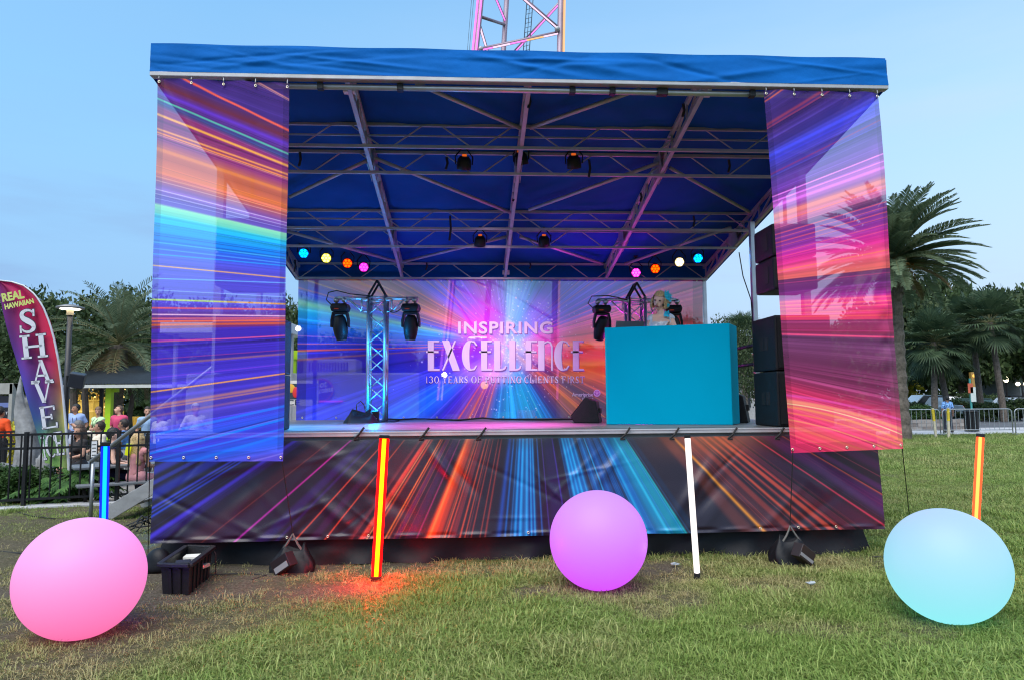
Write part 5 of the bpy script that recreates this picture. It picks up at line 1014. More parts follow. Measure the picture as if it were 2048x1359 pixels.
def person(label, loc, rz, shirt, trousers, hair, skin='light', H=1.72, pose=None, sleeve=.75, head_rot=(0, 0, 0), long_hair=0, female=False, voxel=.016, legs='long', extra=None, group='guests behind the left fence', neckline=0, hairm=None, fingers=True, shirtm=None):
    """stands at loc, faces -Y turned by rz; pose overrides joint positions (metres at H=1.72)"""
    k = H/1.72; J = dict(pelvis=(0, 0, .95), waist=(0, .0, 1.08), chest=(0, 0, 1.30), neck=(0, .01, 1.45), head=(0, -.01, 1.60),
        sl=(.17, 0, 1.40), sr=(-.17, 0, 1.40), el=(.225, .02, 1.13), er=(-.225, .02, 1.13), wl=(.235, -.05, .89), wr=(-.235, -.05, .89),
        hl=(.09, 0, .92), hr=(-.09, 0, .92), kl=(.10, -.02, .50), kr=(-.10, -.02, .50), al=(.10, .02, .08), ar=(-.10, .02, .08))
    if female: J.update(sl=(.150, 0, 1.385), sr=(-.150, 0, 1.385), el=(.20, .03, 1.13), er=(-.20, .03, 1.13))
    if pose: J.update(pose)
    J = {a: np.array(b, float)*k for a, b in J.items() if a != 'point'}; f = .88 if female else 1.0
    P = []
    fl = np.diag([1, .72, 1])
    P.append(('torso', J['chest'], J['waist'], .135*k*f, .115*k*f)); c = J['chest']; dx = (J['sl']-J['sr']); dx /= np.linalg.norm(dx)
    P.append(('torso', c-dx*.075*k, c+dx*.075*k, .105*k*f, .105*k*f)); P.append(('torso', J['sr']*.8+J['neck']*.2, J['sl']*.8+J['neck']*.2, .062*k*f, .062*k*f))
    P.append(('torso', J['sr'], J['sr']*.5+c*.5, .06*k*f, .10*k*f)); P.append(('torso', J['sl'], J['sl']*.5+c*.5, .06*k*f, .10*k*f))
    if female:
        fw_ = np.cross(dx, np.array([0, 0, 1.]))*-1; fw_ = np.array([fw_[0], fw_[1], 0]); fw_ = -fw_ if fw_[1] > 0 else fw_
        for s in (-1, 1): P.append(('torso', c+dx*s*.065*k+fw_*.07*k+V(0, 0, -.02)*k, c+dx*s*.065*k+fw_*.085*k+V(0, 0, -.03)*k, .062*k, .058*k))
    P.append(('waist', J['waist'], J['pelvis'], .118*k*f, .125*k)); hx = J['hl']-J['hr']; hx /= np.linalg.norm(hx); P.append(('hips', J['pelvis']-hx*.06*k, J['pelvis']+hx*.06*k, .115*k, .115*k))
    P.append(('neck', J['chest']*.35+J['neck']*.65, J['neck']*.55+J['head']*.45, .056*k*f, .05*k*f))
    Mh = np.array(Euler(head_rot, 'XYZ').to_matrix()); h = J['head']
    hp = lambda *q: h+Mh@(np.array(q)*k)
    P.append(('head', hp(0, .012, .025), hp(0, .012, .026), .098*k, .098*k, Mh@np.diag([.80, .98, 1.04])@Mh.T)); P.append(('head', hp(0, -.028, -.03), hp(0, -.030, -.075), .062*k, .042*k, Mh@np.diag([.92, 1, 1])@Mh.T))
    P.append(('face', hp(0, -.088, .012), hp(0, -.106, -.018), .010*k, .015*k)); P.append(('face', hp(-.02, -.078, -.052), hp(.02, -.078, -.052), .014*k, .014*k))
    for s in (-1, 1): P.append(('face', hp(s*.078, .01, .012), hp(s*.076, .012, -.02), .018*k, .012*k))
    for s, S_, E_, W_ in (('l', 'sl', 'el', 'wl'), ('r', 'sr', 'er', 'wr')):
        P.append(('uarm'+s, J[S_], J[E_], .052*k*f, .041*k*f)); P.append(('farm'+s, J[E_], J[W_], .042*k*f, .028*k*f))
        d = J[W_]-J[E_]; d /= np.linalg.norm(d); sd = np.cross(d, np.array([0, -1., .25])); sd /= (np.linalg.norm(sd)+1e-9); nn = np.cross(sd, d)
        w = J[W_]; P.append(('hand', w, w+d*.075*k, .026*k, .032*k)); P.append(('hand', w+d*.045*k+sd*.02*k, w+d*.08*k+sd*.026*k, .018*k, .016*k)); P.append(('hand', w+d*.045*k-sd*.02*k, w+d*.08*k-sd*.026*k, .018*k, .016*k))
        if fingers:
            pt = (pose or {}).get('point') == s
            for q, (of, L) in enumerate(((-.032, .062), (-.011, .075), (.011, .072), (.032, .055))):
                curl = .55 if not pt else (0.0 if q == 0 else 1.6); a0 = w+d*.085*k+sd*of*k; a1 = a0+(d*math.cos(curl*.5)+nn*math.sin(curl*.5))*L*.55*k; a2 = a1+(d*math.cos(curl)+nn*math.sin(curl))*L*.45*k
                P.append(('hand', a0, a1, .0095*k, .009*k)); P.append(('hand', a1, a2, .009*k, .0075*k))
            sg = -1; b0 = w+d*.02*k+sd*sg*.026*k; b1 = b0+(d*.6+sd*sg*.8)*.04*k; b2 = b1+(d*.9+sd*sg*.3+nn*.3)*.03*k; P.append(('hand', b0, b1, .012*k, .010*k)); P.append(('hand', b1, b2, .010*k, .008*k))
    for s, hh, kk, aa in (('l', 'hl', 'kl', 'al'), ('r', 'hr', 'kr', 'ar')):
        P.append(('thigh', J[hh], J[kk], .088*k, .058*k)); P.append(('shin', J[kk], J[aa], .056*k, .036*k)); P.append(('shin', J[kk]*.7+J[aa]*.3+V(0, .015, 0), J[kk]*.5+J[aa]*.5, .05*k, .04*k))
        d = J[kk]-J[hh]; fd = np.array([0, -1., 0]); P.append(('foot', J[aa]+V(0, .03, -.035)*k, J[aa]+fd*.15*k+V(0, 0, -.045)*k, .042*k, .032*k))
    me, co, no_, lab, tt = skin_union(P, voxel, 4 if voxel > .012 else 6); L = np.array([p[0] for p in P])[lab]
    t = thing('person', label, 'person', loc, rz, group)
    body = link('body', me, mat('skin_'+skin, SKIN[skin], .5, var=.06), t, True)
    arm = np.char.startswith(L, 'uarm'); fa = np.char.startswith(L, 'farm'); m_sh = (L == 'torso') | (L == 'waist') | (arm & (tt < sleeve)) | ((sleeve > 1) & fa & (tt < sleeve-1))
    if neckline:
        m_sh &= ~((L == 'torso') & (co[:, 2] > (J['neck'][2]-neckline*k)) & (np.abs(co[:, 0]-c[0]) < .105*k))
    if isinstance(shirt, tuple): garment('shirt', me, co, no_, m_sh, .012*k if voxel > .012 else .006*k, shirtm or mat('cloth_%d_%d_%d' % tuple(int(255*q) for q in shirt), shirt, .8, var=.10, vscale=14, bump=.25, bscale=18), t)
    m_tr = (L == 'hips') | (L == 'thigh') | ((L == 'shin') & (legs == 'long')); m_tr |= ((L == 'waist') & (tt > .55))
    if legs == 'short': m_tr &= ~((L == 'thigh') & (tt > .75))
    if legs != 'bare': garment('trousers' if legs != 'skirt' else 'skirt', me, co, no_, m_tr, .016*k, mat('cloth_%d_%d_%d' % tuple(int(255*q) for q in trousers), trousers, .8, var=.10, vscale=14, bump=.2, bscale=18), t)
    garment('shoes', me, co, no_, (L == 'foot') | ((L == 'shin') & (tt > .93)), .010*k, mat('shoe_leather', (.03, .025, .022), .5), t)
    if hair is not None:
        hm = hairm or mat('hair_%d_%d_%d' % tuple(int(255*q) for q in hair), hair, .55, var=.25, vscale=60, bump=.4, bscale=90)
        HP = [('h', hp(0, .022, .040), hp(0, .022, .041), .108*k, .108*k, Mh@np.diag([.84, 1.0, 1.03])@Mh.T)]
        if long_hair:
            for s in (-1, 0, 1): HP.append(('h', hp(s*.05, .055, .02), hp(s*.075, .075, -.10-long_hair), .062*k, .05*k))
            for s in (-1, 1): HP.append(('h', hp(s*.075, -.005, .03), hp(s*.09, .0, -.09-long_hair*.5), .032*k, .03*k))
        m2, c2, n2, _, _ = skin_union(HP, .014 if voxel > .012 else .009, 3); lc = (c2-h)@Mh/k
        keep = ~((lc[:, 1] < -.02) & (lc[:, 2] < .080+.12*np.clip(np.abs(lc[:, 0])-.06, -.03, .1)) & (np.abs(lc[:, 0]) < (.074 if long_hair else .2)))
        if not long_hair: keep &= lc[:, 2] > -.035-.04*(lc[:, 1] > .04)
        fs = [tuple(p.vertices) for p in m2.polygons if all(keep[v] for v in p.vertices)]; used = sorted({v for f_ in fs for v in f_}); ix = {v: i for i, v in enumerate(used)}
        rgn = np.random.default_rng(3); link('hair', flatless('hair', c2[used]+rgn.normal(0, .0025, (len(used), 3)), [tuple(ix[v] for v in f_) for f_ in fs]), hm, t, True)
    for s in (-1, 1):
        mb = MB(); mb.ball((0, 0, 0), (.014*k, .006*k, .007*k), 8, 6); mb.v = [tuple(hp(s*.032, -.081, .020)+Mh@np.array(v)) for v in mb.v]; e = mb.build('eye', mat('dark_eye', (.02, .015, .012), .3), body, True)
    mb = MB(); mb.ball((0, 0, 0), (.026*k, .008*k, .011*k), 10, 6); mb.v = [tuple(hp(0, -.090, -.052)+Mh@np.array(v)) for v in mb.v]; mb.build('mouth', mat('lips', (.30, .07, .06), .45), body, True)
    if extra: extra(t, J, hp, k)
    return t
TZ = -.185
def at_head(px, py_top, D, H): return g(px, D, TZ)
# sitting pose: seat height .47
SIT = dict(pelvis=(0, .0, .58), waist=(0, .0, .70), chest=(0, -.02, .92), neck=(0, -.01, 1.07), head=(0, -.03, 1.22), sl=(.165, 0, 1.02), sr=(-.165, 0, 1.02), el=(.21, -.05, .78), er=(-.21, -.05, .78), wl=(.16, -.26, .74), wr=(-.16, -.26, .74), hl=(.09, -.02, .55), hr=(-.09, -.02, .55), kl=(.11, -.45, .53), kr=(-.11, -.45, .53), al=(.11, -.42, .08), ar=(-.11, -.42, .08))
def sit(label, px, D, rz, *a, z=TZ, **k):
    ps = dict(SIT); ps.update(k.pop('pose', {})); return person(label, g(px, D, z), rz, *a, pose=ps, **k)
def badge(t, J, hp, k):
    c = J['chest']; mb = MB()
    for s in (-1, 1): mb.path([J['neck']+V(s*.05, -.03, 0)*k, c+V(s*.05, -.155, .03)*k, c+V(s*.015, -.16, -.14)*k], .006, 4)
    b = mb.build('lanyard', mat('lanyard_black', (.02, .02, .025), .7), t); MB().cbox(c+V(0, -.165, -.19)*k, (.10, .006, .075)).build('badge', mat('badge_white', (.8, .8, .8), .5), t)
person('man in a bright orange shirt with his back turned beside the grey rock', g(2, 15.2, -.19), R(170), (.80, .07, .004), (.012, .012, .014), (.018, .012, .009), 'tan', 1.70, pose=dict(el=(.26, .0, 1.13), wl=(.16, -.16, 1.02), er=(-.26, .0, 1.13), wr=(-.16, -.16, 1.02)), sleeve=1.15)
person('smiling man in a pale blue shirt with white name badge, right of the feather flag', g(152, 19.5, TZ), R(22), (.30, .40, .68), (.03, .04, .08), (.012, .010, .009), 'tan', 1.74, head_rot=(0, 0, R(-55)), pose=dict(el=(.29, .06, 1.16), wl=(.20, -.02, 1.0), er=(-.24, .0, 1.13), wr=(-.19, -.14, .95)), extra=badge)
person('woman in a sleeveless pale green top with a lanyard beside the lime column', g(198, 19.0, TZ), R(-14), (.50, .72, .38), (.03, .03, .04), (.16, .09, .045), 'light', 1.66, sleeve=.02, female=True, head_rot=(R(12), 0, R(28)), pose=dict(wr=(-.08, -.20, 1.08), er=(-.22, -.02, 1.1), wl=(.10, -.22, 1.12), el=(.22, -.02, 1.12)), extra=badge)
person('man in a raspberry red polo shirt leaning back and looking upwards', g(240, 18.4, TZ), R(-8), (.52, .05, .13), (.04, .04, .05), (.10, .06, .035), 'light', 1.70, head_rot=(R(-22), R(-18), R(-28)), pose=dict(head=(-.05, .02, 1.60), wr=(-.15, -.18, 1.0), wl=(.18, -.16, 1.0)))
sit('man in a cream shirt pointing with a raised arm towards the flag', 203, 15.3, R(-42), (.78, .68, .54), (.10, .09, .07), (.03, .018, .010), 'light', H=1.72, head_rot=(R(-6), 0, R(-30)), pose=dict(er=(-.40, -.16, 1.13), wr=(-.64, -.26, 1.24), point='r'), sleeve=.8, z=TZ+.02)
sit('grey haired person with white collar seated behind the brown haired woman', 160, 15.8, R(-100), (.45, .48, .55), (.05, .05, .06), (.16, .15, .15), 'light', z=-.17, H=1.74)
sit('brown haired woman in a black top seated sideways with bare legs', 164, 13.6, R(-35), (.018, .014, .014), (.02, .02, .024), (.06, .032, .018), 'light', z=-.19, female=True, sleeve=.3, long_hair=.10, legs='short', head_rot=(0, 0, R(10)), H=1.72)
sit('man in a mid blue polo shirt with short dark hair seen from the side', 251, 15.6, R(-75), (.10, .26, .58), (.30, .30, .33), (.025, .018, .014), 'tan', z=-.11, head_rot=(0, 0, R(-10)), H=1.70)
sit('dark haired woman in a navy tank top seated at the table, back turned', 228, 11.9, R(112), (.012, .014, .05), (.012, .014, .05), (.014, .010, .010), 'pale', z=-.18, female=True, sleeve=.02, H=1.70, pose=dict(el=(.22, -.12, .76), wl=(.06, -.36, .74)))
sit('blonde long haired woman in pink seen from behind at the left banner', 279, 11.6, R(160), (.62, .26, .27), (.62, .28, .30), (.52, .36, .17), 'light', z=-.19, female=True, sleeve=.02, long_hair=.30, H=1.64)
person('man in a pale patterned blue shirt just left of the tall left banner', g(296, 17.6, TZ), R(30), (.28, .42, .62), (.04, .05, .07), (.03, .02, .015), 'light', 1.66)
person('person in a white shirt seen faintly through the left banner', g(322, 14.5, TZ), R(150), (.72, .70, .70), (.05, .05, .06), (.05, .035, .025), 'light', 1.62)
person('person in a white cap and shirt seen faintly through the left banner', g(392, 15.5, TZ), R(40), (.70, .68, .68), (.05, .05, .06), (.6, .6, .6), 'light', 1.74, pose=dict(er=(-.30, .05, 1.15), wr=(-.16, -.02, 1.0)))
person('standing person in grey seen faintly through the left banner', g(352, 16.5, TZ), R(-120), (.40, .38, .42), (.05, .05, .06), (.05, .035, .025), 'light', 1.62)
# the walker on the far pavement, in a printed shirt and dark hat
M_print = mat('printed_shirt', (.20, .40, .78), .8, var=1.1, vscale=26)
def hat(t, J, hp, k):
    mb = MB(); mb.lathe([(0, .12), (.06, .12), (.10, .07), (.105, .045), (.175, .035), (.18, .03), (.1, .03)], seg=20); mb.v = [tuple(hp(v[0], v[1], v[2])) for v in mb.v]; mb.build('hat', mat('hat_black', (.012, .012, .013), .7), t, True)
person('person in a blue patterned shirt and dark hat walking on the far pavement', g(1894, 31.0, .02), R(165), (.16, .34, .70), (.025, .03, .045), (.012, .010, .009), 'tan', 1.60, extra=hat, sleeve=.95, group='people', shirtm=M_print, pose=dict(kl=(.10, -.10, .50), al=(.10, -.12, .08), kr=(-.10, .02, .5), ar=(-.10, .16, .10)))
# ---- the performer behind the booth
pd = atD(1322, 640, 9.05); PH = 1.67
fx = lambda: None
def glam(t, J, hp, k):
    rg = np.random.default_rng(2); mb = MB()
    for i in range(46):                                    # feather fascinator on her left temple
        a = rg.uniform(-.6, 1.5); b = rg.uniform(-.5, .7); L = rg.uniform(.06, .125); o = np.array([.070, -.01, .065]); d = np.array([math.cos(a)*math.cos(b), .5*math.sin(b), math.sin(a)*.9]); d /= np.linalg.norm(d); w = np.cross(d, [0, 1., .2]); w = w/np.linalg.norm(w)*rg.uniform(.006, .014); c1 = o+d*L*.5+V(0, 0, .01)
        mb.add([hp(*o), hp(*(c1+w)), hp(*(o+d*L)), hp(*(c1-w))], [(0, 1, 2, 3)])
    for i in range(14):
        o = np.array([.085, .02, -.01]); d = np.array([rg.uniform(.1, .8), rg.uniform(-.3, .3), rg.uniform(-.8, -.1)]); d /= np.linalg.norm(d); w = np.cross(d, [0, 1., .2]); w = w/np.linalg.norm(w)*.01; mb.add([hp(*o), hp(*(o+d*.04+w)), hp(*(o+d*.07)), hp(*(o+d*.04-w))], [(0, 1, 2, 3)])
    mb.build('feather_headpiece', mat('cyan_feathers', (.03, .62, .80), .6, var=.3, vscale=50), t)
    mb = MB()
    for i in range(12):
        o = J['chest']+V(.085, -.09, .13)*k; d = V(rg.uniform(-1, 1), -.2, rg.uniform(-.6, .8)); d /= np.linalg.norm(d); w = np.cross(d, [0, 1., 0]); w = w/np.linalg.norm(w)*.014; mb.add([o, o+d*.03+w, o+d*.055, o+d*.03-w], [(0, 1, 2, 3)])
    mb.build('shoulder_flower', mat('cyan_flower', (.02, .55, .75), .6), t)
    for s in (-1, 1):
        mb = MB(); mb.ball((0, 0, 0), (.018*k, .004*k, .006*k), 8, 5); mb.v = [tuple(hp(s*.033, -.0835, .029)+Mq(hp, v)) for v in mb.v]; mb.build('eyelid', mat('eye_shadow', (.25, .14, .12), .5), t, True)
def Mq(hp, v): return (hp(*v)-hp(0, 0, 0))/1.0
M_seq = bpy.data.materials.new('silver_sequins'); M_seq.use_nodes = True
_t = M_seq.node_tree; _b = _t.nodes['Principled BSDF']; _b.inputs['Base Color'].default_value = (.74, .76, .80, 1); _b.inputs['Metallic'].default_value = .15; _b.inputs['Roughness'].default_value = .4
_co = _t.nodes.new('ShaderNodeTexCoord'); _vo = _t.nodes.new('ShaderNodeTexVoronoi'); _vo.inputs['Scale'].default_value = 95; _t.links.new(_co.outputs['Object'], _vo.inputs['Vector']); _bp = _t.nodes.new('ShaderNodeBump'); _bp.inputs['Strength'].default_value = .9; _bp.inputs['Distance'].default_value = .01; _t.links.new(_vo.outputs['Color'], _bp.inputs['Height']); _t.links.new(_bp.outputs[0], _b.inputs['Normal'])
person('blonde performer in a silver sequinned top with cyan feathers in her hair, behind the booth', (pd[0], pd[1], ZD), R(-16), (.62, .64, .68), (.02, .02, .03), (.58, .38, .18), 'pale', PH, female=True, sleeve=.0, neckline=.115, long_hair=-.055, voxel=.0085, group='performers', head_rot=(R(10), R(10), R(-14)), shirtm=M_seq, extra=glam,
       pose=dict(head=(-.02, -.03, 1.605), sl=(.128, 0, 1.38), sr=(-.128, 0, 1.38), el=(.205, -.10, 1.15), wl=(.13, -.26, 1.235), er=(-.185, -.02, 1.10), wr=(-.17, -.25, 1.04)))
# ------------------------------------------------------------------ trees and plants
def leafmat(name, c1, c2, tr=.25):
    if name in MATS: return MATS[name]
    m = bpy.data.materials.new(name); m.use_nodes = True; t = m.node_tree; b = t.nodes['Principled BSDF']; b.inputs['Roughness'].default_value = .6; b.inputs['Specular IOR Level'].default_value = .25
    ge = t.nodes.new('ShaderNodeNewGeometry'); r = t.nodes.new('ShaderNodeValToRGB'); r.color_ramp.elements[0].color = (*c1, 1); r.color_ramp.elements[1].color = (*c2, 1); t.links.new(ge.outputs['Random Per Island'], r.inputs['Fac']); t.links.new(r.outputs[0], b.inputs['Base Color'])
    ts = t.nodes.new('ShaderNodeBsdfTranslucent'); t.links.new(r.outputs[0], ts.inputs['Color']); mxs = t.nodes.new('ShaderNodeMixShader'); mxs.inputs[0].default_value = tr
    t.links.new(b.outputs[0], mxs.inputs[1]); t.links.new(ts.outputs[0], mxs.inputs[2]); t.links.new(mxs.outputs[0], t.nodes['Material Output'].inputs['Surface']); MATS[name] = m; return m
M_oak = leafmat('oak_leaves', (.022, .042, .014), (.072, .112, .038)); M_oak2 = leafmat('oak_leaves_pale', (.022, .042, .018), (.075, .105, .04))
M_bark = mat('bark', (.085, .070, .058), .9, var=.35, vscale=5, bump=.8, bscale=14); M_pbark = mat('palm_bark', (.13, .105, .085), .9, var=.4, vscale=9, bump=.9, bscale=20)
def leaf_cloud(centres, radii, n, size, rg, aspect=.55):
    c = np.repeat(np.asarray(centres, float), n, 0); rr = np.repeat(np.asarray(radii, float), n); N = len(c)
    d = rg.normal(0, 1, (N, 3)); d /= np.linalg.norm(d, axis=1)[:, None]; p = c+d*(rr*rg.uniform(.25, 1, N)**.6)[:, None]*np.array([1, 1, .75])
    a = rg.normal(0, 1, (N, 3)); a[:, 2] *= .6; a /= np.linalg.norm(a, axis=1)[:, None]; b = np.cross(a, d+rg.normal(0, .5, (N, 3))); b /= np.linalg.norm(b, axis=1)[:, None]+1e-9; s = size*rg.uniform(.6, 1.3, N)[:, None]
    return np.stack([p, p+a*s*.5+b*s*aspect*.5, p+a*s, p+a*s*.5-b*s*aspect*.5], 1).reshape(-1, 3)
_oak = {}
def oak(label, px, D, ztop, rx, seed, m=None, z=0, trunk_h=.35, group='broadleaf trees', leaf=.30, variant=0):
    rg = np.random.default_rng(100+variant); p = g(px, D, z); H = ztop-z; t = thing('oak_tree', label, 'tree', p, seed*1.7, group); key = (variant, leaf, m.name if m else '')
    if key not in _oak:                       # unit tree: height 1, crown radius 1 horizontally
        mb = MB(); mb.path([(0, 0, -.02), (.01, .01, .12), (-.02, .0, .25), (.02, 0, .40)], [.055, .042, .036, .028], 8); cs = []; rs = []
        for k in range(11):
            a = k*2.4+rg.uniform(-.3, .3); rad = rg.uniform(.35, .75); e = (rad*math.cos(a), rad*math.sin(a), rg.uniform(.50, .86)); s0 = (0, 0, rg.uniform(.22, .40)); mid = (e[0]*.5, e[1]*.5, (s0[2]+e[2])/2+.05); mb.path([s0, mid, e], [.022, .014, .004], 5)
        for k in range(58):
            a = rg.uniform(0, 2*math.pi); w = rg.uniform(0, 1)**.5*.86; zz = .34+.56*rg.uniform(0, 1); w *= (1-.75*max(0, (zz-.55)/.42)**1.8); cs.append((w*math.cos(a), w*math.sin(a), zz)); rs.append(rg.uniform(.13, .24))
        pts = leaf_cloud(np.array(cs)*np.array([1, 1, 1]), rs, 210, leaf*.16, rg)
        _oak[key] = (mb.mesh('trunk'), pts)
    tm, pts = _oak[key]
    if not hasattr(tm, 'keys') or 'mat' not in tm: tm.materials.append(M_bark); tm['mat'] = 1
    o = bpy.data.objects.new('trunk', tm); COL.objects.link(o); o.parent = t; o.scale = (rx, rx, H)
    ck = ('crown',)+key
    if ck not in _oak:
        q = np.arange(len(pts)).reshape(-1, 4); c = flatmesh('crown', pts, q, m or M_oak, t); _oak[ck] = c.data
    else: c = bpy.data.objects.new('crown', _oak[ck]); COL.objects.link(c); c.parent = t
    c.scale = (rx, rx, H); return t
def frond(mb, base, az, el0, L, droop, w, n=34, leaf=.42, seg=9, vee=.5, rg=None, thick=.02):
    """pinnate palm leaf: arched midrib with two rows of leaflets"""
    h = np.array([math.cos(az), math.sin(az), 0]); pts = []; p = np.array(base, float); e = el0
    for i in range(seg+1):
        pts.append(p.copy()); e = el0-droop*(i/seg)**1.3; p = p+(h*math.cos(e)+np.array([0, 0, 1])*math.sin(e))*L/seg
    mb.path(pts, [thick*(1-.85*i/seg) for i in range(seg+1)], 4, 0); side = np.cross(h, [0, 0, 1.])
    P = np.array(pts)
    for k in range(n):
        u_ = .12+.88*k/(n-1); x = u_*seg; i = min(int(x), seg-1); f_ = x-i; c = P[i]*(1-f_)+P[i+1]*f_; d = P[i+1]-P[i]; d /= np.linalg.norm(d); up = np.cross(side, d); up = up if up[2] > 0 else -up
        l = leaf*math.sin(math.pi*(.12+.80*u_))**.7*(1.0 if u_ < .9 else .7)
        for s in (-1, 1):
            j = rg.normal(0, .12) if rg is not None else 0; q = d*(.75+j)+side*s*.8+up*(vee+j*.5); q /= np.linalg.norm(q); wv = d*w; tip = c+q*l+np.array([0, 0, -.25*l])
            mid = c+q*l*.5+np.array([0, 0, -.03*l]); mb.add([c-wv*.5, mid-wv, tip, mid+wv, c+wv*.5], [(0, 1, 2, 3, 4)], 1)
M_palm = leafmat('palm_leaflets', (.075, .110, .060), (.165, .215, .125), .3); M_palmd = leafmat('old_palm_leaflets', (.10, .075, .035), (.20, .15, .07), .2); M_rib = mat('palm_rib', (.16, .15, .06), .6); M_fruit = mat('palm_fruit', (.30, .11, .02), .6, var=.3, vscale=30)
def feather_palm(label, px, D, z0, zc, L, n, trunk_r, seed, el=(-.55, 1.35), leaf=.42, w=.016, dead=6, nl=34, group='palms', droop=(.9, 1.5), fruit=True, lean=0):
    rg = np.random.default_rng(seed); p = g(px, D, z0); t = thing('palm_tree', label, 'palm', p, 0, group); H = zc-z0; mb = MB(); k_ = 26
    pts = [(lean*(i/k_), 0, H*i/k_) for i in range(k_+1)]; mb.path(pts, [trunk_r*(1+.16*(i % 2)+(.35 if i > k_-4 else 0)+.3*(1-i/k_)**6) for i in range(k_+1)], 12); tr = mb.build('trunk', M_pbark, t)
    mb = MB()                                          # old leaf bases
    for i in range(90):
        a = i*2.4; zz = H*(.80+.19*i/90); b = np.array([math.cos(a), math.sin(a), 0]); o = np.array([lean, 0, zz])+b*trunk_r*1.1; mb.path([o, o+b*.07+V(0, 0, .10)], [.045, .02], 4)
    mb.build('leaf_bases', M_pbark, tr)
    mb = MB(); top = np.array([lean, 0, H])
    for i in range(n):
        u_ = i/n; e = el[1]+(el[0]-el[1])*u_**.9+rg.normal(0, .10); frond(mb, top+V(0, 0, .15*(1-u_)), i*2.39996+rg.normal(0, .15), e, L*rg.uniform(.88, 1.08), rg.uniform(*droop), w, nl, leaf, rg=rg)
    mb.build('crown', [M_rib, M_palm], t)
    if dead:
        mb = MB()
        for i in range(dead): frond(mb, top+V(0, 0, -.1), i*2.4+.5, -.5+rg.normal(0, .2), L*.75, .9, w, nl-8, leaf*.8, rg=rg)
        mb.build('old_fronds', [M_rib, M_palmd], t)
    if fruit:
        mb = MB()
        for i in range(9):
            a = i*2.4; b = np.array([math.cos(a), math.sin(a), 0]); o = top+b*.2
            mb.path([o, o+b*.35+V(0, 0, .1), o+b*.55+V(0, 0, -.3)], .015, 4)
            for q in range(14): mb.ball(o+b*(.5+rg.normal(0, .07))+V(rg.normal(0, .07), rg.normal(0, .07), -.25+rg.normal(0, .12)), .035, 5, 4)
        mb.build('fruit_stalks', M_fruit, t)
    return t
M_fan = leafmat('fan_palm_leaves', (.030, .058, .030), (.075, .115, .055), .2)
_sab = {}
def fan_palm(label, px, D, z0, zc, r, seed, lean=0, px_top=None, group='cabbage palms'):
    rg = np.random.default_rng(seed); p = g(px, D, z0); t = thing('fan_palm', label, 'palm', p, 0, group); H = zc-z0
    top = np.array([0, 0, H]) if px_top is None else atD(px_top, 700, D)-p; top[2] = H; mb = MB(); n = 12
    mb.path([top*np.array([(i/n)**1.2, (i/n)**1.2, i/n]) for i in range(n+1)], [.20-.05*i/n+.012*(i % 2) for i in range(n+1)], 9); mb.build('trunk', M_pbark, t)
    if r not in _sab:
        mb = MB()
        for i in range(44):
            a = i*2.4+rg.normal(0, .2); e = 1.4-2.5*(i/44)+rg.normal(0, .12); d = np.array([math.cos(a)*math.cos(e), math.sin(a)*math.cos(e), math.sin(e)]); c = d*r*rg.uniform(.34, .58); mb.path([(0, 0, 0), c], .014, 4, 0); s = np.cross(d, [0, 0, 1.]); s /= np.linalg.norm(s); u2 = np.cross(s, d)
            for k in range(24):
                b = (k/23-.5)*3.6; q = d*math.cos(b)+s*math.sin(b); q = q/np.linalg.norm(q); l = r*.52*(.75+.25*math.cos(b)); wv = np.cross(q, u2)*r*.018; m_ = c+q*l*.55+u2*.02; tip = c+q*l+V(0, 0, -.16*l*rg.uniform(.5, 1.6)); mb.add([c, m_-wv, tip, m_+wv], [(0, 1, 2, 3)], 1)
        _sab[r] = mb.build('crown', [M_rib, M_fan], t); c = _sab[r]
    else: c = bpy.data.objects.new('crown', _sab[r].data); COL.objects.link(c); c.parent = t
    c.location = [float(x) for x in top]; c.rotation_euler = (0, 0, seed*1.3)
    return t
def bush(label, px, D, z0, rx, ry, h, seed, leaf=.12, m=None, n=70, per=90, name='bush', group=None, cat='bush'):
    rg = np.random.default_rng(seed); p = g(px, D, z0); t = thing(name, label, cat, p, 0, group); a = rg.uniform(0, 2*math.pi, n); w = rg.uniform(0, 1, n)**.5*.85; zz = rg.uniform(.15, .85, n); w *= (1-.5*zz**3)
    pts = leaf_cloud(np.stack([w*np.cos(a)*rx, w*np.sin(a)*ry, zz*h], 1), rg.uniform(.18, .28, n)*h, per, leaf, rg); flatmesh('foliage', pts, np.arange(len(pts)).reshape(-1, 4), m or M_oak, t)
    mb = MB()
    for k in range(6): mb.path([(rx*.15*math.cos(k), ry*.15*math.sin(k), 0), (rx*.45*math.cos(k*1.9), ry*.45*math.sin(k*1.9), h*.6)], [.02, .008], 4)
    mb.build('stem', M_bark, t); return t

def zpx(py, D): return 1.57+(800.5-py)*D/F_PX*1.0
# ---- left side trees
oak('broad dark tree behind the palm at the left, left of the lamp post', 95, 34, zpx(578, 34), 4.4, 1, variant=0)
oak('dark tree crown rising between the palm and the left banner', 262, 36, zpx(572, 36), 3.2, 2, variant=1)
oak('dark tree cut by the left edge of the photo behind the kiosk', -10, 30, zpx(640, 30), 3.2, 3, variant=2)
oak('dark tree seen through the left banner behind the guests', 430, 38, zpx(600, 38), 4.4, 4, variant=0)
oak('dark tree in the gap between the left banner and the backdrop', 585, 34, zpx(592, 34), 2.6, 5, variant=1)
oak('wide dark tree behind the white trailer, seen through the backdrop', 720, 48, zpx(660, 48), 5, 6, variant=2)
oak('low dark tree behind the middle of the backdrop', 930, 60, zpx(690, 60), 5, 7, variant=0)
oak('low dark tree behind the right half of the backdrop', 1180, 56, zpx(690, 56), 5, 8, variant=1)
oak('pale green tree in the gap right of the backdrop', 1462, 40, zpx(640, 40), 2.7, 9, M_oak2, variant=1, leaf=.26)
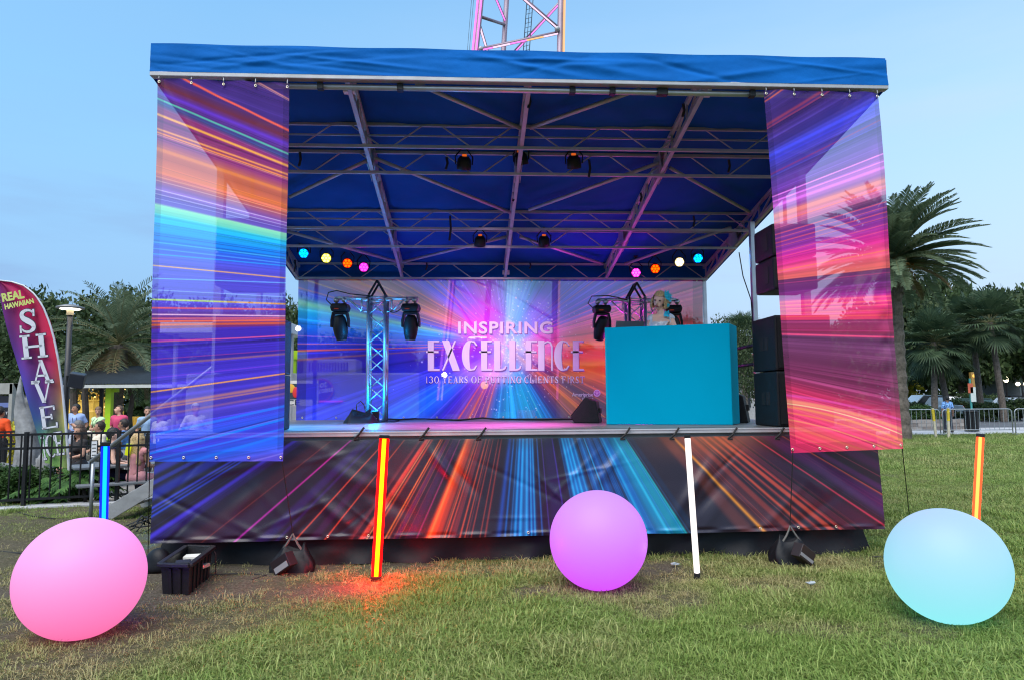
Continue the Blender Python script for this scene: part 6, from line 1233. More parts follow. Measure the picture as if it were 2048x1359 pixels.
oak('tree seen at the right end of the backdrop behind the performer', 1348, 44, zpx(628, 44), 2.6, 10, M_oak2, variant=0, leaf=.26)
feather_palm('bushy palm with arching fronds at the left behind the lamp post', 232, 24, -.19, zpx(684, 24), 2.75, 46, .21, 31, el=(-.55, 1.45), leaf=.5, w=.020, dead=16, nl=34, droop=(.7, 1.2), fruit=False)
# ---- right side trees
feather_palm('tall date palm with a full crown right of the right banner', 1799, 27, 0, zpx(528, 27), 3.25, 112, .27, 41, el=(-.32, 1.42), leaf=.50, w=.036, dead=5, nl=52, droop=(.45, .95))
def fp(lab, pxb, pxt, pyt, D, r, s): return fan_palm(lab, pxb, D, .05, zpx(pyt, D), r, s, px_top=pxt)
fp('cabbage palm with the straight trunk, leftmost of the four by the road', 1868, 1868, 690, 44, 2.5, 1); fp('cabbage palm with the leaning trunk beside the leftmost one', 1897, 1872, 705, 45, 2.5, 2); fp('cabbage palm in the middle of the row by the road', 1962, 1946, 655, 46, 2.5, 3); fp('cabbage palm with the thick leaning trunk, rightmost by the road', 2006, 1983, 652, 44, 2.5, 4)
for i, (px, D, pyt, rx, lab) in enumerate(((1800, 62, 600, 6, 'dark tree directly behind the date palm'), (1868, 78, 556, 6.5, 'tall dark tree rising behind the leftmost cabbage palm'), (1925, 70, 598, 6, 'dark tree behind the leaning cabbage palm'), (1990, 80, 588, 7, 'dark tree behind the rightmost cabbage palm'), (2052, 66, 612, 6, 'dark tree at the right edge above the building'), (1745, 70, 640, 6, 'dark tree seen through the right banner'), (1640, 74, 660, 6, 'dark tree seen through the lower left of the right banner'), (2100, 80, 580, 7, 'dark tree partly outside the right edge of the photo'))):
    oak(lab, px, D, zpx(pyt, D), rx, 20+i, M_oak if i % 3 else M_oak2, variant=i % 3, leaf=.42)
def woods(lab, x0, x1, D, top, n, seed):
    rg = np.random.default_rng(seed); cs = []; rs = []
    for i in range(n): a = g(rg.uniform(x0, x1), D+rg.uniform(-6, 6), 0); zt_ = zpx(top+rg.uniform(0, 60), D); h = rg.uniform(0, 1)**.8*zt_*.92; cs.append((a[0], a[1], h)); rs.append(rg.uniform(1.2, 2.4))
    pts = leaf_cloud(cs, rs, 120, .75, rg); o = flatmesh('woods', pts, np.arange(len(pts)).reshape(-1, 4), M_oak); tag(o, kind='stuff'); return o
woods('', 1380, 2900, 104, 640, 560, 5); woods('', -900, 620, 62, 640, 400, 6); woods('', 600, 1420, 90, 715, 200, 7)
fan_palm('small palm seen in the gap beside the flown loudspeaker', 1490, 46, 0, zpx(678, 46), 2.1, 6)
for i, (px, D, h, rx, lab) in enumerate(((1815, 47, 1.3, 1.6, 'low round shrub at the far road edge beside the date palm trunk'), (1905, 50, 1.4, 1.7, 'low shrub behind the walker'), (1975, 46, 1.2, 1.9, 'low shrub between the cabbage palm trunks'), (2040, 46, 1.5, 1.7, 'low shrub at the right photo edge'), (1950, 60, 2.0, 2.6, 'clipped brown green hedge bush behind the cabbage palms'), (1845, 37, .9, 1.5, 'shrub growing in the stone planter'))): bush(lab, px, D, .05, rx, rx*.7, h, 60+i, .16, group='shrubs by the road')
bush('yellow lit young palm bush under the dark trees', 1815, 66, 0, .9, .9, 3.3, 71, .4, leafmat('yellow_leaves', (.30, .24, .01), (.5, .42, .04)), 30, 60)
# ------------------------------------------------------------------ left background
fz = atZ(0, 1018, 0); fa_, fb_ = atZ(-60, 1021, 0), atZ(292, 1001, 0); fd = fb_-fa_; fL = np.linalg.norm(fd); fd /= fL
M_iron = mat('black_iron', (.010, .010, .011), .45, .3)
def iron_fence(lab, a, b, h, npost, gap, rails, z0=0, pw=.05, bw=.018, group=None):
    t = thing('iron_fence', lab, 'fence', (a[0], a[1], z0), 0, group); L = np.linalg.norm(b-a); d = (b-a)/L; mb = MB()
    for z in rails: mb.bar(V(0, 0, z), d*L+V(0, 0, z), .03, .035)
    mb.build('rail', M_iron, t); mb = MB(); n = int(L/gap)
    for k in range(n): p = d*(gap*(k+.5)); mb.box((p[0]-bw/2, p[1]-bw/2, .08), (p[0]+bw/2, p[1]+bw/2, rails[0]))
    mb.build('picket', M_iron, t)
    for px in npost:
        p = px; MB().box((p[0]-a[0]-pw/2, p[1]-a[1]-pw/2, 0), (p[0]-a[0]+pw/2, p[1]-a[1]+pw/2, h)).build('post', M_iron, t)
    return t
def on_f(px):
    d = rayd(px, 900); d2 = d[:2]; A = np.array([[d2[0], -fd[0]], [d2[1], -fd[1]]]); s = np.linalg.solve(A, (fa_-CAM)[:2]); p = fa_+fd*s[1]; return p
iron_fence('black iron fence with square pickets along the kerb at the left', fa_, fa_+fd*(fL+1.7), 1.12, [on_f(x) for x in (-42, 52, 237, 420)], .132, (1.08, .87, .10), .03)
kp = MB(); nrm = np.cross(fd, V(0, 0, 1)); kp.prism([fa_+nrm*.22+V(0, 0, -.1)-fd*4, fa_+nrm*.22+V(0, 0, .035)-fd*4, fa_-nrm*.12+V(0, 0, .035)-fd*4, fa_-nrm*.12+V(0, 0, -.1)-fd*4], fd*(fL+6)); tag(kp.build('fence_kerb', M_pave, bevel=.01), kind='structure')
a = g(-40, 14.2, -.19); b = g(72, 14.6, -.19); iron_fence('second black iron fence with close pickets behind the grey rock', a, b, 1.25, [a, b], .10, (1.20, .95, .1), -.19)
a = g(150, 17.4, -.19); b = g(330, 17.0, -.19); iron_fence('black iron railing behind the guests at the left', a, b, 1.05, [a, (a+b)/2, b], .13, (1.02, .85, .1), -.19)
# sign on the fence
p = on_f(189)+nrm*.04; sg = thing('notice_sign', 'small white notice in a black frame hanging on the iron fence', 'sign', (p[0], p[1], .86)); rzf = math.atan2(fd[1], fd[0]); sg.rotation_euler = (0, 0, rzf)
MB().box((-.05, -.008, -.14), (.05, .008, .14)).build('frame', M_iron, sg); MB().box((-.037, -.0115, -.125), (.037, -.0085, .125)).build('notice_sheet', mat('paper_white', (.72, .72, .72), .6), sg)
mb = MB()
for r_ in range(4): mb.box((-.028, -.0125, -.10+r_*.055), (.028, -.0118, -.085+r_*.055))
mb.build('notice_print', mat('notice_ink', (.05, .05, .05), .6), sg)
# hedge and leafy plants behind the fence
for i, (px, D, w, h, lf) in enumerate(((-10, 11.5, .75, .62, .05), (55, 11.6, .7, .66, .05))): bush(('clipped dark hedge at the left edge behind the fence', 'clipped dark hedge in front of the boulder')[i], px, D, -.05, w, .4, h, 81+i, lf, leafmat('hedge_leaves', (.025, .06, .012), (.06, .12, .03)), 90, 110, 'hedge', 'hedges behind the fence', 'hedge')
M_phi = leafmat('big_leaves', (.03, .085, .018), (.10, .21, .05), .3)
def leafy(lab, px, D, seed, n=46, z=-.05, s=1.0):
    rg = np.random.default_rng(seed); p = g(px, D, z); t = thing('leafy_plant', lab, 'plant', p, 0, 'leafy plants behind the fence'); mb = MB(); st_m = MB()
    for i in range(n):
        a = rg.uniform(0, 2*math.pi); e = rg.uniform(.45, 1.4); L = rg.uniform(.22, .60)*s; h = np.array([math.cos(a)*math.cos(e), math.sin(a)*math.cos(e), math.sin(e)]); c = h*L; st_m.path([(0, 0, 0), c*.6, c], [.008, .006, .004], 4); fd_ = np.array([math.cos(a), math.sin(a), -.35]); fd_ /= np.linalg.norm(fd_); sd = np.cross(fd_, [0, 0, 1.]); sd /= np.linalg.norm(sd); l = rg.uniform(.22, .36)*s
        for k in range(6):                               # deeply lobed leaf: fingers from the midrib
            u_ = k/5
            for q in (-1, 1): b0 = c+fd_*l*u_; tip = b0+(fd_*.6+sd*q*.8*(1-.4*u_))*l*.42; mb.add([b0-fd_*.018, b0+fd_*.045, tip+V(0, 0, -.03), (b0+tip)/2-fd_*.035], [(0, 1, 2, 3)])
    mb.build('foliage', M_phi, t); st_m.build('stem', M_rib, t)
for i, (px, D, lab) in enumerate(((98, 11.6, 'bright green lobed plant at the foot of the feather flag'), (135, 11.8, 'bright green lobed plant just right of the flag pole'), (165, 11.5, 'bright green lobed plant left of the stair handrail post'), (188, 11.9, 'bright green lobed plant behind the stair handrail'))): leafy(lab, px, D, 90+i)
# boulder and weathered standing rock
M_rock = mat('grey_rock', (.20, .20, .20), .9, var=.6, vscale=3.5, bump=1, bscale=7)
def rock(name, lab, px, D, z0, rad, seed, h=None, m=M_rock, top=0):
    rg = np.random.default_rng(seed); p = g(px, D, z0); mb = MB(); mb.ball((0, 0, 0), 1, 26, 20); vs = np.array(mb.v)
    n = sum(np.sin(vs@rg.normal(0, f, 3)+rg.uniform(0, 6))*a for f, a in ((2, .16), (4, .10), (8, .06), (15, .04))); vs = vs*(1+n)[:, None]*np.array(rad); vs[:, 2] += rad[2]*.9
    if top: k = np.clip(vs[:, 2]/(2*rad[2]), 0, 1); vs[:, 0] *= (1-top*k); vs[:, 1] *= (1-top*k); vs[:, 0] += .1*np.sin(k*5)
    mb.v = [tuple(v) for v in vs]; o = mb.build(name, m, None, True); o.location = p; return tag(o, lab, 'rock', 'grey rocks')
rock('boulder', 'large grey boulder low behind the fence at the left edge', 22, 12.4, -.3, (.42, .35, .42), 3); rock('standing_rock', 'tall weathered grey rock column left of the feather flag', 54, 14.0, -.3, (.34, .3, 1.20), 6, top=.72); rock('boulder', 'pale grey rock right beside the feather flag foot', 92, 12.6, -.3, (.24, .25, .5), 8)
bl_ = g(43, 12.2, 0); tag(rock('boulder', 'small orange brown rock between the boulders', 43, 12.0, -.1, (.10, .1, .22), 12, m=mat('rust_rock', (.32, .12, .04), .8, var=.4)), cat='rock')
# kiosk with a screen at the left edge
p = g(0, 18.0, -.19); kk = thing('kiosk', 'grey framed kiosk with a lit screen at the left photo edge', 'kiosk', p); zt_, zb_ = zpx(758, 18)+.19, 0; x1 = .30
mb = MB(); mb.box((-1.2, 0, zt_-.28), (x1, .25, zt_)); mb.box((x1-.09, 0, 0), (x1, .25, zt_)); mb.box((-1.2, 0, 0), (-1.1, .25, zt_)); mb.build('frame', mat('kiosk_grey', (.30, .29, .26), .6), kk, bevel=.01)
MB().box((-1.1, .06, zt_-1.15), (x1-.1, .2, zt_-.32)).build('screen', emat('screen_dark', (.05, .06, .10), .5), kk); MB().box((-1.1, .05, zt_-.62), (x1-.1, .0595, zt_-.50)).build('screen_banner', emat('screen_band', (.25, .35, .85), .9), kk)
def text3(body, o, ex_, ez_, w, h, name, m, parent, local=True):
    q = [(0, h), (w, h), (w, 0), (0, 0)]; f = lambda a, b: tuple(np.asarray(o)+np.asarray(ex_)*a+np.asarray(ez_)*b)
    return text_px(body, q, 0, name, m, parent, .01, to3=f)
text3('o  m', (-.10, .055, zt_-.80), (1, 0, 0), (0, 0, 1), .30, .07, 'lettering', emat('screen_text', (.8, .85, 1), 1.0), kk)
# feather flag
FD_ = 11.6; M_flag = vmat('flag_cloth', .7, transl=.25, scale=1.6, bump=90, bd=.004)
outer = [(0, 561), (25, 564), (50, 572), (72, 590), (88, 615), (100, 645), (110, 680), (118, 720), (125, 770), (131, 830), (136, 890), (139, 936)]
inner = [(-3, 563), (0, 580), (4, 602), (11, 632), (19, 664), (29, 700), (40, 740), (51, 785), (62, 825), (72, 862), (79, 893), (86, 926)]
def fy(px, py): return atD(px, py, FD_)
def resamp(pl_, n):
    pl_ = np.array(pl_, float); s = np.r_[0, np.cumsum(np.linalg.norm(np.diff(pl_, axis=0), axis=1))]; q = np.linspace(0, s[-1], n); return np.stack([np.interp(q, s, pl_[:, 0]), np.interp(q, s, pl_[:, 1])], 1)
NU, NV = 40, 150; o1, i1 = resamp(outer, NV), resamp(inner, NV); fw3 = FW
pts = []; cols = []
fl0 = g(139, FD_, -.05)
for j in range(NV):
    for i in range(NU):
        u_ = i/(NU-1); q = i1[j]*(1-u_)+o1[j]*u_; w = .05*math.sin(u_*7+j*.03)*(1-u_)*(.3+j/NV)+.02*math.sin(u_*14+j*.06); P = fy(*q)-fw3*w; pts.append(P-fl0); v_ = j/NV
        stp = [(0, (150, 30, 84)), (.25, (176, 26, 78)), (.42, (150, 40, 90)), (.55, (112, 44, 120)), (.72, (90, 70, 130)), (.84, (110, 140, 90)), (1, (120, 160, 84))]
        stl = [(0, (92, 30, 92)), (.2, (96, 34, 110)), (.4, (82, 46, 130)), (.6, (66, 64, 150)), (.75, (50, 84, 140)), (.88, (90, 140, 100)), (1, (140, 170, 90))]
        st3 = [(0, (170, 30, 80)), (.3, (196, 34, 70)), (.5, (200, 40, 60)), (.62, (190, 110, 70)), (.72, (170, 150, 70)), (.86, (130, 140, 80)), (1, (140, 150, 84))]
        f3 = lambda S_: np.array([np.interp(v_, [s[0] for s in S_], [s[1][c] for s in S_]) for c in range(3)])
        cl, cm, cr_ = f3(stl), f3(stp), f3(st3); c = cl+(cm-cl)*min(1, u_*2) if u_ < .5 else cm+(cr_-cm)*(u_*2-1); c = c*(.9+.1*math.sin(u_*9+j*.1)); cols.append(c/255)
fi = np.arange(NU*NV).reshape(NV, NU); fl = thing('feather_flag', 'tall rainbow feather flag with big white letters at the left', 'flag', fl0)
fo = flatmesh('flag_cloth', np.array(pts), np.stack([fi[:-1, :-1], fi[1:, :-1], fi[1:, 1:], fi[:-1, 1:]], -1).reshape(-1, 4), M_flag, fl, True); art_attr(fo, lin(np.array(cols)))
pole = resamp([(142, 985)]+outer[::-1], 40); MB(fl0).path([fy(*q)-fw3*.015 for q in pole], [.024-.012*i/39 for i in range(40)], 8).build('pole', mat('pole_white', (.55, .55, .58), .5), fl, True)
M_lw = mat('flag_white', (.62, .62, .68), .7, var=.05); M_lo = mat('flag_outline', (.04, .03, .07), .7); M_ly = mat('flag_yellow', (.55, .62, .16), .7)
def flag_polys(polys, nm, m, off):
    bm = bmesh.new()
    for poly in polys:
        try: bm.faces.new([bm.verts.new(tuple(fy(x, y)-fw3*off-fl0)) for x, y in poly])
        except ValueError: pass
    me = bpy.data.meshes.new(nm); bmesh.ops.triangulate(bm, faces=bm.faces[:]); bm.to_mesh(me); bm.free(); return link(nm, me, m, fl)
WP, WO = [], []
for ch, cx, cy, w, h, rot in (('S', 62, 642.5, 42, 47, 4), ('H', 74, 692, 54, 46, 6), ('A', 90, 742, 46, 46, 4), ('V', 93, 781, 46, 44, 5), ('E', 104, 832, 40, 44, 8), ('I', 94, 894, 14, 46, 8), ('C', 108, 889, 24, 44, 8), ('E', 125, 884, 20, 46, 8)):
    for sc, lst in ((1, WP), (1.0, WO)):
        for poly in glyph(ch):
            q = np.array(poly)-.5; q = q*[w, -h]; a = R(rot); x_, y_ = q[:, 0]*math.cos(a)+q[:, 1]*math.sin(a), -q[:, 0]*math.sin(a)+q[:, 1]*math.cos(a)
            if lst is WO:                                     # grow every stroke for the dark outline
                cxx, cyy = x_.mean(), y_.mean(); dx_, dy_ = x_-cxx, y_-cyy; x_ = cxx+dx_+np.sign(dx_)*1.5; y_ = cyy+dy_+np.sign(dy_)*1.5
            else:
                cxx, cyy = x_.mean(), y_.mean(); dx_, dy_ = x_-cxx, y_-cyy; x_ = cxx+dx_+np.sign(dx_)*.4; y_ = cyy+dy_+np.sign(dy_)*.4
            lst.append(list(zip(cx+x_, cy+y_)))
flag_polys(WO, 'lettering_outline', M_lo, .075); flag_polys(WP, 'lettering', M_lw, .082)
ff = lambda x, y: tuple(fy(x, y)-fw3*.078-fl0)
text_px('REAL', [(9, 588), (53, 580), (56, 597), (12, 605)], 0, 'lettering', M_ly, fl, .045, to3=ff); text_px('HAWAIIAN', [(15, 609), (72, 597), (75, 607), (17, 620)], 0, 'lettering', M_ly, fl, .045, to3=ff)
# lamp post with a lit flat lamp head, loudspeaker on a pole
LD = 15.0; p = g(132, LD, -.19); lpst = thing('street_lamp', 'dark lamp post with a flat lit head above the feather flag', 'street lamp', p); hz = zpx(612, LD)+.19
M_post = mat('post_dark', (.045, .043, .045), .5, .4); MB().tube((0, 0, 0), (0, 0, hz), .066, .055, 12).build('pole', M_post, lpst, True); mb = MB(); mb.lathe([(0, .08), (.12, .07), (.27, .02), (.275, -.01), (.2, -.02), (0, -.02)], seg=24); lh = mb.build('lamp_head', mat('lamp_metal', (.22, .22, .22), .5, .5), lpst, True); lh.location = (0, 0, hz+.04); mb = MB(); mb.lathe([(0, -.03), (.19, -.028), (.2, -.021), (0, -.021)], seg=20); mb.build('lamp_glass', emat('lamp_warm', (1, .93, .78), 14), lh); mb = MB(); mb.tube((0, 0, -.16), (0, 0, -.02), .07, seg=12); mb.build('collar', mat('collar_warm', (.45, .36, .22), .5), lh)
p = g(152, 14.4, -.19); sp = thing('pole_loudspeaker', 'tilted black loudspeaker on a bracket beside the lamp post', 'loudspeaker', p); z = zpx(753, 14.4)+.19; q = np.array(Euler((R(12), R(10), R(20)), 'XYZ').to_matrix()); mb = MB(); mb.rbox((0, 0, z), (.28, .24, .30), q); mb.build('cabinet', mat('speaker_navy', (.018, .021, .03), .45), sp, bevel=.02); mb = MB(); mb.tube((-.22, .1, z-.1), (0, .05, z), .02); mb.tube((-.25, .1, 0), (-.25, .1, z+.1), .03, seg=10); mb.build('bracket', M_iron, sp)
# pavilion with a dark corrugated roof, lime column
PD = 21.0; pa = g(150, PD, -.19); pv = thing('pavilion', 'open pavilion with dark corrugated metal roof and lime green column', 'pavilion', pa); ze = zpx(762, PD)+.19; zp = zpx(727, PD+2.8)+.19
xr = (g(420, PD, 0)-pa)[0]; mb = MB(); nC = 60
for k in range(nC):
    x0_, x1_ = -1.1+(xr+1.1)*k/nC, -1.1+(xr+1.1)*(k+1)/nC; xm = (x0_+x1_)/2; mb.add([(x0_, 0, ze), (xm, 0, ze+.045), (x1_, 0, ze), (x0_+.5, 2.8, zp), (xm+.5, 2.8, zp+.045), (x1_+.5, 2.8, zp)], [(0, 1, 4, 3), (1, 2, 5, 4)])
rf = mb.build('roof', mat('dark_corrugated', (.055, .058, .06), .5, .5), pv); MB().box((-1.1, -.04, ze-.10), (xr, .0, ze-.005)).build('gutter', mat('gutter_pale', (.5, .5, .46), .5), rf)
def colm(px, w, m, nm, D=PD+.6):
    q = g(px, D, 0)-pa; MB().box((q[0]-w/2, q[1]-w/2, 0), (q[0]+w/2, q[1]+w/2, ze+.12)).build(nm, m, pv)
M_lime = mat('lime_paint', (.42, .66, .01), .5, var=.05); colm(219, .17, M_lime, 'column'); colm(203, .09, M_iron, 'column', PD+1.2); colm(395, .17, M_lime, 'column')
q = g(224, PD+.6, 0)-pa; MB().box((q[0]-.15, q[1]-.06, ze-.22), (q[0]+.16, q[1]+.1, ze-.10)).build('bracket', M_lime, pv)
# yellow lit pavilion far back: tiers of railings and arches
YD = 42; p = g(192, YD, -.2); yb = thing('lit_pavilion', 'golden lit two tier pavilion with railings behind the guests', 'building', p); M_gold = mat('gold_paint_lit', (.60, .38, .06), .55, emit=(1, .62, .08), es=.35); M_goldl = emat('warm_bulbs', (1, .75, .25), 3)  # golden lamplight on the paint is put in as emission
zs_ = [zpx(y, YD)+.2 for y in (815, 795, 780, 760)]
mb = MB(); mb.lathe([(1.5, 0), (1.5, zs_[0]), (1.42, zs_[0]+.1), (1.4, zs_[1])], seg=16); mb.build('base_tier', M_gold, yb)
mb = MB()
for z in zs_: mb.lathe([(1.45, z), (1.45, z+.09), (1.38, z+.09)], seg=16)
for k in range(16):
    a = k*math.pi/8; mb.tube((1.4*math.cos(a), 1.4*math.sin(a), zs_[0]), (1.4*math.cos(a), 1.4*math.sin(a), zs_[3]), .05, seg=6)
for k in range(40):
    a = k*math.pi/20; mb.tube((1.43*math.cos(a), 1.43*math.sin(a), zs_[1]), (1.43*math.cos(a), 1.43*math.sin(a), zs_[2]), .018, seg=5)
mb.build('railing', M_gold, yb); mb = MB(); mb.lathe([(1.7, zs_[3]), (.9, zs_[3]+.8), (.15, zs_[3]+1.9), (0, zs_[3]+2.0)], seg=16); mb.build('roof', mat('gold_roof', (.35, .24, .06), .6), yb); mb = MB()
for k in range(30): a = k*2.4; mb.ball((1.5*math.cos(a), 1.5*math.sin(a), zs_[k % 3]+.25), .05, 6, 5)
mb.build('bulbs', M_goldl, yb)
a = g(252, 40, -.2); b = g(330, 40, -.2); t = thing('gold_railing', 'low golden railing right of the pink shirted man', 'railing', a); mb = MB(); d = b-a
for z in (.55, 1.0): mb.bar(V(0, 0, z), d+V(0, 0, z), .07)
for k in range(24): q = d*k/24; mb.tube((*q[:2], 0), (*q[:2], 1.0), .05, seg=5)
mb.build('railing', M_gold, t)
bush('dark hedge row behind the guests under the pavilion', 262, 24, -.2, 2.4, .6, 1.05, 95, .09, M_oak, 110, 90, 'hedge', None, 'hedge'); bush('dark bushes below the golden pavilion', 185, 26, -.2, 1.6, .6, 1.0, 96, .09, M_oak, 80, 80, 'hedge', None, 'hedge'); bush('yellow flowering bush between the rock and the flag', 49, 16.5, -.2, .35, .3, 1.5, 97, .12, leafmat('yellow_flowers', (.35, .30, .02), (.55, .50, .06)), 26, 60, 'bush')
for px, D, r in ((148, 23, .14), (171, 25, .13)):
    p = g(px, D, -.2); t = thing('tree_trunk', 'grey brown bare trunk under the pavilion eave '+('beside the loudspeaker' if px < 160 else 'left of the lime column'), 'tree', p); MB().path([(0, 0, 0), (.05, 0, 1.2), (-.1, 0, 3.0)], [r, r*.85, r*.8], 9).build('trunk', M_bark, t); bush_pts = leaf_cloud([(-.1, 0, 3.6), (.3, .2, 3.9)], [.8, .7], 160, .16, np.random.default_rng(px)); flatmesh('crown', bush_pts, np.arange(len(bush_pts)).reshape(-1, 4), M_oak, t)
# picnic table and bench, phone
p = g(252, 11.9, -.10); pt = thing('picnic_table', 'grey metal picnic table where the guests sit', 'table', p, R(35)); M_tab = mat('table_grey', (.20, .21, .22), .5, .4)
MB().box((-.75, -.38, .62), (.75, .38, .66)).build('table_top', M_tab, pt, bevel=.01); MB().box((-.75, -.85, .38), (.75, -.58, .42)).build('bench', M_tab, pt, bevel=.01); MB().box((-.75, .58, .38), (.75, .85, .42)).build('bench', M_tab, pt, bevel=.01); mb = MB()
for x in (-.6, .6): mb.bar((x, -.75, .0), (x, .2, .63), .05); mb.bar((x, .75, .0), (x, -.2, .63), .05); mb.bar((x, -.8, .38), (x, .8, .38), .05)
mb.build('leg', M_iron, pt)
p = g(258, 11.5, .73); gl = thing('glow_cup', 'yellow glowing cup held by the blonde woman', 'cup', p); MB().tube((0, 0, 0), (.03, 0, .17), .035, .042, 14).build('cup_body', emat('cup_yellow', (.75, .85, .02), 1.3), gl, True); MB().tube((.03, 0, .17), (.032, 0, .18), .043, .043, 14).build('rim', M_lime, gl)
p = g(166, 14.0, -.04); bn = thing('bench', 'dark bench under the brown haired woman', 'bench', p, R(-35)); MB().box((-.9, -.2, .40), (.9, .25, .45)).build('seat', M_tab, bn); mb = MB(); mb.box((-.7, -.15, 0), (-.62, .2, .4)); mb.box((.62, -.15, 0), (.7, .2, .4)); mb.build('leg', M_iron, bn)
bn2 = copy_tree(bn); bn2.location = [float(v) for v in g(203, 15.35, -.165)]; bn2.rotation_euler = (0, 0, R(-42)); bn2['label'] = 'dark bench under the pointing man in the cream shirt'; bn['group'] = bn2['group'] = 'benches'
# ------------------------------------------------------------------ tower behind the stage
TYf, TYb = 14.0, 16.2; tw0 = atY(1010, 700, TYf); tw = thing('lattice_tower', 'tall steel lattice tower with pink light strips behind the stage', 'tower', (tw0[0], tw0[1], 0)); to = V(tw0[0], tw0[1], 0)
M_tst = mat('tower_steel', (.26, .20, .25), .5, .4, var=.2, vscale=1)
def legline(q0, q1, Y):
    a, b = atY(*q0, Y), atY(*q1, Y); d = (b-a)/(b[2]-a[2]); return a-d*a[2], d
legs = {}
for nm, q0, q1, Y in (('FL', (960, 20), (902, 600), TYf), ('FR', (1121, 20), (1110, 600), TYf), ('B', (1012, 20), (976, 600), TYb)):
    a, d = legline(q0, q1, Y); legs[nm] = (a, d); MB(to).tube(a, a+d*19, .098 if nm != 'B' else .095, .09, 12).build('tower_leg', M_tst, tw, True)
def onleg(nm, py, px=1000):
    a, d = legs[nm]; lo_, hi_ = 0., 25.
    for _ in range(40):
        m_ = (lo_+hi_)/2; y = pix(a+d*m_)[1]
        if y > py: lo_ = m_
        else: hi_ = m_
    return a+d*lo_
PK = emat('strip_pink', (1, .25, .85), 2.2); PK2 = emat('strip_white_pink', (1, .62, .85), 2.4); PK3 = emat('strip_orange', (1, .55, .25), 2.0)
def member(l0, y0, l1, y1, r=.06, led=None, part='brace'):
    a, b = onleg(l0, y0), onleg(l1, y1); br_ = MB(to).tube(a, b, r, seg=8).build(part, M_tst, tw, True)
    if led:
        off = V(0, -.03, -r-.012); n = len(led); c = V(0, -r*.6, -r*.75)
        for i, m in enumerate(led): MB(to).tube(a+(b-a)*i/n+c, a+(b-a)*(i+1)/n+c, .026, seg=6).build('light_strip', m, br_)
member('FL', -70, 'FR', 60, led=[PK3, PK2]); member('FL', 101, 'FR', 65, led=[PK, PK2, PK, PK3, PK2]); member('FR', 4, 'B', 130, .055, [PK]); member('FL', 33, 'B', 50, .05); member('FL', -60, 'B', 42, .045, [PK]); member('FL', 45, 'B', 190, .05, [PK2])
member('FL', 250, 'FR', 135); member('FL', 150, 'FR', 300); member('FL', 310, 'FR', 330); member('FL', 570, 'FR', 690, led=[PK3, PK, PK2, PK]); member('FL', 560, 'FR', 420); member('B', 560, 'FR', 640, .05); member('FL', 590, 'B', 690, .05, [PK]); member('B', 575, 'FL', 545, .05, [PK3])
for nm, off, r_, mats in (('FL', V(-.10, -.07, 0), .034, [PK, PK2, PK]), ('FL', V(.02, -.125, 0), .026, [PK2, PK]), ('FR', V(.12, -.05, 0), .034, [PK, PK3, PK2, PK])):
    a, d = legs[nm]; n = 8
    for i in range(n): MB(to).tube(a+d*(1.6+17*i/n)+off, a+d*(1.6+17*(i+1)/n)+off, r_, seg=6).build('light_strip', mats[i % len(mats)], tw)
la, lb = atY(1060, 0, 15.0), atY(1047, 180, 15.0); ld = (la-lb)/np.linalg.norm(la-lb); l0 = lb-ld*(lb[2]/ld[2]); mb = MB(to)
for s in (-.1, .1): mb.tube(l0+V(s, 0, 0), l0+V(s, 0, 0)+ld*19, .016, seg=5)
mb.tube(l0+V(.0, .03, 0), l0+V(0, .03, 0)+ld*19, .010, seg=5)
for k in range(120): q = l0+ld*(.16*k); mb.tube(q+V(-.1, 0, -.01), q+V(.1, 0, .05), .009, seg=4)
mb.build('ladder', mat('ladder_dark', (.06, .09, .12), .5, .5), tw); mb = MB(to)
for px0, px1 in ((934, 944), (938, 948)): mb.tube(atY(px0, 110, 14.2), atY(px1, -10, 14.2), .008, seg=4)
mb.build('tower_cable', M_iron, tw)
mb = MB(to); mb.ball(onleg('FR', 62)+V(-.1, -.1, 0), .09, 8, 6); mb.ball(onleg('FL', 101)+V(.15, -.1, 0), .08, 8, 6); mb.build('gusset_joint', M_alud, tw)
# ------------------------------------------------------------------ trailer and stands behind the backdrop
TD = 16.5; ta = g(560, TD, -.0); tb = g(838, TD, 0); trl = thing('food_trailer', 'white food trailer with a lit awning seen through the backdrop at the left', 'food trailer', ta); wT = tb[0]-ta[0]; M_wh = mat('trailer_white', (.36, .36, .38), .5, var=.06); z1 = zpx(742, TD); mb = MB(); mb.box((-2.2, 0, .45), (wT, 2.2, z1)); mb.build('body', M_wh, trl, bevel=.05)
zaw = zpx(672, TD-.8); mb = MB(); mb.box((-2.4, -1.0, zaw+.1), (wT*.14, .3, zaw+.34)); mb.build('awning', mat('awning_pale', (.55, .58, .62), .5), trl, bevel=.02)
for x in (-2.2, wT*.12): MB().tube((x, -.6, 0), (x, -.6, zaw+.1), .05).build('awning_post', M_alud, trl)
p = atD(597, 657, TD-1.9)-ta; mb = MB(); mb.ball(p, (.06, .04, .06), 10, 8); mb.build('flood_lamp', emat('flood_white', (1, .93, .8), 12), trl)
x = (atD(640, 740, TD)-ta)[0]; mb = MB(); mb.box((x-.55, .5, z1-.01), (x+.75, 1.4, z1+.36)); ac = mb.build('roof_unit', M_wh, trl, bevel=.03); mb = MB()
for k in range(14): mb.box((x-.4+k*.07, .49, z1+.06), (x-.37+k*.07, .5, z1+.28))
mb.build('vent_slots', M_black, ac)
for x in (-.9, .5): w = MB(); w.lathe([(0, -.1), (.33, -.1), (.35, 0), (.33, .1), (0, .1)]); o = w.build('wheel', M_rub, trl, True); o.rotation_euler = (0, R(90), R(90)); o.location = (x, -.02, .34)
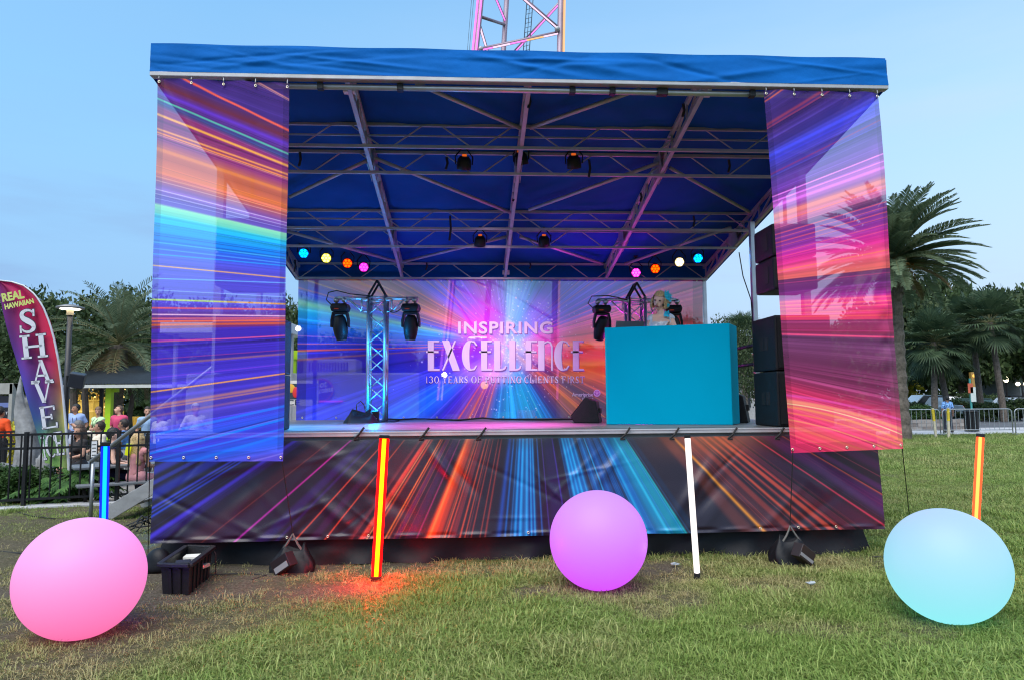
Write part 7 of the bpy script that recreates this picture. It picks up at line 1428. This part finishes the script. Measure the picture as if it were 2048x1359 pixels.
c = atD(641, 779, TD)-ta; c[1] = -.02; mb = MB(); mb.lathe([(0, 0), (.30, 0), (.30, .012), (0, .012)], seg=28); mb.v = [(v[0]+c[0], c[1]-v[2], v[1]*.92+c[2]) for v in mb.v]; lgo = mb.build('round_badge', mat('badge_pink', (.55, .16, .25), .6), trl)
mb = MB(); mb.lathe([(0, 0), (.26, 0), (.26, .004), (0, .004)], seg=28); mb.v = [(v[0]+c[0], c[1]-.013-v[2], v[1]*.92+c[2]) for v in mb.v]; mb.build('badge_centre', mat('badge_brown', (.16, .05, .10), .6), trl)
text3('Hot', (c[0]-.17, c[1]-.02, c[2]+.03), (1, 0, .18), (0, 0, 1), .32, .15, 'lettering', M_let2, trl); text3('Chocolate', (c[0]-.29, c[1]-.02, c[2]-.13), (1, 0, .18), (0, 0, 1), .58, .14, 'lettering', M_let2, trl)
zl_ = zpx(799, TD); MB().tube((-.2, -.05, zl_), (wT*.45, -.05, zl_), .02).build('neon_strip', emat('neon_pink', (1, .1, .7), 2.5), trl)
pj = g(586, 14.0, 0); sb = thing('sign_board', 'colourful food sign board in the gap beside the backdrop', 'sign', pj); z0, z1s = zpx(808, 14), zpx(757, 14); MB().box((-.22, 0, z0), (.5, .05, z1s)).build('panel', mat('sign_white', (.7, .66, .6), .5), sb, bevel=.006); MB().box((-.20, -.004, z0+.14), (.48, -.001, z1s-.06)).build('panel_print', mat('sign_dark', (.03, .05, .06), .5), sb)
mb = MB(); rg = np.random.default_rng(1); mb.ball((-.05, -.01, (z0+z1s)/2+.1), (.09, .01, .09), 12, 8); mb.build('cone_picture', mat('sign_yellow', (.75, .42, .03), .5), sb); mb = MB(); mb.ball((.05, -.015, (z0+z1s)/2+.02), (.06, .01, .11), 12, 8); mb.build('syrup_picture', mat('sign_red', (.7, .03, .03), .5), sb)
text3('ICE', (-.17, -.008, z0+.02), (1, 0, 0), (0, 0, 1), .30, .11, 'lettering', mat('sign_ink', (.03, .03, .05), .5), sb); mb = MB(); mb.tube((-.1, .02, 0), (-.1, .02, z0), .03); mb.tube((.4, .02, 0), (.4, .02, z0), .03); mb.build('leg', M_alud, sb)
pj = g(584, 17.5, 0); lpz = zpx(711, 17.5); t = thing('lime_beam', 'lime green post with a crossbeam in the gap beside the backdrop', 'post', pj); mb = MB(); mb.box((-.1, -.1, 0), (.1, .1, lpz)); mb.build('post', M_lime, t); MB().box((-.4, -.13, lpz-.05), (.35, .13, lpz+.17)).build('beam', M_lime, t)
pj = g(889, 15.5, 0); z = zpx(748, 15.5); t = thing('work_lamp', 'dazzling white work lamp on a stand shining through the backdrop', 'lamp', pj); mb = MB(); mb.tube((0, 0, 0), (0, 0, z-.1), .025); [mb.tube((0, 0, .4), (.4*math.cos(a), .4*math.sin(a), 0), .016) for a in (0, 2.1, 4.2)]; mb.build('stand', M_iron, t); mb = MB(); mb.ball((0, -.05, z), (.06, .04, .06), 14, 10); mb.build('lamp_face', emat('work_white', (1, .95, .8), 60), t); MB().box((-.12, -.02, z-.12), (.12, .08, z+.12)).build('housing', M_black, t, bevel=.02)
pj = g(969, 15.5, 0); z = zpx(769, 15.5); t = thing('globe_lamp', 'round yellow globe lamp shining through the middle of the backdrop', 'lamp', pj); MB().tube((0, 0, 0), (0, 0, z-.1), .03).build('pole', M_iron, t); mb = MB(); mb.ball((0, 0, z), .085, 14, 10); mb.build('globe', emat('globe_yellow', (1, .62, .05), 6), t, True)
pj = g(956, 15.2, 0); z = zpx(672, 15.2); t = thing('street_lamp', 'lamp post with a flat lit head shining through the upper middle of the backdrop', 'street lamp', pj); MB().tube((0, 0, 0), (0, 0, z), .06).build('pole', M_post, t); mb = MB(); mb.lathe([(0, .06), (.25, .02), (.26, -.01), (0, -.01)], seg=20); h_ = mb.build('lamp_head', M_alud, t); h_.location = (0, 0, z); mb = MB(); mb.lathe([(0, -.03), (.2, -.03), (.2, -.012), (0, -.012)], seg=20); mb.build('lamp_glass', emat('lamp_white', (1, .95, .9), 8), h_)
pj = g(1030, 17.0, 0); t = thing('booth_stall', 'plain pale stall with a coloured front behind the middle of the backdrop', 'stall', pj); MB().box((-1.3, 0, 0), (1.0, 1.6, 2.0)).build('stall_body', mat('stall_blue', (.10, .12, .22), .5), t, bevel=.03); MB().box((-.55, -.03, .1), (-.05, -.005, 1.3)).build('door', mat('stall_cyan', (.15, .55, .65), .5), t); MB().box((.05, -.03, .1), (.5, -.005, 1.35)).build('panel', mat('stall_mauve', (.45, .14, .40), .5), t); MB().box((-1.45, -.25, 2.0), (1.15, 1.7, 2.12)).build('roof', M_wh, t)
pj = g(1186, 38, 0); bq = thing('low_building', 'low pale hipped roof building seen through the right half of the backdrop', 'building', pj); zt_ = zpx(694, 38); mb = MB(); mb.box((-1.8, 0, 0), (3.4, 4, zt_-1.0)); mb.build('wall', mat('dull_plaster', (.36, .30, .28), .8), bq); mb = MB(); mb.add([(-2.3, -.4, zt_-1.05), (3.9, -.4, zt_-1.05), (3.9, 4.4, zt_-1.05), (-2.3, 4.4, zt_-1.05), (.2, 2, zt_), (1.2, 2, zt_)], [(0, 1, 5, 4), (1, 2, 5), (2, 3, 4, 5), (3, 0, 4), (3, 2, 1, 0)]); mb.build('roof', mat('roof_brown', (.17, .09, .08), .7), bq)
# white building seen in the gap beyond the booth
pj = g(1484, 48, 0); bw_ = thing('pale_building', 'pale building low in the gap right of the turquoise booth', 'building', pj); MB().box((-1.6, 0, 0), (2.5, 4, zpx(750, 48))).build('wall', mat('pale_plaster', (.55, .53, .5), .8), bw_); MB().box((-1.9, -.4, zpx(750, 48)), (2.8, 4.4, zpx(745, 48))).build('roof', mat('roof_grey', (.2, .19, .19), .7), bw_)
for k in range(3): MB().box((-1.1+k*1.1, -.03, 1.0), (-.5+k*1.1, -.005, 2.2)).build('window', mat('window_dark', (.03, .035, .04), .15), bw_)
# ------------------------------------------------------------------ right background
M_gal = mat('galvanised', (.46, .48, .50), .45, .7)
def barrier(lab, xa, xb, D):
    a, b = g(xa, D, .02), g(xb, D-.1, .02); t = thing('crowd_barrier', lab, 'barrier', a, 0, 'grey crowd barriers on the pavement'); d = b-a; L = np.linalg.norm(d); d /= L; n = np.array([-d[1], d[0], 0]); h = 1.06; r = .14
    pts = [V(0, 0, .06)+d*.05, V(0, 0, h-r)+d*.05]+[d*(.05+r*(1-math.cos(q)))+V(0, 0, h-r+r*math.sin(q)) for q in np.linspace(.2, 1.57, 5)]+[d*(L-.05-r*(1-math.sin(q)))+V(0, 0, h-r+r*math.cos(q)) for q in np.linspace(0, 1.37, 5)]+[d*(L-.05)+V(0, 0, h-r), d*(L-.05)+V(0, 0, .06)]
    MB().path(pts, .021, 8).build('frame', M_gal, t, True); MB().tube(d*.05+V(0, 0, .2), d*(L-.05)+V(0, 0, .2), .018).build('lower_rail', M_gal, t, True); mb = MB(); k_ = int(L/.19)
    for k in range(1, k_): mb.tube(d*L*k/k_+V(0, 0, .2), d*L*k/k_+V(0, 0, h), .010, seg=6)
    mb.build('vertical_bars', M_gal, t)
    for q in (.07, L-.07):
        mb = MB(); mb.bar(d*q-n*.3+V(0, 0, .015), d*q+n*.3+V(0, 0, .015), .04, .015); mb.tube(d*q+V(0, 0, .015), d*q+V(0, 0, .09), .02); mb.build('foot', M_gal, t)
barrier('grey crowd barrier directly right of the right banner', 1792, 1880, 29.4); barrier('grey crowd barrier in front of the walker and the bin', 1881, 2024, 29.2); barrier('grey crowd barrier cut by the right photo edge', 2025, 2170, 29.0); barrier('grey crowd barrier hidden behind the right banner', 1650, 1790, 29.8)
for lab, b, tp in (('pale wooden stake with a yellow painted top, leaning left', (1872, 874), (1865, 815)), ('pale wooden stake with a yellow painted top, standing straight', (1897.5, 875), (1896, 814))):
    B = atZ(*b, 0); T = atY(*tp, B[1]); t = thing('marker_stake', lab, 'stake', B, 0, 'yellow topped stakes'); d = T-B; MB().bar(d*-.03, d*.56, .085, .05).build('stake_body', mat('pale_wood', (.55, .49, .36), .8), t); MB().bar(d*.5602, d*.96, .088, .053).build('painted_band', mat('yellow_paint', (.62, .46, .03), .6, var=.3, vscale=12), t); MB().bar(d*.9602, d, .084, .05).build('stake_tip', mat('pale_wood', (.55, .49, .36), .8), t)
p = g(1940, 31.5, .02); bn = thing('litter_bin', 'tall black slatted litter bin behind the crowd barrier', 'litter bin', p); mb = MB(); n = 20
for k in range(n): a = 2*math.pi*k/n; mb.rbox((.27*math.cos(a), .27*math.sin(a), .46), (.03, .07, .86), rotz(a))
mb.build('slats', M_iron, bn); mb = MB(); mb.lathe([(0, .04), (.25, .04), (.25, .88), (0, .88)], seg=20); mb.build('liner', M_rub, bn); mb = MB(); mb.lathe([(.30, .88), (.31, .93), (.2, .99), (0, 1.0)], seg=20); mb.build('lid', M_black, bn, True)
pa_, pb_ = g(1700, 33.2, .02), g(1934, 33.4, .02); pw = thing('stone_planter', 'low block stone planter wall on the far pavement', 'planter', pa_); L = np.linalg.norm(pb_-pa_); mb = MB(); cp = MB(); rg = np.random.default_rng(9)
M_blk = leafmat('planter_blocks', (.16, .13, .115), (.34, .30, .27), 0)
for r_ in range(3):
    x = -(.25 if r_ % 2 else 0)
    while x < L:
        w = rg.uniform(.38, .62); mb.box((max(x, 0)+.006, rg.uniform(-.015, .015), r_*.17+.004), (min(x+w, L)-.006, .4, r_*.17+.164)); x += w
mb.build('blocks', M_blk, pw); MB().box((0, .05, .0), (L, 1.3, .46)).build('soil', mat('soil', (.06, .045, .035), .9), pw)
bush('low ground cover shrub over the stone planter beside the banner', 1830, 33.9, .45, 1.4, .4, .8, 98, .10, leafmat('hedge_leaves', (.025, .06, .012), (.06, .12, .03)), 50, 70)
# cars
def car(lab, px, D, rz, col, z=.03, kind='sedan', lit=False, s=1.0):
    t = thing('parked_car' if not lit else 'car', lab, 'car', g(px, D, z), rz, 'cars by the road'); M_p = mat('car_paint_%d_%d_%d' % tuple(int(c*255) for c in col), col, .25, .3, var=.02); M_gl = mat('car_glass', (.02, .025, .03), .08)
    Wd = .9*s; up = kind != 'sedan'
    prof = [(-2.25, .35), (-2.28, .72), (-2.15, .92), (-1.4, .98), (-.85, 1.40 if not up else 1.62), (.55, 1.44 if not up else 1.68), (1.25, 1.02), (2.1, .86), (2.27, .62), (2.25, .32)] if kind != 'pickup' else [(-2.5, .5), (-2.5, 1.05), (-.6, 1.08), (-.45, 1.75), (.8, 1.75), (1.35, 1.15), (2.45, 1.05), (2.5, .5)]
    body = [(x*s, z_*s) for x, z_ in prof]; mb = MB(); n = len(body); rows = []
    for y, k in ((-Wd, .97), (-Wd*.97, 1), (Wd*.97, 1), (Wd, .97)): rows += [(x*(k if abs(y) == Wd else 1), y*(1 if zz < 1.0*s else .80), zz) for x, zz in body]
    fs = [(r*n+i, r*n+(i+1) % n, (r+1)*n+(i+1) % n, (r+1)*n+i) for r in range(3) for i in range(n)]+[tuple(range(n-1, -1, -1)), tuple(range(3*n, 4*n))]; mb.add(rows, fs); mb.build('body', M_p, t, bevel=.03)
    cab = [(x, zz) for x, zz in body if zz > .95*s]
    for sgn in (-1, 1):
        xs = sorted(cab); pl_ = [(x*.9, sgn*(Wd*.81), .02+zz*.97) for x, zz in (xs if len(xs) > 2 else xs)]
        if len(pl_) >= 3: MB().prism(pl_, (0, sgn*.03, 0)).build('window', M_gl, t)
    for x in (-1.4*s, 1.4*s):
        for y in (-Wd+.05, Wd-.05):
            w = MB(); w.lathe([(0, -.1), (.2, -.11), (.31*s, -.1), (.33*s, -.06), (.33*s, .06), (.31*s, .1), (.2, .11), (0, .1)], seg=18); o = w.build('wheel', M_rub, t, True); o.rotation_euler = (R(90), 0, 0); o.location = (x, y, .33*s)
            r_ = MB(); r_.lathe([(0, -.115), (.18*s, -.115), (.18*s, .115), (0, .115)], seg=14); r_.build('rim', M_alud, o)
    for y in (-.62, .62):
        MB().cbox((2.24*s, y, .68*s), (.08, .3, .12)).build('headlight', emat('headlight_on', (1, .92, .75), 5) if lit else mat('lamp_clear', (.6, .6, .6), .2), t); MB().cbox((-2.25*s, y, .78*s), (.08, .28, .12)).build('tail_light', emat('tail_on', (1, .04, .02), 5 if lit else .9), t)
    return t
car('silver blue hatchback driving behind the shrubs beside the date palm', 1850, 50, R(178), (.36, .44, .50), .1, 'suv', True); car('black pickup truck parked behind the silver blue hatchback', 1858, 68, R(8), (.012, .012, .014), .04, 'pickup'); car('black off road car parked under the trees left of the leaning palm', 1828, 74, R(0), (.015, .015, .017), .04, 'suv'); car('white car parked behind the leaning cabbage palm', 1905, 66, R(70), (.6, .62, .64), .04, 'suv'); car('dark green car driving left with its headlights on behind the walker', 1945, 52, R(182), (.05, .085, .08), .1, 'sedan', True); car('silver car with red tail lights glowing behind the rightmost palm', 2024, 50, R(196), (.42, .44, .46), .1, 'sedan', True); car('black car parked at the right below the lamp post', 2024, 66, R(4), (.014, .014, .018), .04, 'suv'); car('dark car parked left of the black pickup truck', 1790, 70, R(80), (.02, .02, .024), .04, 'sedan')
car('car with a dazzling headlight seen through the right banner', 1767, 52, R(-80), (.05, .05, .06), .1, 'sedan', True)
# street lamp, sign post, traffic signal, corner building
p = g(2015, 64, .03); t = thing('street_lamp', 'small post top lamp glowing at the far right under the trees', 'street lamp', p); z = zpx(766, 64); MB().tube((0, 0, 0), (0, 0, z-.2), .07).build('pole', M_iron, t); mb = MB(); mb.ball((0, 0, z), (.2, .2, .28), 12, 9); mb.build('globe', emat('globe_warm', (1, .9, .65), 8), t, True)
p = g(2046, 60, .03); t = thing('street_lamp', 'twin globe lamp glowing at the right photo edge', 'street lamp', p); z = zpx(775, 60); MB().tube((0, 0, 0), (0, 0, z), .06).build('pole', M_iron, t); mb = MB(); [mb.ball((s*.35, 0, z), .17, 10, 8) for s in (-1, 1)]; mb.build('globe', emat('globe_warm', (1, .9, .65), 8), t, True); MB().tube((-.35, 0, z-.15), (.35, 0, z-.15), .03).build('arm', M_iron, t)
p = g(1942, 43, .1); t = thing('sign_post', 'teal street sign post with a white placard by the road', 'sign', p); z = zpx(766, 43); MB().tube((0, 0, 0), (0, 0, z), .06).build('post', mat('teal_paint', (.05, .30, .28), .5), t); MB().box((-.05, -.09, 1.2), (.28, -.065, 2.1)).build('placard', mat('sign_white2', (.6, .66, .62), .5), t); MB().box((-.2, -.09, z-.9), (.12, -.065, z-.3)).build('sign_plate', mat('sign_orange', (.55, .12, .06), .5), t)
p = g(1948, 58, .1); t = thing('traffic_signal', 'orange lit signal head above the hedge behind the sign post', 'traffic signal', p); z = zpx(772, 58); MB().tube((0, 0, 0), (0, 0, z), .06).build('pole', M_iron, t); MB().box((-.2, -.15, z-.6), (.2, .15, z+.8)).build('housing', mat('signal_ochre', (.35, .20, .05), .5), t, bevel=.03); mb = MB(); mb.ball((0, -.17, z+.5), (.13, .05, .13), 12, 8); mb.build('signal_light', emat('signal_amber', (1, .5, .1), 3), t)
p = g(2052, 66, .03); t = thing('corner_building', 'pale building corner with a tiled roof at the right photo edge', 'building', p); z = zpx(736, 66); MB().box((-.5, 0, 0), (6, 5, z)).build('wall', mat('blue_grey_plaster', (.42, .46, .50), .8), t); mb = MB(); mb.add([(-.9, -.4, z), (6.4, -.4, z), (6.4, 5.4, z), (-.9, 5.4, z), (2, 2.5, z+1.9), (4, 2.5, z+1.9)], [(0, 1, 5, 4), (1, 2, 5), (2, 3, 4, 5), (3, 0, 4), (3, 2, 1, 0)]); mb.build('roof', mat('tile_roof', (.24, .13, .11), .8, var=.3, vscale=8), t)
for k in range(2): MB().box((.0+k*1.6, -.04, z-2.2), (.8+k*1.6, -.005, z-.8)).build('window', mat('window_pane', (.10, .12, .14), .15), t)
# ------------------------------------------------------------------ grass: tufts scattered over the lawn (geometry nodes, one object)
def tuft(seed, n, h, spread, lean, w):
    rg = np.random.default_rng(seed); mb = MB()
    for i in range(n):
        a = rg.uniform(0, 2*math.pi); r = spread*rg.uniform(0, 1)**.5; o = V(r*math.cos(a), r*math.sin(a), -.01); L = h*rg.uniform(.5, 1.15); b = rg.uniform(0, 2*math.pi); le = lean*rg.uniform(.3, 1.3); d = V(math.cos(b), math.sin(b), 0); s = V(-math.sin(b+rg.normal(0, .6)), math.cos(b), 0)*w*rg.uniform(.7, 1.2)
        p1 = o+V(0, 0, L*.5)+d*L*le*.3; p2 = o+V(0, 0, L*(.95-.35*le))+d*L*le*.95; mb.add([o-s, o+s, p1+s*.85, p1-s*.85, p2], [(0, 1, 2, 3), (3, 2, 4)])
    return mb
M_grass = bpy.data.materials.new('grass_blades'); M_grass.use_nodes = True
def _gr(m):
    t = m.node_tree; b = t.nodes['Principled BSDF']; b.inputs['Roughness'].default_value = .55; b.inputs['Specular IOR Level'].default_value = .25
    dr = t.nodes.new('ShaderNodeAttribute'); dr.attribute_type = 'INSTANCER'; dr.attribute_name = 'dry'; ge = t.nodes.new('ShaderNodeNewGeometry')
    c1 = t.nodes.new('ShaderNodeValToRGB'); c1.color_ramp.elements[0].color = (.055, .125, .014, 1); c1.color_ramp.elements[1].color = (.27, .385, .085, 1); t.links.new(ge.outputs['Random Per Island'], c1.inputs['Fac'])
    c2 = t.nodes.new('ShaderNodeValToRGB'); c2.color_ramp.elements[0].color = (.13, .105, .04, 1); c2.color_ramp.elements[1].color = (.50, .43, .21, 1); t.links.new(ge.outputs['Random Per Island'], c2.inputs['Fac'])
    ad_ = t.nodes.new('ShaderNodeMath'); ad_.operation = 'MULTIPLY_ADD'; ad_.inputs[1].default_value = .5; t.links.new(ge.outputs['Random Per Island'], ad_.inputs[0]); sb_ = t.nodes.new('ShaderNodeMath'); sb_.operation = 'SUBTRACT'; sb_.inputs[1].default_value = .25; t.links.new(dr.outputs['Fac'], sb_.inputs[0]); t.links.new(sb_.outputs[0], ad_.inputs[2]); ad_.use_clamp = True
    mxx = t.nodes.new('ShaderNodeMixRGB'); t.links.new(ad_.outputs[0], mxx.inputs[0]); t.links.new(c1.outputs[0], mxx.inputs[1]); t.links.new(c2.outputs[0], mxx.inputs[2]); t.links.new(mxx.outputs[0], b.inputs['Base Color'])
    ts = t.nodes.new('ShaderNodeBsdfTranslucent'); t.links.new(mxx.outputs[0], ts.inputs['Color']); ms = t.nodes.new('ShaderNodeMixShader'); ms.inputs[0].default_value = .25; t.links.new(b.outputs[0], ms.inputs[1]); t.links.new(ts.outputs[0], ms.inputs[2]); t.links.new(ms.outputs[0], t.nodes['Material Output'].inputs['Surface'])
_gr(M_grass)
tc_ = bpy.data.collections.new('grass_tufts')
for i, a in enumerate(((18, .058, .075, 1.2, .0032), (16, .075, .07, 1.1, .0034), (22, .048, .085, 1.4, .0031), (14, .105, .06, 1.0, .0037), (12, .042, .09, 1.5, .0032))):
    me = tuft(200+i, *a).mesh('tuft'); me.materials.append(M_grass); tc_.objects.link(bpy.data.objects.new('tuft', me))
def scatter():
    rg = np.random.default_rng(77); P = []
    def zone(n, x0, x1, y0, y1, k):
        x = rg.uniform(x0, x1, n); y = rg.uniform(y0, y1, n); px, py = pix(np.stack([x, y, 0*x], -1)); ok = (px > -60) & (px < 2110) & (py < 1420) & (((np.stack([x, y, 0*x], -1)-CAM)@FW) > .5); P.append(np.stack([x[ok], y[ok], np.full(ok.sum(), k)], -1))
    zone(46000, -5.0, 5.2, -4.1, .55, 1.0); zone(26000, 3.4, 12, .0, 9, 1.15); zone(26000, 6, 24, 8, 21.6, 1.7); zone(5000, -9, -3.7, .3, 4.4, .9); zone(4000, 3.4, 8, -3, .5, 1.0)
    P = np.concatenate(P); x, y, k = P.T; ba = bare(x, y); ba = np.where(y > 3, .32*vnoise(x, y, .35, 8)+.12*vnoise(x, y, 1.1, 9), ba)
    keep = rg.uniform(0, 1, len(x)) > np.clip((ba-.18)*1.35, 0, .93); keep &= ~((np.abs(x) < 3.55) & (y > .05))
    x, y, k, ba = x[keep], y[keep], k[keep], ba[keep]; z = gz(x, y); hv = .45+.65*vnoise(x, y, 1.6, 12)+.35*vnoise(x, y, 5.5, 13); s = k*rg.uniform(.65, 1.25, len(x))*hv*(1-.35*ba); dry = np.clip(-.03+.95*ba+.6*(vnoise(x, y, .75, 14)-.50)+.3*(vnoise(x, y, 3.1, 15)-.4)+rg.normal(0, .10, len(x)), 0, 1)
    me = bpy.data.meshes.new('grass'); me.vertices.add(len(x)); me.vertices.foreach_set('co', np.stack([x, y, z], -1).astype(np.float32).ravel())
    for nm, v in (('size', s), ('dry', dry), ('turn', rg.uniform(0, 6.283, len(x))), ('tip', rg.normal(0, .12, len(x)))): a = me.attributes.new(nm, 'FLOAT', 'POINT'); a.data.foreach_set('value', v.astype(np.float32))
    a = me.attributes.new('pick', 'INT', 'POINT'); a.data.foreach_set('value', rg.choice(5, len(x), p=[.28, .22, .24, .10, .16]).astype(np.int32))
    o = bpy.data.objects.new('grass', me); COL.objects.link(o); tag(o, kind='stuff'); return o
grass = scatter()
ng = bpy.data.node_groups.new('grass_scatter', 'GeometryNodeTree'); ng.interface.new_socket('Geometry', in_out='INPUT', socket_type='NodeSocketGeometry'); ng.interface.new_socket('Geometry', in_out='OUTPUT', socket_type='NodeSocketGeometry')
N = ng.nodes; Lk = ng.links; gi = N.new('NodeGroupInput'); go = N.new('NodeGroupOutput'); mp_ = N.new('GeometryNodeMeshToPoints'); ip = N.new('GeometryNodeInstanceOnPoints'); ci = N.new('GeometryNodeCollectionInfo'); ci.inputs['Collection'].default_value = tc_; ci.inputs['Separate Children'].default_value = True; ci.inputs['Reset Children'].default_value = True
def na(n, tp='FLOAT'):
    q = N.new('GeometryNodeInputNamedAttribute'); q.data_type = tp; q.inputs['Name'].default_value = n; return q.outputs['Attribute']
cx = N.new('ShaderNodeCombineXYZ'); Lk.new(na('tip'), cx.inputs[0]); Lk.new(na('turn'), cx.inputs[2]); e2r = N.new('FunctionNodeEulerToRotation'); Lk.new(cx.outputs[0], e2r.inputs[0])
Lk.new(gi.outputs[0], mp_.inputs['Mesh']); Lk.new(mp_.outputs[0], ip.inputs['Points']); Lk.new(ci.outputs[0], ip.inputs['Instance']); ip.inputs['Pick Instance'].default_value = True; Lk.new(na('pick', 'INT'), ip.inputs['Instance Index']); Lk.new(e2r.outputs[0], ip.inputs['Rotation']); Lk.new(na('size'), ip.inputs['Scale']); Lk.new(ip.outputs[0], go.inputs[0])
md = grass.modifiers.new('scatter', 'NODES'); md.node_group = ng
